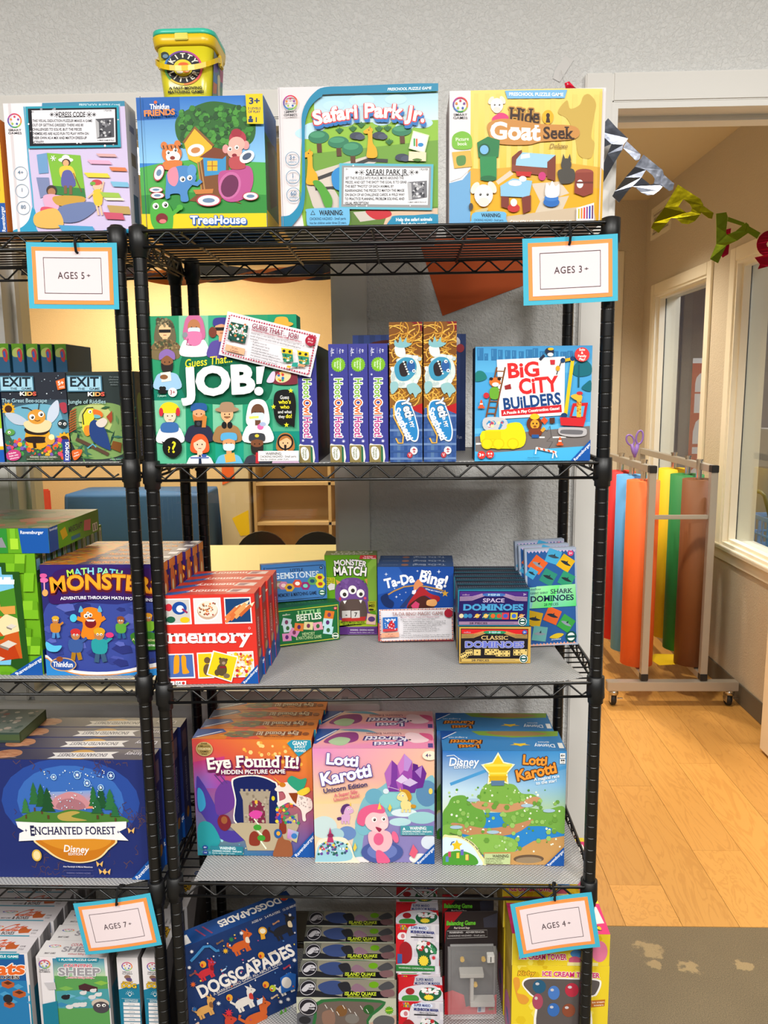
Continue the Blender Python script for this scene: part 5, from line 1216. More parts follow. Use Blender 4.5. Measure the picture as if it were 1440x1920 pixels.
T_ = Art(.178,.05,None,'c83a30').P([(0,100),(0,60),(22,30),(26,60),(8,100)],'2a5aa0').T('memory',44,45,40,'f0d8d4',44,2,rot=180,serif=True).P([(70,20),(92,24),(90,75),(66,70)],'d8c4c0').P([(72,28),(84,30),(78,66),(70,62)],'8a5a6a')
R_ = Art(.05,.184,None,'b02c28').T('memory',50,46,30,'d8b8b0',34,2,rot=-90).R(24,4,78,20,'7a6a6a').P([(0,100),(0,82),(100,66),(100,100)],'1f4f90').E(50,70,26,5,'b89a6a')
memo = game_box('front red picture card box of the stack at the left of third shelf',.178,.184,.05,-.476,.004,S3(-.38)+.0040,('d8362c','c83a30','b02c28'),A,top=T_,right=R_,group='red picture card boxes',roll=-1.0)
row_behind(memo,4,.0515,'{} box back in the red picture card stack',dx=.003)
# small green and blue matching boxes
A = Art(.149,.09,[(905,535),(1375,487),(1385,790),(920,860)],'1f6a3a')
A.L([(922,560),(1366,510),(1374,780),(938,846)],8,'c8c040',close=True); A.L([(930,566),(1360,518),(1368,774),(944,838)],3,'17502c',close=True)
A.T('LITTLE',1158,566,32,'9ad08a',172,3,rot=6,serif=True); A.T('BEETLES',1156,606,50,'e8eedc',186,3,rot=6)
for(x,y,c,r)in((990,650,'b8ccd0',12),(1000,700,'c8d8dc',-8),(1050,735,'d88ab8',25),(995,775,'d88ab8',-6),(1085,690,'e0803a',5),(1155,680,'e8dca0',4),(1225,682,'e8a0b4',-10),(1305,590,'d8762a',8),(1295,652,'b8dce0',6),(1300,715,'b8dce0',8)):
 a = math.radians(r); P_ = [(x+34*(i*math.cos(a)-j*math.sin(a)),y+32*(i*math.sin(a)+j*math.cos(a)))for i,j in((-1,-1),(1,-1),(1,1),(-1,1))]
 A.P(P_,c); A.E(x,y,13,18,['7a3a5a','3a6a3a','5a2a6a'][int(x)%3])
A.T('MEMORY',1156,745,26,'b8d89a',96,2,rot=6); A.T('& MATCHING GAME',1158,775,26,'b8d89a',190,2,rot=6); A.T('eeBoo',985,585,16,'d8e8cc',60,1,rot=6,slant=.3); A.E(1352,760,24,24,'e8ece0'); A.E(1352,760,19,19,'17502c'); A.R(1334,754,1370,766,'e8ece0'); A.E(1348,536,12,12,'d83a4a'); A.T('3+',1348,536,9,'ffffff',None,2)
T_ = Art(.149,.055,None,'1c5a32').R(6,16,94,20,'2f7a48').T('LITTLE BEETLES',50,50,26,'4a8a5a',60,1,rot=180)
beet = game_box('small green insect matching box turned to the left, in front',.149,.09,.055,0,0,0,('1f6a3a','1c5a32','16482a'),A,top=T_,group='small matching game boxes')
ya = math.radians(22)
def beet_at(d):return(-.228-math.sin(ya)*d,.243+math.cos(ya)*d,S3(-.23)+.0060)
beet.location = beet_at(0); beet.rotation_euler = (0,0,ya)
dup(beet,beet_at(.058),(0,0,ya),'second small green box hidden behind the insect matching box')
A = Art(.15,.088,[(755,185),(1245,125),(1255,450),(780,500)],'3f74b0')
A.L([(778,205),(800,212),(1225,160),(1238,180),(1244,415),(1222,440),(810,488),(786,470)],6,'1c3050',close=True)
A.T('LITTLE',1020,214,22,'1c3050',100,3,rot=6,serif=True); A.T('GEMSTONES',1022,258,48,'c8d8e4',344,2,rot=6,serif=True)
def hexa(x,y,r,c,d):A.P([(x+r*math.cos(k*math.pi/3),y+r*math.sin(k*math.pi/3))for k in range(6)],c); A.E(x,y,r*.48,r*.42,d)
for(x,y,c,d)in((890,345,'7a7a6a','c0b8a0'),(925,350,'c07a9a','e8c8c8'),(970,365,'d8a82a','26386a'),(1028,330,'c84a34','e8e4dc'),(1088,348,'8a2a6a','6ac8b0'),(1140,305,'5a9a5a','1f4a6a'),(1198,272,'d8cc2a','a0342c'),(1202,328,'d8cc2a','b03a2c')):hexa(x,y,38,c,d)
A.T('MEMORY & MATCHING GAME',1030,418,28,'1c3050',288,2,rot=6); A.E(1215,400,26,26,'2a6a4a'); A.E(1215,400,19,19,'d8e4dc'); A.R(1195,394,1235,406,'2a6a4a'); A.E(1208,184,14,14,'1c3050'); A.T('3+',1208,184,10,'d8e4f0',None,2)
T_ = Art(.15,.03,None,'35639c').R(4,20,96,26,'4a7ab4')
game_box('small blue gemstone matching box propped on the green insect boxes',.15,.088,.03,-.335,.268,1.0595,('3f74b0','35639c','2a4c78'),A,top=T_,yaw=17,pitch=-6,group='small matching game boxes')
# green monster box
A = Art(.122,.192,[(45,230),(560,215),(575,985),(60,985)],'5f9a1e')
A.P([(470,300),(560,215),(575,800),(470,640)],'84b040'); A.P([(45,900),(580,890),(580,990),(45,990)],'5a2f7a'); A.P([(60,930),(120,840),(470,850),(580,870),(580,905),(50,910)],'a8c02a')
A.S([(150,590),(165,510),(240,450),(320,436),(400,450),(470,520),(480,620),(475,830),(180,840),(160,700)],'6d4a8c'); A.dots(['5a3a78','7c589c'],24,190,460,460,560,9,16,3)
for(x,y,r)in((322,552,42),(240,590,42),(402,585,40)):A.E(x,y,r,r,'f2eeec'); A.E(x+4,y+8,r*.46,r*.46,'3a3430')
A.S([(200,680),(240,655),(330,640),(420,650),(455,690),(450,820),(210,825)],'5a4a44'); A.P([(228,660),(265,655),(245,690)],'f4f0ea'); A.P([(388,650),(420,648),(405,682)],'f4f0ea'); A.E(448,630,14,14,'d8506a'); A.E(200,640,12,18,'b83a4a')
A.P([(155,455),(205,480),(170,505)],'d89a4a'); A.P([(440,450),(470,440),(470,500)],'d89a4a'); A.P([(215,825),(455,808),(452,850),(218,858)],'b8322c')
for x, t in((262,'-'),(355,'7')):A.P([(x-44,755),(x+40,750),(x+42,820),(x-42,825)],'cfcac4'); A.T(t,x,790,40,'2a2826',None,3)
A.T('MONSTER',300,308,52,'f4f2ee',318,4,arc=18,out='1c1c1c',ob=0); A.T('MATCH',300,380,78,'f4f2ee',330,4,arc=10,out='1c1c1c',ob=0)
A.P([(400,218),(565,214),(568,250),(388,256)],'b83038'); A.T('Top 10 Games',480,230,12,'fbe8e8',90,1); A.T('You Do Teach',488,246,12,'fbe8e8',130,2)
A.P([(62,438),(148,438),(150,500),(64,510)],'c8c82a')
for i, t in enumerate(('FIND THE','MONSTER','DICE!')):A.T(t,104,452+i*20,14,'2a2a14',74,2)
A.P([(75,520),(110,490),(150,500),(145,550),(95,560)],'d8d4d0'); A.P([(475,660),(560,655),(560,745),(485,760)],'b8b82a'); A.T('DANCE',515,672,16,'2a2a14',62,2); A.T('ME!',515,702,26,'2a2a14',62,4); A.E(512,740,26,10,'2a2a14')
A.P([(472,775),(560,790),(556,888),(460,880)],'e8c0a8'); A.E(515,832,36,26,'5a3f78'); A.T('RACE TO MATCH THE DICE',324,862,17,'2a2a14',236,2); A.T('TO A MONSTER CARD!',320,884,15,'2a2a14',190,2)
A.L([(280,915),(565,912),(568,978),(282,980)],3,'9a7ab8',close=True); A.T('WARNING:  CHOKING HAZARD',420,938,16,'d8cce4',240,2); A.T('Small parts. Not for children under 3 yrs.',420,962,11,'d8cce4',250,1)
T_ = Art(.122,.05,None,'6a7a4a').T('MONSTER',48,74,28,'b8b8ac',74,4,rot=180).T('MATCH',55,34,34,'b8b8ac',74,4,rot=180)
game_box('green box with three-eyed purple monster on the third shelf',.122,.192,.05,-.194,.300,S3(-.13)+.0065,('5f9a1e','6a7a4a','4a7a18'),A,top=T_)
# blue magician box
A = Art(.172,.174,[(562,330),(1335,330),(1335,1060),(590,1080)],'1d4a9c')
A.P([(560,325),(780,328),(900,520),(560,620)],'2a5aac')
for(x,y,r)in((655,405,20),(1190,380,22),(765,635,16),(975,372,14),(838,515,14),(1080,495,10),(745,550,10),(860,590,9),(800,610,9),(820,668,9)):A.star(x,y,r,'e8f0fa',4,.25)
A.T('Ta-Da',790,470,92,'f6f6f8',306,4,rot=13); A.T('Bing!',1138,450,108,'f6f6f8',290,4,rot=-13); A.E(1066,385,16,18,'f6f6f8'); A.E(1096,385,16,18,'f6f6f8'); A.E(1068,388,6,8,'1d2a5c',n=8); A.E(1098,388,6,8,'1d2a5c',n=8)
A.L([(680,612),(740,575),(840,532),(940,520),(1060,528),(1160,548),(1240,572)],14,'b88a4a'); A.star(1252,596,38,'e0aa3a')
A.S([(940,560),(945,500),(985,455),(1010,480),(1035,510),(1000,530),(960,570)],'d88a5a'); A.P([(925,570),(965,560),(960,600),(920,620)],'e8e4ec'); A.P([(915,600),(950,610),(850,740),(800,740)],'26386a')
A.S([(960,590),(1010,530),(1060,560),(1110,600),(1190,625),(1200,660),(1160,680),(1060,620),(990,650),(880,745),(890,690)],'a8262e'); A.S([(880,745),(960,660),(1040,620),(1110,660),(1150,720),(1100,750)],'4a2420'); A.S([(1068,700),(1080,665),(1150,655),(1175,690),(1150,722),(1085,718)],'e8a868'); A.P([(915,720),(960,675),(1000,700),(990,745),(930,745)],'c8406a'); A.S([(605,640),(670,600),(690,650),(740,690),(720,745),(640,720)],'182c5c')
A.T('What am I missing?',1140,568,15,'f0f0f6',170,2,rot=-12)
A.P([(580,900),(1335,900),(1335,1070),(590,1085)],'b8424e')
T_ = Art(.172,.04,None,'34507e').T('Ta-Da Bing!',68,50,40,'a8b4c8',44,2,rot=180).E(36,50,5,26,'9a6a5a').T('Adventure',16,50,16,'8a96ac',22,1,rot=180)
tada = game_box('front blue magician box behind the bordered info card',.172,.174,.04,-.068,.245,S3(.02)+.0060,('1d4a9c','34507e','1a3a78'),A,top=T_,group='blue magician boxes')
row_behind(tada,3,.0405,'{} box back in the blue magician row',dx=.0015)
# domino boxes
def domino(kind):
 if kind=='space':q, bgc, band, arc_c, ribbon, tc_, stripe = [(80,515),(672,510),(685,815),(90,815)], '241a58', '4a2a7c', 'b89ab8', '3f6ab0', '4a9ac8', '1f7a94'
 else:q, bgc, band, arc_c, ribbon, tc_, stripe = [(95,880),(697,875),(700,1183),(97,1183)], '1e1a20', 'd02428', 'c8a05a', '2f8a5a', '6a74c8', 'c8a04a'
 A = Art(.148,.0785,q,stripe)
 x0, y0 = q[0]; W, H = 592, 303
 f = lambda u, v:(x0+u*W,y0+v*H)
 A.P([f(.02,.04),f(.98,.04),f(.98,.96),f(.02,.96)],bgc); A.P([f(.03,.06),f(.97,.06),f(.97,.18),f(.72,.2),f(.62,.13),f(.38,.13),f(.28,.2),f(.03,.18)],band)
 for k in range(5):A.L([f(.03,.30-.025*k),f(.20,.29-.025*k),f(.38-.01*k,.16-.012*k)],4,arc_c,layer=(k==0)); A.L([f(.97,.30-.025*k),f(.80,.29-.025*k),f(.62+.01*k,.16-.012*k)],4,arc_c,layer=False)
 A.S([f(.34,.14),f(.40,.10),f(.6,.10),f(.66,.14),f(.60,.18),f(.40,.18)],ribbon); cx, cy = f(.5,.14); A.T('MINI',cx,cy,14,'b8d8e8',100,2,serif=True)
 cx, cy = f(.5,.29); A.T('SPACE' if kind=='space' else 'CLASSIC',cx,cy,30,'c8b8d8' if kind=='space' else 'd8b878',180 if kind=='space' else 230,2,serif=True)
 cx, cy = f(.5,.48); A.T('DOMINOES',cx,cy,46,tc_,500,4,serif=True,out='20407a' if kind=='space' else 'b8b8d0',ob=0)
 cx, cy = f(.11,.14); A.T('eeBoo',cx,cy,12,'c8a8c8',60,0,slant=.3)
 if kind=='space':
  for(u,c,d)in((.06,'d8c8a0','3a2a5a'),(.12,'3a8ab8',None),(.18,'3a7ab0',None),(.28,'d8a83a',None),(.40,'e8b44a','1f4a6a'),(.50,'d8602a','2f7a5a'),(.585,'c84a2a','2a8a6a'),(.675,'3a5ab8','c83a4a'),(.795,'3a6ac8','c8b43a'),(.90,'c88a4a',None)):
   x, y = f(u,.71)
   if d:A.P([(x-30,y-28),(x+30,y-28),(x+30,y+28),(x-30,y+28)],d)
   A.E(x,y,19,18,c,n=14)
  for u in(.28,.40,.90):x, y = f(u,.71); A.L([(x-28,y+12),(x+28,y-12)],5,'e8d8a8')
 else:
  def dom(cx_,cy_,w_,h_,n_,rot=0):
   a = math.radians(rot); R2 = lambda i, j:(cx_+i*w_*math.cos(a)-j*h_*math.sin(a),cy_+i*w_*math.sin(a)+j*h_*math.cos(a))
   A.P([R2(-.5,-.5),R2(.5,-.5),R2(.5,.5),R2(-.5,.5)],'d8bc70')
   spots = {4:[(-.3,-.3),(-.3,.3),(.3,-.3),(.3,.3)],1:[(0,0)],3:[(-.3,.3),(0,0),(.3,-.3)],5:[(-.3,-.3),(-.3,.3),(0,0),(.3,-.3),(.3,.3)],6:[(-.3,-.3),(0,-.3),(.3,-.3),(-.3,.3),(0,.3),(.3,.3)],2:[(-.3,.3),(.3,-.3)]}[n_]
   for i, j in spots:A.E(*R2(i,j),6.5,6.5,'221c14',n=8)
  for(cx_,cy_,n_,r_)in((135,1120,6,-28),(180,1092,6,-8),(246,1090,1,0),(338,1086,3,2),(398,1086,5,0),(432,1098,4,4),(494,1098,4,0),(580,1088,4,0),(640,1086,2,0)):dom(cx_,cy_,58,50,n_,r_)
 A.P([f(.03,.86),f(.97,.86),f(.97,.95),f(.03,.95)],'9a7a9a' if kind=='space' else 'c8a85a'); cx, cy = f(.30,.905); A.T('28 PIECES',cx,cy,14,'2a2030',150,3); A.L([f(.46,.905),f(.80,.905)],3,'5a4a5a')
 cx, cy = f(.92,.86); A.E(cx,cy,35,35,'e8ece8'); A.E(cx,cy,31,31,'17504a'); A.E(cx,cy,21,21,'e8ece8'); A.R(cx-28,cy-7,cx+28,cy+7,'17504a')
 if kind=='space':cx, cy = f(.93,.12); A.T('3+',cx,cy,16,'d8d0e8',None,2)
 else:cx, cy = f(.925,.12); A.E(cx,cy,20,18,'3a5ab0'); A.T('3+',cx,cy,14,'f0f0f4',None,2)
 return A
def dom_top(c,d):
 T_ = Art(.148,.035,None,c)
 for k in range(30):T_.R(2+k*3.25,30,3.6+k*3.25,62,d)
 T_.R(0,88,100,100,'1f7a94' if c=='202636' else 'b8924a'); return T_
cl = game_box('front black and gold domino box, lowest in the domino stack',.148,.0785,.042,.107,.090,S3(.18)+.0060,('1e1a20','26242a','1c2a2a'),domino('classic'),top=dom_top('2a2620','8a744a'),group='black and gold domino boxes')
row_behind(cl,5,.0425,'{} box back in the lower black and gold domino row',dz=lambda x:S3(.18)+.0060)
sp_ = game_box('front purple space domino box on top of the gold ones',.148,.0785,.035,.104,.094,S3(.18)+.0060+.0792,('241a58','202636','1a3a44'),domino('space'),top=dom_top('202636','4a5668'),group='purple space domino boxes')
row_behind(sp_,6,.0354,'{} box back in the upper purple space domino row')
A = Art(.112,.217,[(657,235),(1103,230),(1112,1048),(690,1035)],'a8b4c8')
A.P([(676,258),(1088,250),(1096,1030),(704,1022)],'2c5a9a')
rnd = random.Random(9); A.layer+=1
for k in range(14):A.raw(A.m([(680+k*30,250),(710+k*30,250),(695+k*30,268+rnd.uniform(0,10))]),lin('c8b8d8')); A.raw(A.m([(700+k*28,1036),(728+k*28,1036),(714+k*28,1016)]),lin('e8a890'))
def shark(x,y,s,c,r):
 a = math.radians(r); q = lambda i, j:(x+s*(i*math.cos(a)-j*math.sin(a)),y+s*(i*math.sin(a)+j*math.cos(a)))
 A.P([q(-1,-1),q(1,-1),q(1,1),q(-1,1)],c); A.S([q(-.8,.1),q(-.2,-.22),(q(.4,-.15)),q(.85,-.05),q(.4,.15),q(-.2,.22)],rnd.choice(['26303a','3a4a56','8a94a0'])); A.P([q(-.1,-.1),q(.1,-.5),q(.2,-.1)],'2a3440')
shark(770,370,62,'e0622c',38); shark(905,305,60,'46a4d0',20); shark(1010,365,60,'e0b01e',35); shark(860,480,58,'2f8a74',30); shark(1015,505,58,'2f9470',30); shark(720,440,40,'46a4d0',35); shark(745,820,60,'c8a020',15); shark(895,800,60,'e0622c',25); shark(1010,870,58,'3a9a44',35); shark(790,940,58,'6aa8a4',10); A.S([(870,975),(930,945),(990,955),(940,985)],'d8b82a')
A.P([(676,560),(1092,545),(1098,730),(690,732)],['8ad8b8','9ae0a0','58d878','8ac8d8']); A.P([(760,552),(960,548),(880,732),(720,732)],['a8e8b0','70e880','48e060','90e8a0'])
A.T('eeBoo',752,575,18,'2a3a5a',86,0,slant=.3); A.T('GIANT SHINY',782,608,15,'1f3a5a',150,2,serif=True); A.T('SHARK',970,600,36,'2a2a4a',186,2,serif=True); A.T('DOMINOES',892,656,44,'1c2a4a',368,3,serif=True); A.T('28 PIECES',884,706,20,'1f5a4a',122,2)
A.E(1052,280,26,24,'d84a78'); A.T('3+',1052,280,18,'fdf0f4',None,3); A.E(1050,978,46,46,'14504c'); A.E(1050,978,32,32,'e0e8e4'); A.R(1010,968,1090,988,'14504c'); A.T('SHARK',925,992,12,'d8e4f0',84,1,slant=.2)
def shark_pos(x,y):return(x,y,S3(.32)+.0085)
sh = game_box('front tall shark domino box leaning at the right end of third shelf',.112,.217,.02,.264,.190,S3(.32)+.0085,('a8b4c8','b0bcd0','8aa0c0'),A,roll=-2.2,pitch=-3,group='tall shark domino boxes')
for k, (dx,dy)in enumerate(((-.007,.033),(-.009,.066))):
 dup(sh,(.320+dx,.190+dy,S3(.32)+.010+.004*k),(math.radians(-3),math.radians(-2.6-k*.4),math.radians(2+k)),['middle one of the three tall shark domino boxes','rearmost of the three tall shark domino boxes'][k])
 # ============================ FOURTH SHELF, left unit: wide navy boxes
A = Art(.40,.266,[(-400,566),(1302,545),(1320,1530),(-380,1545)],'24306e')
A.E(560,900,620,360,'2a4a9a'); A.E(560,900,480,300,'3a6ab8')
rnd = random.Random(4)
for k in range(90):
 x, y = rnd.choice([(rnd.uniform(-400,400),rnd.uniform(560,660)),(rnd.uniform(690,1060),rnd.uniform(560,640)),(rnd.uniform(1020,1200),rnd.uniform(960,1120)),(rnd.uniform(200,460),rnd.uniform(1400,1520)),(rnd.uniform(860,1180),rnd.uniform(1280,1500)),(rnd.uniform(-380,60),rnd.uniform(960,1500))])
 a = rnd.uniform(0,6.3); l = rnd.uniform(20,60); A.L([(x,y),(x+l*math.cos(a),y+l*math.sin(a)),(x+l*1.3*math.cos(a+.6),y+l*1.3*math.sin(a+.6))],7,rnd.choice(['4a3a5a','5a4450','3f3a66']),layer=(k%6==0))
 # a plain sunset clearing stands where the cover shows its famous skyline
A.P([(365,820),(760,800),(770,950),(380,960)],['7aa0d8','7aa0d8','e8885a','e8905a']); A.S([(395,950),(420,870),(500,830),(560,815),(640,830),(700,870),(715,940),(560,970)],'c88a92'); A.S([(430,950),(470,890),(560,870),(650,890),(690,945),(560,970)],'a8707a')
A.S([(110,1030),(240,980),(420,990),(560,960),(760,985),(1010,1010),(1000,1070),(120,1070)],'4a7a34'); A.S([(440,1010),(560,975),(640,985),(560,1020),(700,1050),(480,1055)],'b8a050')
def fir(x,y,w_,h_,c):
 A.R(x-w_*.07,y-10,x+w_*.07,y+22,'5a4028')
 for k in range(4):t = k/4; A.P([(x,y-h_*(1-t*.55)),(x+w_*(.25+.27*t),y-h_*(.68-t*.68)),(x-w_*(.25+.27*t),y-h_*(.68-t*.68))],c)
for(x,y,w_,h_,c)in((235,960,110,220,'2f6a3a'),(300,980,120,230,'24582f'),(355,1020,150,240,'1f4f2c'),(155,1020,90,150,'3a7a40'),(770,960,100,200,'2a6a3a'),(840,980,130,220,'1f5230'),(920,990,130,210,'2f7040'),(800,1010,130,150,'26603a'),(960,1030,100,130,'2a6a40')):fir(x,y,w_,h_,c)
A.dots(['e8f4fc','b8d8f4','fdf8d8'],60,330,620,880,960,3,7,6)
for(x,y,r)in((640,670,30),(725,735,26),(430,690,22),(940,670,30),(845,770,24)):A.ring(x,y,r,6,'a8d4f0'); A.star(x,y,r*.8,'e8f6ff',6,.3)
A.S([(240,1190),(930,1190),(880,1290),(780,1370),(620,1402),(460,1380),(330,1310)],'f0d8a0'); A.S([(255,1190),(915,1190),(865,1285),(770,1360),(620,1392),(465,1370),(345,1300)],'c8781e'); A.S([(300,1190),(880,1190),(830,1270),(620,1300),(400,1270)],'d88e2a')
A.P([(65,1062),(300,1068),(760,1060),(1060,1045),(1055,1100),(990,1130),(1070,1205),(760,1195),(400,1205),(80,1225),(90,1160),(135,1140),(80,1110)],'f4f0f0')
A.T('ENCHANTED FOREST',572,1130,62,'26264c',772,2,serif=True,rot=1.2); A.T('E',207,1136,84,'26264c',44,2,serif=True,rot=1.2)
for x in(152,982):A.star(x,1134,16,'3a3a6a',4,.3)
A.T('Disney',590,1282,56,'f6f2f4',228,2,slant=.15,rot=-2); A.T('EDITION',585,1325,20,'f6f2f4',132,2)
A.T('Alex Randolph & Michel Matschoss',600,1432,12,'e8e4f0',268,2); A.L([(470,1462),(738,1460),(738,1508),(470,1510)],3,'5a5a8a',close=True); A.T('WARNING: CHOKING HAZARD',604,1486,15,'6a6a9a',220,2)
for(x,y)in((1100,1120),(800,1405),(820,1468),(865,1470)):A.P([(x,y),(x-32,y-26),(x-24,y+24)],'e8b868'); A.P([(x,y),(x+32,y-28),(x+20,y+24)],'e8b868')
A.E(235,1340,44,50,'d8b048'); A.E(235,1340,32,38,'f0dca0')
raven(A,1320,1530,240,240)
T_ = Art(.40,.05,None,'3a3850').P([(0,5),(10,5),(4,95),(0,95)],'24407c').S([(14,40),(20,12),(27,20),(29,60),(22,88),(15,80)],'b07a5a').dots(['d8a888','8a4a3a','c8906a'],18,16,20,28,80,1.2,2.4,3).E(61,55,7.5,42,'b8852a').P([(45,40),(80,30),(77,55),(80,88),(45,92),(48,66)],'d8d4d4').T('ENCHANTED FOREST',62,60,26,'2a2a4a',26,2,rot=180,serif=True).T('Disney',90,50,30,'c8c4d0',12,2,rot=180).T('EDITION',90,22,13,'c8c4d0',6,1,rot=180)
R_ = Art(.05,.266,None,'20285c').R(20,6,80,24,'6a5a68').T('ENCHANTED FOREST',50,52,20,'9aa0b8',42,1,rot=-90).R(0,84,100,100,'1a4a94').E(50,82,20,5,'9a6a2a')
forest = game_box('front wide navy forest box with white banner on the left unit',.40,.266,.05,-.929,.016,.5260,('24306e','3a3850','20285c'),A,top=T_,right=R_,group='wide navy forest boxes')
row_behind(forest,4,.0528,'{} box back in the wide navy forest row',dx=.004)
A = Art(.15,.022,None,'3a4a40').R(60,20,100,80,'4a5a3a')
T_ = Art(.15,.125,None,'6a7268').dots(['8a5a4a','a8988a','4a5a50','b8b0a0'],50,5,5,92,95,2.5,6,8)
game_box('flat grey shrink-wrapped box resting on the navy forest row, left edge',.15,.024,.125,-.990,.09,.7925,('3a4a40','6a7268','44584a'),A,top=T_,right=Art(.125,.024,None,'4a5a38').R(5,10,92,90,'5a6a4a'))
# ============================ FOURTH SHELF, middle unit
A = Art(.256,.27,[(115,545),(1240,525),(1255,1610),(140,1635)],'c8486a')
A.P([(110,520),(1250,520),(1260,1000),(120,1000)],['d8503c','e8942a','d86a3c','b0408a']); A.P([(120,1000),(1260,1000),(1265,1640),(130,1640)],['8a4a9a','c05a50','2a4aa8','2a8a98']); A.P([(120,760),(420,700),(420,1000),(130,1000)],['b83a78','c83a78','a040a0','6a6ac0'])
A.dots(['f4b850','f8d080','e8a040'],34,600,540,1230,760,8,22,3); A.dots(['9ad8e0','6ab8d0','f0e0a0'],50,160,1420,620,1620,6,14,4)
A.S([(150,900),(200,940),(260,1040),(330,1180),(370,1300),(420,1380),(520,1390),(600,1370),(670,1380),(660,1430),(560,1490),(440,1500),(340,1450),(250,1330),(190,1240),(150,1180)],'4a3a98'); A.S([(320,1060),(370,960),(440,920),(520,970),(530,1080),(490,1180),(400,1240),(330,1230)],'6a3a90'); A.L([(320,870),(400,960)],9,'5a3a7a'); A.L([(380,880),(440,950)],9,'5a3a7a'); A.S([(520,1380),(620,1370),(670,1385),(640,1430),(560,1440)],'5a6ac8'); A.E(615,1412,13,13,'f0e8a0')
A.S([(150,1370),(200,1310),(280,1330),(340,1420),(360,1500),(300,1560),(160,1560)],'2a98a0'); A.S([(160,1000),(210,1040),(230,1160),(180,1220),(155,1150)],'3a9ac8')
A.S([(480,930),(520,890),(600,870),(700,862),(800,880),(880,915),(920,960),(930,1200),(900,1330),(520,1330),(510,1100)],'f0ece0'); A.S([(496,940),(530,900),(610,882),(700,876),(795,892),(868,925),(905,965),(915,1200),(890,1320),(530,1320),(522,1100)],'16225c')
A.P([(555,1020),(850,1010),(835,1090),(830,1320),(590,1330),(585,1100)],'a89a86'); A.P([(640,1320),(640,1150),(680,1100),(740,1100),(790,1150),(800,1320)],'7a2a44'); A.E(712,1115,14,20,'e8b83a')
for k in range(6):A.R(565+k*48,995,590+k*48,1022,'a89a86')
A.dots(['8a7c6a','b8aa96'],40,600,1040,830,1310,9,15,5); A.S([(640,1230),(700,1190),(770,1210),(740,1260),(690,1270)],'d848a0')
A.P([(440,1330),(560,1310),(900,1310),(1100,1210),(1110,1330),(1000,1560),(620,1570),(600,1480)],'b8a88a'); A.S([(340,1300),(370,1245),(440,1250),(470,1330),(420,1390),(365,1370)],'7a2430'); A.E(405,1290,30,36,'9a5a34')
for(x,y,w_,h_)in((690,1450,90,130),(800,1420,70,110),(960,1330,60,130)):A.S([(x-w_/2,y+h_/2),(x-w_/2,y-h_*.2),(x,y-h_/2),(x+w_/2,y-h_*.2),(x+w_/2,y+h_/2)],'8a3424')
A.L([(690,1270),(730,1320),(700,1360),(760,1420),(750,1480),(800,1550)],14,'e8f0d8'); A.E(720,1350,38,28,'3f9a34'); A.E(755,1448,38,28,'3f9a34')
A.dots(['3a9a5a','2a4ab0','e8d040','8a3a8a','d84a3a'],46,900,1080,1120,1300,9,20,9)
A.S([(890,990),(930,950),(1010,920),(1060,960),(1150,1040),(1230,1070),(1240,1160),(1180,1210),(1180,1270),(1150,1270),(1130,1170),(1030,1110),(970,1130),(930,1150),(910,1110),(990,1070),(970,1010),(920,1010)],'f0dcd4'); A.S([(1010,910),(1050,860),(1130,890),(1190,880),(1170,960),(1120,1000),(1060,970)],'2f9a78'); A.P([(870,868),(960,935),(940,945)],'e8a838'); A.E(965,945,30,22,'c8781e'); A.P([(1020,1020),(1110,1015),(1090,1120),(1060,1090)],'8a3c18'); A.dots(['a89a98'],26,1110,1050,1230,1150,4,7,3); A.S([(1100,1010),(1200,960),(1220,1000),(1150,1040)],'e8c83a'); A.E(875,1072,16,22,'d8c828')
A.S([(870,1615),(890,1520),(920,1440),(950,1400),(970,1450),(1030,1470),(1050,1560),(1030,1615)],'9a5a38'); A.E(915,1400,38,44,'2a5a9a'); A.E(918,1398,18,20,'e8a838'); A.P([(1010,1350),(1110,1380),(1090,1480),(1000,1440)],['d8a8d8','8ab8d8','d8d060','c878b8']); A.E(1068,1418,28,26,'3a7ac0')
A.E(235,630,80,66,'c8b078'); A.E(235,630,72,58,'a88c50')
for i, (t,c)in enumerate((('OVER','2a2414'),('4 MILLION','2a2414'),('COLLECTOR','e8dcb0'),('GAMES','2a2414'),('SOLD','2a2414'))):A.T(t,234,580+i*24,16,c,[60,116,120,80,54][i],2)
A.T('Eye Found It!',690,752,104,'f2ece4',880,3,rot=2,arc=20,serif=True,sh=('6a1c50',6,12)); A.T('HIDDEN PICTURE GAME',690,828,36,'f4eee8',606,3,rot=2,sh=('6a1c50',3,6))
A.P([(1015,560),(1060,525),(1235,520),(1240,590),(1120,680)],'2a94b0')
for i, (t,s_)in enumerate((('GIANT',34),('6-FOOT',22),('BOARD',22))):A.T(t,1134,556+i*34,s_,'f4f4f0',[140,104,108][i],3)
A.E(218,1546,26,20,'2a4a9a'); A.T('4+',218,1546,18,'f0f0f4',None,2); A.E(218,1594,26,20,'2a4a9a'); A.T('1-6',218,1594,14,'f0f0f4',None,2)
A.R(272,1530,580,1610,'2a8090'); A.T('WARNING:',436,1548,26,'e8f4f4',156,3); A.T('CHOKING HAZARD - Small parts',426,1576,15,'e8f4f4',280,2); A.T('Not for children under 3 years',394,1596,12,'d8ecec',218,1)
raven(A,1256,1612,220,250)
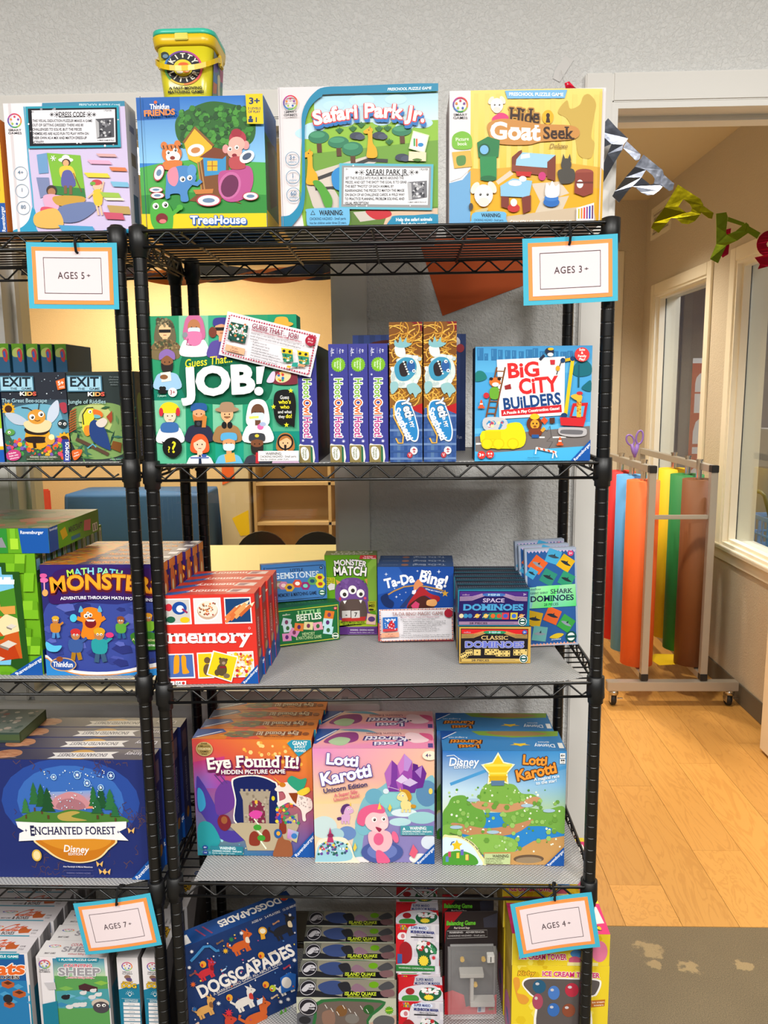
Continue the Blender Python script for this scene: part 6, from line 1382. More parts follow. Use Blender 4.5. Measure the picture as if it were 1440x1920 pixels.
T_ = Art(.256,.05,None,'d8782c').P([(0,0),(22,0),(26,30),(0,96)],'1f4f9a').L([(3,80),(22,22)],3,'e8ecf4').P([(28,100),(30,20),(42,0),(58,100)],'d84a34').S([(30,30),(46,18),(56,50),(44,80),(26,70)],'6a6a50').dots(['2f5a50','d8a848','8a3a2a'],18,24,15,48,85,2,4,3).T('Eye Found It!',70,46,34,'d8c8b0',36,2,rot=180,serif=True,out='7a3a20',ob=1).T('HIDDEN PICTURE GAME',72,76,12,'7a3a20',26,1,rot=180).E(94,50,3,16,'8a4a2a')
L_ = Art(.05,.27,None,'c8503c').R(0,30,100,60,'8a3a6a').R(0,60,100,100,'b8682c').T('Eye Found It!',55,45,24,'d8b8a8',40,1,rot=90)
eye = game_box('front orange and purple castle search box on the fourth shelf',.256,.27,.049,-.462,.080,.5385,('c8486a','d8782c','7a1c28'),A,top=T_,left=L_,group='orange and purple castle boxes')
row_behind(eye,4,.0515,'{} box back in the orange and purple castle row',dx=.005)
# pink unicorn box
A = Art(.256,.259,[(85,555),(1308,558),(1303,1682),(112,1668)],'f0c8b0')
A.P([(80,550),(1310,550),(1310,1100),(90,1100)],['e08ac0','f0b8a0','e8c088','f0d098']); A.P([(90,1100),(1310,1100),(1310,1690),(100,1690)],['f0d0a0','c8b8b8','8a7ac0','f0d8b8'])
A.S([(560,1120),(640,1000),(760,940),(860,880),(1000,900),(1180,880),(1310,860),(1320,1500),(1200,1600),(900,1690),(500,1690),(500,1400)],'7fb8c4'); A.S([(640,1300),(900,1220),(1310,1180),(1310,1690),(640,1690)],'8a80b8')
for(x,y,a,b,c)in((700,1030,90,80,'6aa8c0'),(870,1070,120,80,'8ac8cc'),(1230,1000,110,130,'5a88b0'),(1000,1190,130,40,'d8e8ec'),(1180,1240,140,60,'9accd0'),(960,1280,110,40,'b8dce0'),(430,1390,90,70,'6a8ac0'),(200,1330,130,110,'c8dcdc'),(320,1400,80,60,'a8ccd4'),(1250,1480,80,70,'d8e0ec'),(600,1300,90,110,'7ab8c8'),(1160,1640,110,50,'f0ece4'),(560,1660,90,40,'e8e0e0')):A.E(x,y,a,b,c)
def crystal(pts,c):A.P(pts,c)
crystal([(805,800),(880,670),(945,730),(950,980),(850,980)],'7a3a9a'); crystal([(935,720),(1005,605),(1085,680),(1090,980),(940,980)],'9a4aa8'); crystal([(1085,770),(1185,720),(1228,800),(1190,940),(1080,960)],'6a2c8c'); crystal([(1090,700),(1140,715),(1150,760),(1090,780)],'5a2480'); crystal([(935,720),(1005,605),(1000,770),(960,820)],'c878c0'); crystal([(1005,605),(1085,680),(1040,780),(1000,770)],'b88ad0'); crystal([(805,800),(880,670),(870,900),(840,960)],'b068b8'); crystal([(920,870),(985,810),(1045,860),(1010,990),(945,970)],'a858b0'); crystal([(920,870),(985,810),(1045,860),(975,900)],'d8c4e4'); crystal([(985,900),(1060,845),(1140,890),(1110,990),(1000,995)],'6a3494'); crystal([(985,900),(1060,845),(1140,890),(1060,930)],'cdb8de'); crystal([(1110,780),(1185,720),(1170,850)],'a878c4')
A.E(820,975,30,26,'d8e4ec'); A.E(1268,975,20,30,'e8d060'); A.L([(840,930),(950,960)],4,'e8d8e8')
# toy unicorns
def pony(x,y,s,bodyc,mane,flip=1):
 q = lambda i, j:(x+i*s*flip,y+j*s)
 A.S([q(-90,60),q(-60,20),q(20,10),q(60,40),q(50,110),q(10,130),q(-80,120)],bodyc); A.S([q(-20,30),q(-50,-40),q(-30,-110),q(40,-120),q(100,-70),q(110,-20),q(60,10),q(20,20)],bodyc)
 A.S([q(-60,20),q(-95,-40),q(-60,-120),q(10,-150),q(60,-125),q(0,-100),q(-30,-50)],mane); A.P([q(50,-120),q(66,-175),q(76,-115)],'e8c04a'); A.S([q(-90,60),q(-150,70),q(-140,110),q(-85,100)],mane); bigeye(A,*q(30,-62),16*s); bigeye(A,*q(78,-66),12*s,'3a2a2a')
 for k in(-70,-20,30):A.L([q(k,110),q(k+6,165)],28*s,bodyc)
pony(425,1190,.62,'d8a8d0','5a3470'); pony(1010,1060,.72,'f0d890','c8902a',-1)
A.E(780,1570,210,110,'4a5a9a'); A.E(780,1560,150,80,'6a7ab8')
A.S([(640,1420),(660,1370),(760,1350),(860,1380),(880,1480),(820,1560),(720,1560),(660,1500)],'f4b8c0'); A.S([(610,1220),(625,1130),(720,1110),(800,1160),(840,1240),(835,1320),(760,1370),(660,1350),(610,1290)],'f6c4c8'); A.S([(530,1240),(560,1160),(640,1110),(760,1100),(810,1160),(780,1190),(680,1180),(620,1230),(600,1310),(540,1290)],'e0608a'); A.P([(735,1150),(755,1075),(775,1145)],'f0c84a'); bigeye(A,702,1248,26,'3a2024'); bigeye(A,795,1242,24,'3a2024'); A.E(795,1308,44,34,'f8d0d0'); A.S([(715,1320),(775,1340),(750,1370)],'9a2a4a'); A.E(745,1440,50,60,'e0608a'); A.E(910,1420,30,60,'e86a92',20); A.S([(720,1560),(780,1560),(860,1660),(740,1680)],'e0608a')
A.S([(115,1660),(130,1480),(200,1430),(380,1420),(460,1480),(500,1600),(540,1700),(110,1700)],'f4e4cc'); A.S([(115,1640),(150,1500),(280,1450),(420,1490),(470,1640),(120,1660)],'9accd8'); A.dots(['d84a6a','2f6a5a','e8c84a','6a4a9a','3a5a7a','f0f4f4'],60,140,1470,440,1600,8,16,7); A.P([(230,1470),(262,1320),(300,1470)],'b83a6a'); A.E(266,1400,30,20,'8a2a54')
A.P([(1050,1590),(1090,1490),(1140,1560),(1100,1630)],'e0607a'); A.P([(490,1530),(510,1470),(528,1520),(505,1560)],'e8c84a'); A.P([(840,1140),(858,1090),(878,1130),(860,1170)],'e8c84a')
A.T('Lotti',386,660,100,'f6f0f8',330,4,rot=-5,out='5a4a98',ob=0); A.T('Lotti',386,662,92,'f6f0f8',330,3,rot=-5); A.T('Karotti',420,805,118,'f6f0f8',520,4,rot=11,out='5a4a98',ob=0); A.T('Karotti',420,807,108,'f6f0f8',520,3,rot=11)
A.T('Unicorn Edition',415,930,44,'3a3468',446,3,rot=9); A.T('A Super Silly',420,988,34,'d8607a',236,2,rot=10); A.T('Unicorn Race!',428,1028,34,'d8607a',264,2,rot=10)
A.E(1262,615,76,46,'f4e4cc'); A.T('4+',1248,614,36,'5a4a78',60,2)
A.P([(965,1305),(1294,1308),(1292,1400),(964,1398)],'4a96a4'); A.T('WARNING:',1142,1330,30,'f0f6f6',168,3); A.T('CHOKING HAZARD - Small parts.',1130,1362,17,'f0f6f6',298,2); A.T('Not for children under 3 years.',1096,1384,13,'e0eeee',230,1); A.P([(985,1345),(1000,1320),(1015,1345)],'f0f6f6')
raven(A,1304,1684,210,200)
T_ = Art(.256,.095,None,'e8b0a8').P([(0,0),(100,0),(100,60),(0,60)],['e0c8b8','e8b8b8','e88aa8','e8a890']).P([(0,60),(100,60),(100,100),(0,100)],['e8a890','e88aa8','e88ab0','e090b8']).P([(0,0),(20,0),(2,78),(0,78)],'1f4f9a').L([(2,62),(17,8)],1.6,'e8ecf4').S([(8,70),(18,26),(34,20),(36,60),(24,78)],'8a3a7a').S([(12,66),(20,44),(30,54),(26,84),(18,84)],'a8c098').S([(20,6),(40,2),(52,22),(44,18),(30,12)],'6a9ab0').T('Karotti',60,52,22,'e8e0ec',36,3,rot=176,out='4a3a7a',ob=0).T('Lotti',62,78,18,'e8e0ec',24,3,rot=180,out='4a3a7a',ob=0).T('Unicorn Edition',58,26,10,'8a5a6a',30,1,rot=182).S([(76,30),(82,20),(94,40),(95,66),(84,74),(78,56)],'f0ccd0').S([(88,24),(98,30),(99,60),(94,50)],'d85a84').E(80,58,1.2,3,'3a2a2a').R(95,76,99,96,'5a4a88')
uni = game_box('front pink unicorn race box with purple crystals on the fourth shelf',.256,.259,.095,-.202,.060,.5385,('f0c8b0','e8b0a8','d890b0'),A,top=T_,group='pink unicorn race boxes')
row_behind(uni,2,.0965,'{} pink unicorn race box, directly behind the front one',dx=.003)
# sky blue star box (its cover figures are left out, the landscape and lettering stay)
A = Art(.257,.257,[(135,478),(1180,490),(1155,1445),(137,1425)],'2f86cc')
A.P([(130,470),(1190,470),(1190,760),(130,820)],['1f6ab8','3a8cc8','7ab4dc','c8e0ee']); A.P([(130,820),(1190,760),(1170,1000),(130,1000)],['c8e0ee','7ab4dc','a8c890','d8e4c8']); A.L([(200,760),(520,640)],26,'4a98d0'); A.L([(880,700),(1180,620)],30,'4a98d0')
A.S([(450,900),(470,790),(540,745),(650,755),(740,770),(800,840),(900,850),(940,900),(880,960),(600,960)],'7cae4a'); A.S([(180,930),(220,865),(320,855),(370,920),(440,930),(500,1040),(470,1130),(340,1130),(250,1080),(140,1110),(137,1000)],'6aa443'); A.S([(640,1010),(800,960),(1000,980),(1160,960),(1165,1180),(1000,1120),(700,1110)],'74a848')
A.S([(400,900),(700,930),(900,870),(960,900),(800,970),(640,1000),(420,960)],'c8946a'); A.S([(220,1080),(500,1130),(740,1100),(900,1060),(760,1170),(500,1200),(260,1160)],'c08a60'); A.S([(137,1110),(220,1100),(300,1170),(260,1230),(137,1220)],'7cb04c'); A.S([(300,1220),(420,1180),(620,1190),(760,1240),(740,1330),(560,1360),(380,1320)],'8aba54'); A.P([(740,1330),(900,1240),(1165,1200),(1160,1440),(480,1440),(480,1330)],'c8985c')
A.E(860,1390,128,36,'6a5440'); A.E(860,1400,110,26,'9a8468')
A.dots(['e8f4d8','b8d890','5a9438','f8f8e8'],90,160,780,1140,1330,5,12,6); A.dots(['8ab85a','6a9c40','98c468'],70,200,860,1120,1320,14,24,7)
for(x,y)in((390,890),(250,1115),(560,1160),(845,940),(1030,985)):A.E(x,y,52,15,'a8c4d8')
A.star(600,640,150,'f6eec8',5,.56); A.star(600,640,128,'e8c42a',5,.56); A.R(486,590,716,610,'f4dc5a'); A.R(520,660,680,676,'f4dc5a'); A.P([(520,690),(680,690),(665,730),(535,730)],'d8ac1e'); A.P([(540,728),(655,728),(650,770),(545,770)],'5a7a9c')
A.T('Disney',308,568,66,'f2f6fa',250,2,slant=.15); A.L([(168,518),(230,512),(300,560),(270,590),(210,585)],5,'f2f6fa'); A.T('EDITION',300,612,22,'f2f6fa',140,2)
A.T('Lotti',910,560,76,'e8862a',210,4,rot=-4,out='4a2a14',ob=0); A.T('Lotti',910,562,70,'f0983a',210,3,rot=-4); A.T('Karotti',920,655,88,'e8862a',350,4,rot=12,out='4a2a14',ob=0); A.T('Karotti',920,657,80,'f0983a',350,3,rot=12); A.T('A magical race',1008,706,26,'f2f6fa',216,2,rot=8); A.T('to the star!',1006,740,26,'f2f6fa',176,2,rot=8)
A.R(1122,502,1166,544,'f0f0ee'); A.T('4+',1144,522,24,'3a3a3a',34,3); A.R(1120,550,1166,590,'f0f0ee'); A.E(1135,562,8,8,'3a3a3a',n=8); A.E(1152,562,8,8,'3a3a3a',n=8); A.T('2-4',1143,580,12,'3a3a3a')
A.S([(137,1440),(137,1195),(200,1180),(300,1190),(400,1250),(460,1340),(485,1440)],'e8e4a8'); A.S([(137,1440),(137,1215),(210,1200),(300,1215),(380,1270),(435,1350),(455,1440)],'d8ecf4'); A.S([(140,1430),(150,1340),(240,1310),(340,1320),(420,1370),(410,1430)],'4f9a34'); A.star(256,1265,50,'e8c42a',5,.5); A.L([(205,1262),(215,1238),(235,1232)],9,'1f4f9a')
for(x,c)in((195,'c84a6a'),(175,'5a8ac0'),(265,'e8c84a'),(345,'c86a5a'),(340,'e8d060'),(300,'6a6ac0')):A.P([(x-12,1300+x%60),(x+12,1298+x%60),(x+12,1345+x%60),(x-12,1345+x%60)],c)
A.T('Watch out for the hidden trap hole!',330,1252,13,'3a3a3a',330,2,rot=-34,arc=36)
A.P([(488,1334),(706,1336),(702,1426),(486,1420)],'c4d49a'); A.T('WARNING:',624,1356,24,'3a3a2a',140,3); A.T('CHOKING HAZARD',576,1378,14,'4a4a34',160,2); A.T('Small parts. Not for',564,1395,12,'4a4a34',134,1); A.T('children under 3 years.',570,1412,12,'4a4a34',146,1)
raven(A,1156,1446,170,160)
T_ = Art(.257,.095,None,'3a7ab0').P([(26,0),(100,0),(98,26),(60,34),(32,22)],'7a9a3a').S([(40,4),(70,2),(90,14),(70,26),(46,20)],'9a7a4a').P([(0,0),(14,0),(2,46),(0,46)],'1f4f9a').L([(1,40),(13,6)],1.4,'e8ecf4').T('Karotti',20,56,18,'d8822a',26,3,rot=176,out='4a2a14',ob=0).T('Lotti',22,80,16,'d8822a',17,3,rot=180,out='4a2a14',ob=0).T('A magical race',14,36,7,'d8e4ee',16,1,rot=180).star(64,70,9,'e0b82a',5,.5,math.pi).T('Disney',84,76,16,'e0e8f0',17,2,rot=180).T('EDITION',84,58,6,'e0e8f0',9,1,rot=180).R(95,62,99,88,'e8e8e4')
star_b = game_box('front sky blue star box with green hills, right end of fourth shelf',.257,.257,.095,.071,.055,.5385,('2f86cc','3a7ab0','1f5a9a'),A,top=T_,group='sky blue star boxes')
row_behind(star_b,2,.0965,'{} sky blue star box, directly behind the front one',dx=-.010)
# ============================ LOWEST SHELF, left unit
Z5 = .1070
A = Art(.24,.24,[(-780,625),(235,620),(262,1640),(-770,1650)],'e2dcde')
A.P([(-600,640),(205,634),(235,1640),(-590,1650)],'1f5a9a'); A.P([(-600,900),(215,900),(235,1640),(-590,1650)],'2a7ab0')
for k in range(12):A.P([(-500+k*64,960+(k%3)*80),(-440+k*64,930+(k%3)*80),(-390+k*64,960+(k%3)*80),(-450+k*64,990+(k%3)*80)],'4a9ac8')
A.P([(235,940),(265,930),(270,1640),(240,1640)],'1f7a94')
for(x,y,s_)in((40,940,60),(140,1035,62),(40,1150,50)):A.P([(x-s_,y-s_*.4),(x,y-s_*.8),(x+s_,y-s_*.3),(x+s_*.95,y+s_*.3),(x,y+s_*.7),(x-s_,y+s_*.3)],'b85a30'); A.P([(x-s_*.7,y-s_*.3),(x,y-s_*.6),(x+s_*.7,y-s_*.25),(x,y+s_*.05)],'5a2c1c')
A.E(30,1085,44,44,'2a2a30')
A.P([(-200,628),(163,622),(150,680),(-200,684)],'1f8aa4'); A.T('PUZZLE GAME',30,652,22,'eef6f6',250,3)
A.T('Cats',-20,780,120,'e86a2a',440,4,rot=4,out='f4f0ec',ob=0,slant=.2); A.T('Cats',-20,780,110,'e86a2a',440,3,rot=4,slant=.2); A.T('& BOXES',0,862,32,'3a2018',300,4,out='f4f0ec',ob=0)
T_ = Art(.24,.05,None,'d4ccce').T('Cats',66,42,44,'c8542a',20,3,rot=0,slant=.25).T('& BOXES',66,78,18,'3a2a28',16,3).P([(76,62),(80,34),(84,52),(88,50),(87,76),(78,80)],'b85a2c').T('SCAN ME',92,60,10,'6a6468',5,1).T('TO PLAY',92,78,10,'6a6468',5,1)
smart(T_,52,38,7,txt=False); T_.T('SMART GAMES',52,82,10,'6a6468',10,1); T_.R(30,94,90,100,'1f8aa4')
R_ = Art(.05,.24,None,'8a8486').R(0,0,30,100,'c8c2c2').ring(60,12,14,3,'6a6a70').R(30,40,100,100,'1f6a84').E(62,24,10,2.4,'6a6a70')
cats = game_box('front white box with orange lettering at the bottom left corner',.24,.24,.05,-1.065,.016,Z5,('e2dcde','d4ccce','8a8486'),A,top=T_,right=R_,group='white boxes with orange lettering')
row_behind(cats,6,.0508,'{} box back in the white row with orange lettering',dx=.005)
A = Art(.155,.232,[(285,650),(850,655),(880,1640),(330,1640)],'e4dee0')
A.P([(418,668),(828,668),(868,1640),(450,1640)],'4a86ac'); A.P([(420,668),(828,668),(838,880),(428,880)],['2f7aa0','4aa0c0','c8d8a0','b8d0a0'])
A.P([(430,850),(850,850),(870,1640),(450,1640)],'5a9a54'); A.P([(440,1010),(855,980),(868,1180),(446,1190)],'4a98a0')
for(x,y,c)in((520,980,'7ab054'),(640,1080,'5aa0c0'),(760,1100,'7ab4d0'),(540,1060,'6ab0c8'),(800,920,'8ab84a'),(480,1150,'3a84b0')):A.P([(x-60,y),(x,y-24),(x+60,y),(x,y+26)],c)
A.P([(620,950),(670,925),(770,965),(770,1010),(690,1010),(625,990)],'4a2a30')
for(x,y,s_,c)in((655,1025,28,'d8d4d4'),(735,1000,26,'d8d4d4'),(775,1040,28,'dcd8d8'),(725,1068,30,'d8d4d4'),(515,1070,34,'26242a'),(545,1170,30,'d8d4d4'),(600,1150,32,'d8d4d4'),(650,1145,32,'d8d4d4')):A.E(x,y,s_,s_*.75,c); A.E(x+s_*.7,y-s_*.5,s_*.4,s_*.36,c)
A.E(790,1130,70,50,'c8b8a8'); A.E(795,1170,64,60,'4a464c'); bigeye(A,775,1150,16); bigeye(A,818,1148,16)
A.P([(448,652),(790,655),(780,700),(462,698)],'1f8aa4'); A.T('1 PLAYER PUZZLE GAME',622,676,20,'f2f8f8',306,3)
A.T('COUNTING',622,736,30,'c82a4a',226,3,serif=True,out='f4eef0',ob=2); A.T('SHEEP',630,800,78,'a8a4a8',330,4,out='f0ecee',ob=0); A.T('SHEEP',630,800,72,'98949a',330,3); A.T('...without falling asleep...',638,858,20,'c82a3a',228,2,out='f4eef0',ob=2,slant=.2)
A.P([(350,915),(436,910),(445,985),(385,990)],'c4c0c4'); A.P([(330,1140),(450,1105),(470,1640),(330,1640)],'1f7a94'); A.P([(300,650),(312,650),(350,1640),(336,1640)],'cfc8c8')
smart(A,357,720,42)
T_ = Art(.155,.05,None,'dcd6d4').T('COUNTING',55,26,15,'b83a4a',30,2,serif=True).T('SHEEP',56,54,30,'9a9498',50,4).T('without falling asleep',60,82,11,'b83a4a',34,1).R(84,50,92,84,'c8c2c2')
smart(T_,18,36,8,txt=False); T_.T('SMART GAMES',17,80,10,'6a6468',16,1)
R_ = Art(.05,.232,None,'6a6668').R(0,0,24,100,'c8c2c2').R(30,36,100,100,'1f5f74').E(62,10,16,4,'8a8488')
shp = game_box('front white sheep puzzle box with teal banner on the lowest shelf',.155,.232,.05,-.807,.016,Z5,('e4dee0','dcd6d4','6a6668'),A,top=T_,right=R_,group='white sheep puzzle boxes')
row_behind(shp,3,.0508,'{} box back in the white sheep puzzle row',dx=.006)
def dog_art():
 A = Art(.046,.232,[(930,655),(1100,650),(1118,1640),(948,1640)],'e2dcdd')
 A.P([(930,985),(1110,915),(1118,1640),(945,1640)],'1f7a98'); smart(A,1012,742,40)
 A.E(1012,850,26,22,'8a6a58'); A.S([(1000,862),(1040,860),(1046,890),(1010,890)],'5a4a78'); A.T('SMART',1012,905,18,'e8b82a',84,4,out='4a3418',ob=0); A.T('DOG',1022,938,40,'e8b82a',124,4,out='4a3418',ob=0); A.T('DOG',1022,938,36,'f0c83a',124,3); A.T('AGILITY PUZZLE',1030,966,10,'4a6a7a',110,1)
 A.ring(1026,1022,15,4,'e8f2f4'); A.R(1020,1036,1032,1046,'e8f2f4')
 for k in range(7):a = math.pi+k*math.pi/6; A.L([(1026+24*math.cos(a),1022+24*math.sin(a)),(1026+34*math.cos(a),1022+34*math.sin(a))],3,'e8f2f4',layer=False)
 A.L([(958,1070),(1112,1070),(1114,1640),(962,1640)],3,'c8e0e4'); A.T('COGNITIVE',1036,1084,11,'e8f2f4',108,2); A.T('SKILLS TRAINED',1036,1098,11,'e8f2f4',108,2)
 for k in range(8):A.R(970,1110+k*40,1104,1142+k*40,'e6e2e2'); A.T('focus' if k%2 else 'planning',1036,1126+k*40,10,'6a7a80',None,1)
 return A
DT = Art(.046,.16,None,'d2cccb').T('DOG',46,52,30,'d8a82a',24,4,rot=-90,out='3a2a14',ob=0).T('SMART',70,52,12,'d8a82a',18,3,rot=-90,out='3a2a14',ob=1).T('GAMES',40,28,9,'6a6468',12,1,rot=-90).T('SMART',60,28,9,'6a6468',12,1,rot=-90).E(50,72,16,4,'8a6a58')
DT.ring(74,18,10,3,'3a5a9a',ry=3)
DR = Art(.16,.232,None,'3a3636').P([(0,0),(70,0),(0,60)],'8a8484').P([(60,40),(100,30),(100,100),(40,100)],'2a2420')
dog1 = game_box('white spine box with yellow dog lettering, left of the two front ones',.046,.232,.16,-.631,.016,Z5,('e2dcdd','d2cccb','3a3636'),dog_art(),top=DT,right=DR,group='white spine boxes with yellow dog lettering')
dup(dog1,(-.577+.023+.001,.016,Z5),(0,0,0),'white spine box with yellow dog lettering behind the left unit post')
dup(dog1,(-.577+.023+.006,.182,Z5),(0,0,0),'white dog spine box standing at the back between the two shelving units')
# ============================ LOWEST SHELF, middle unit
A = Art(.27,.26,[(130,630),(1075,245),(1058,1075),(160,1500)],'1e3668')
rnd = random.Random(8)
A.T('DOGSCAPADES',640,822,96,'f0e8e0',862,4,rot=24.5); A.T('A BARKING-MAD GAME ALL ABOUT DOGS',655,884,22,'cfc8c4',620,2,rot=24.5); A.L([(408,1020),(905,795)],5,'d8d0cc'); A.T('AGES 6+   2-4 PLAYERS   15-20 MINS',890,345,18,'c8c4c4',400,2,rot=22)
def dogp(x,y,s,c,tail='',flip=1,patch=None,pose=0):
 a = math.radians(-24); q = lambda i, j:(x+s*(i*flip*math.cos(a)-j*math.sin(a)),y+s*(i*flip*math.sin(a)+j*math.cos(a)))
 A.S([q(-80,-10),q(-40,-34),q(40,-30),q(60,-10),q(60,24),q(-70,30)],c)
 for k in(-66,-40,30,52):A.L([q(k,15),q(k,66)],20*s,c)
 A.S([q(40,-10),q(50,-70),q(80,-92),q(110,-74),q(124,-50),q(90,-34),q(72,0)],c); A.P([q(64,-84),q(56,-120),q(84,-96)],c); A.P([q(90,-90),q(100,-118),q(108,-84)],c); A.L([q(-78,-10),q(-104,-44),q(-88,-64)],18*s,c); A.E(*q(92,-66),4*s,4*s,'1c1c1c',n=6)
 if patch:A.S([q(48,-8),q(60,-44),q(84,-40),q(76,6)],patch)
dogp(610,610,1.0,'d0602a',patch='f0d8c0'); dogp(960,480,1.05,'26262c',patch='e8d0a8'); dogp(320,830,.85,'c8303a',patch='8a1c28'); dogp(620,1070,1.0,'e4dcd4',flip=1,patch='c83a34'); dogp(960,950,.85,'e4dcd4'); dogp(300,1130,.9,'d8a058',patch='8a5a34'); dogp(710,1200,1.25,'d0602a'); dogp(430,1330,1.3,'c8422c')
A.P([(910,870),(985,825),(1040,840),(1030,960),(915,1000)],'2a62b0'); A.E(960,910,40,46,'e4dcd4')
A.L([(190,730),(230,690),(300,610),(350,605),(400,645),(425,640)],22,'3a80b8'); A.E(785,480,36,34,'e0a030'); A.E(785,480,24,22,'f0e4c8'); A.P([(765,510),(800,510),(805,545),(770,552)],'e0a030')
for(x,y,c)in((290,755,'e8a030'),(792,925,'e8a030'),(495,1028,'e8a030'),(765,682,'e8a030'),(845,955,'b8c83a')):A.E(x,y,26,28,c); A.E(x-8,y+8,10,14,'c83a2c')
for k in range(70):A.E(rnd.uniform(150,1060),rnd.uniform(420,1480),rnd.uniform(5,9),rnd.uniform(5,9),rnd.choice(['c8c4cc','e8e4e4','b8487a','e8c84a','d8683a','5a8ac0','6a3a5a']),n=6)
for(x,y,r,c)in((195,640,18,'e8e4e4'),(605,488,20,'e8e4e4'),(172,772,18,'e8e4e4'),(200,910,26,'d8602a'),(470,636,26,'e8b02a'),(1008,338,16,'e8e4e4'),(1026,716,20,'e8e4e4'),(400,1065,20,'e8e4e4'),(480,1140,36,'d82a3c'),(520,540,26,'2f7a44'),(205,1110,26,'2a62a0'),(900,1055,20,'e8e4e4'),(960,1035,20,'e8e4e4')):A.star(x,y,r,c,8,.45)
for(x,y,c)in((675,708,'e8e0dc'),(890,400,'a8785a'),(425,560,'7a5a44'),(960,770,'a83a4a'),(850,650,'d8c8b8'),(200,820,'7a4a44'),(850,1010,'c8a88a'),(210,1230,'d8b8a0')):A.L([(x-20,y+14),(x+20,y-14)],12,c); A.E(x-22,y+12,9,10,c,n=8); A.E(x+22,y-12,9,10,c,n=8)
A.P([(880,1165),(900,1110),(915,1150),(935,1095),(945,1140),(965,1110),(960,1150)],'5aa034'); A.P([(425,795),(470,770),(466,785),(430,808)],'b8d0e8'); A.P([(705,1040),(755,1015),(750,1060),(710,1080)],'d8e0ec')
A.P([(995,1075),(1058,1045),(1058,1110),(1000,1138)],'e8e4e0'); A.T('petit',1030,1090,24,'1c1c1c',46,3,rot=26)
T_ = Art(.27,.05,None,'1d4480').T('DOGSCAPADES',62,46,42,'eee6dc',56,4,rot=180).E(94,44,3.4,20,'e08a2a').E(93,52,2,12,'c83a2c').R(0,30,8,90,'e8e4e0').L([(16,20),(20,84)],1.4,'8a3a5a').L([(22,20),(26,84)],1.4,'8a3a5a')
dg_ = game_box('navy blue box with cartoon dogs standing at an angle on lowest shelf',.27,.26,.05,0,0,0,('233f78','1d4480','16305c'),A,top=T_)
yd = math.radians(35); dg_.rotation_euler = (0,0,yd); dg_.location = (-.264-.135*math.cos(yd),.166-.135*math.sin(yd),Z5)
# five grey dinosaur balance boxes
def rex(A,x,y,r,ry=None,flip=True):
 ry = ry or r
 A.E(x,y,r,ry,'1c1a1c'); A.E(x,y,r*.93,ry*.93,'c8c4c8'); A.E(x,y,r*.86,ry*.86,'26242a')
 q = lambda i, j:(x+i*r,y+j*ry)
 A.S([q(-.7,.3),q(-.5,-.1),q(-.2,-.42),q(.25,-.5),q(.66,-.3),q(.75,-.05),q(.4,.0),q(.68,.14),q(.6,.28),q(.1,.22),q(-.1,.42),q(-.4,.5)],'c4c0c4'); A.P([q(.1,.02),q(.6,.02),q(.5,.12),q(.1,.14)],'26242a'); A.E(*q(.28,-.26),r*.07,ry*.07,'26242a',n=6)
A = Art(.217,.13,[(70,945),(915,930),(915,1420),(80,1430)],'b8b8a4')
A.P([(70,1100),(260,980),(280,1430),(70,1430)],'5a5a60'); A.S([(215,1120),(280,960),(780,950),(800,1020),(680,1150),(680,1430),(220,1430)],'2f6a3a',3); A.S([(240,1130),(300,985),(760,975),(770,1010),(660,1140),(660,1430),(240,1430)],'6a5c54',3)
A.E(450,1060,48,52,'7a5430'); A.E(680,1040,46,44,'2f5a2c'); A.S([(290,1080),(380,1060),(390,1180),(300,1190)],'8a6a5a'); A.E(540,1130,60,46,'7a746e'); A.P([(690,1160),(915,1080),(915,1430),(680,1430)],'b89a88'); A.S([(720,1140),(790,1090),(890,1110),(880,1180),(740,1190)],'5a5a5a'); A.star(855,1042,40,'5a9a1e',12,.75); A.T('BALANCE',855,1042,10,'e8e84a',56,2,rot=8)
for k in range(8):A.L([(310+k*50,1005+(k%3)*30),(330+k*50,1040+(k%3)*30)],5,'e8e4de')
rex(A,168,1030,82); A.E(140,1150,50,36,'2a2a2e')
T_ = Art(.217,.053,None,'6a6a60').P([(18,0),(100,0),(100,100),(46,100),(18,60)],'8a8474').R(46,64,92,100,'16161a').P([(0,70),(16,60),(50,100),(0,100)],'26262a')
rex(T_,10,50,8.6,44); T_.S([(20,40),(30,12),(42,14),(50,50),(44,84),(28,80)],'3a4a78').S([(40,30),(50,16),(54,60),(48,80)],'2a2a2e').S([(54,50),(60,24),(70,60),(60,74)],'8a6a7a').E(77,30,5,18,'6aa01e').T('ISLAND QUAKE',64,80,18,'c8d83a',32,3).T('Balancing Game',63,95,9,'a8b82a',24,2).S([(82,40),(92,10),(98,40),(92,56),(85,60)],'4a4a4c').S([(84,66),(96,56),(98,88),(88,96)],'7a5a5c')
quake = game_box('front grey dinosaur balance box with window at the bottom edge',.217,.13,.053,-.247,.030,Z5,('b8b8a4','6a6a60','3a3a3c'),A,top=T_,group='grey dinosaur balance boxes')
row_behind(quake,5,.0575,'{} box back in the grey dinosaur balance row',dx=-.002)
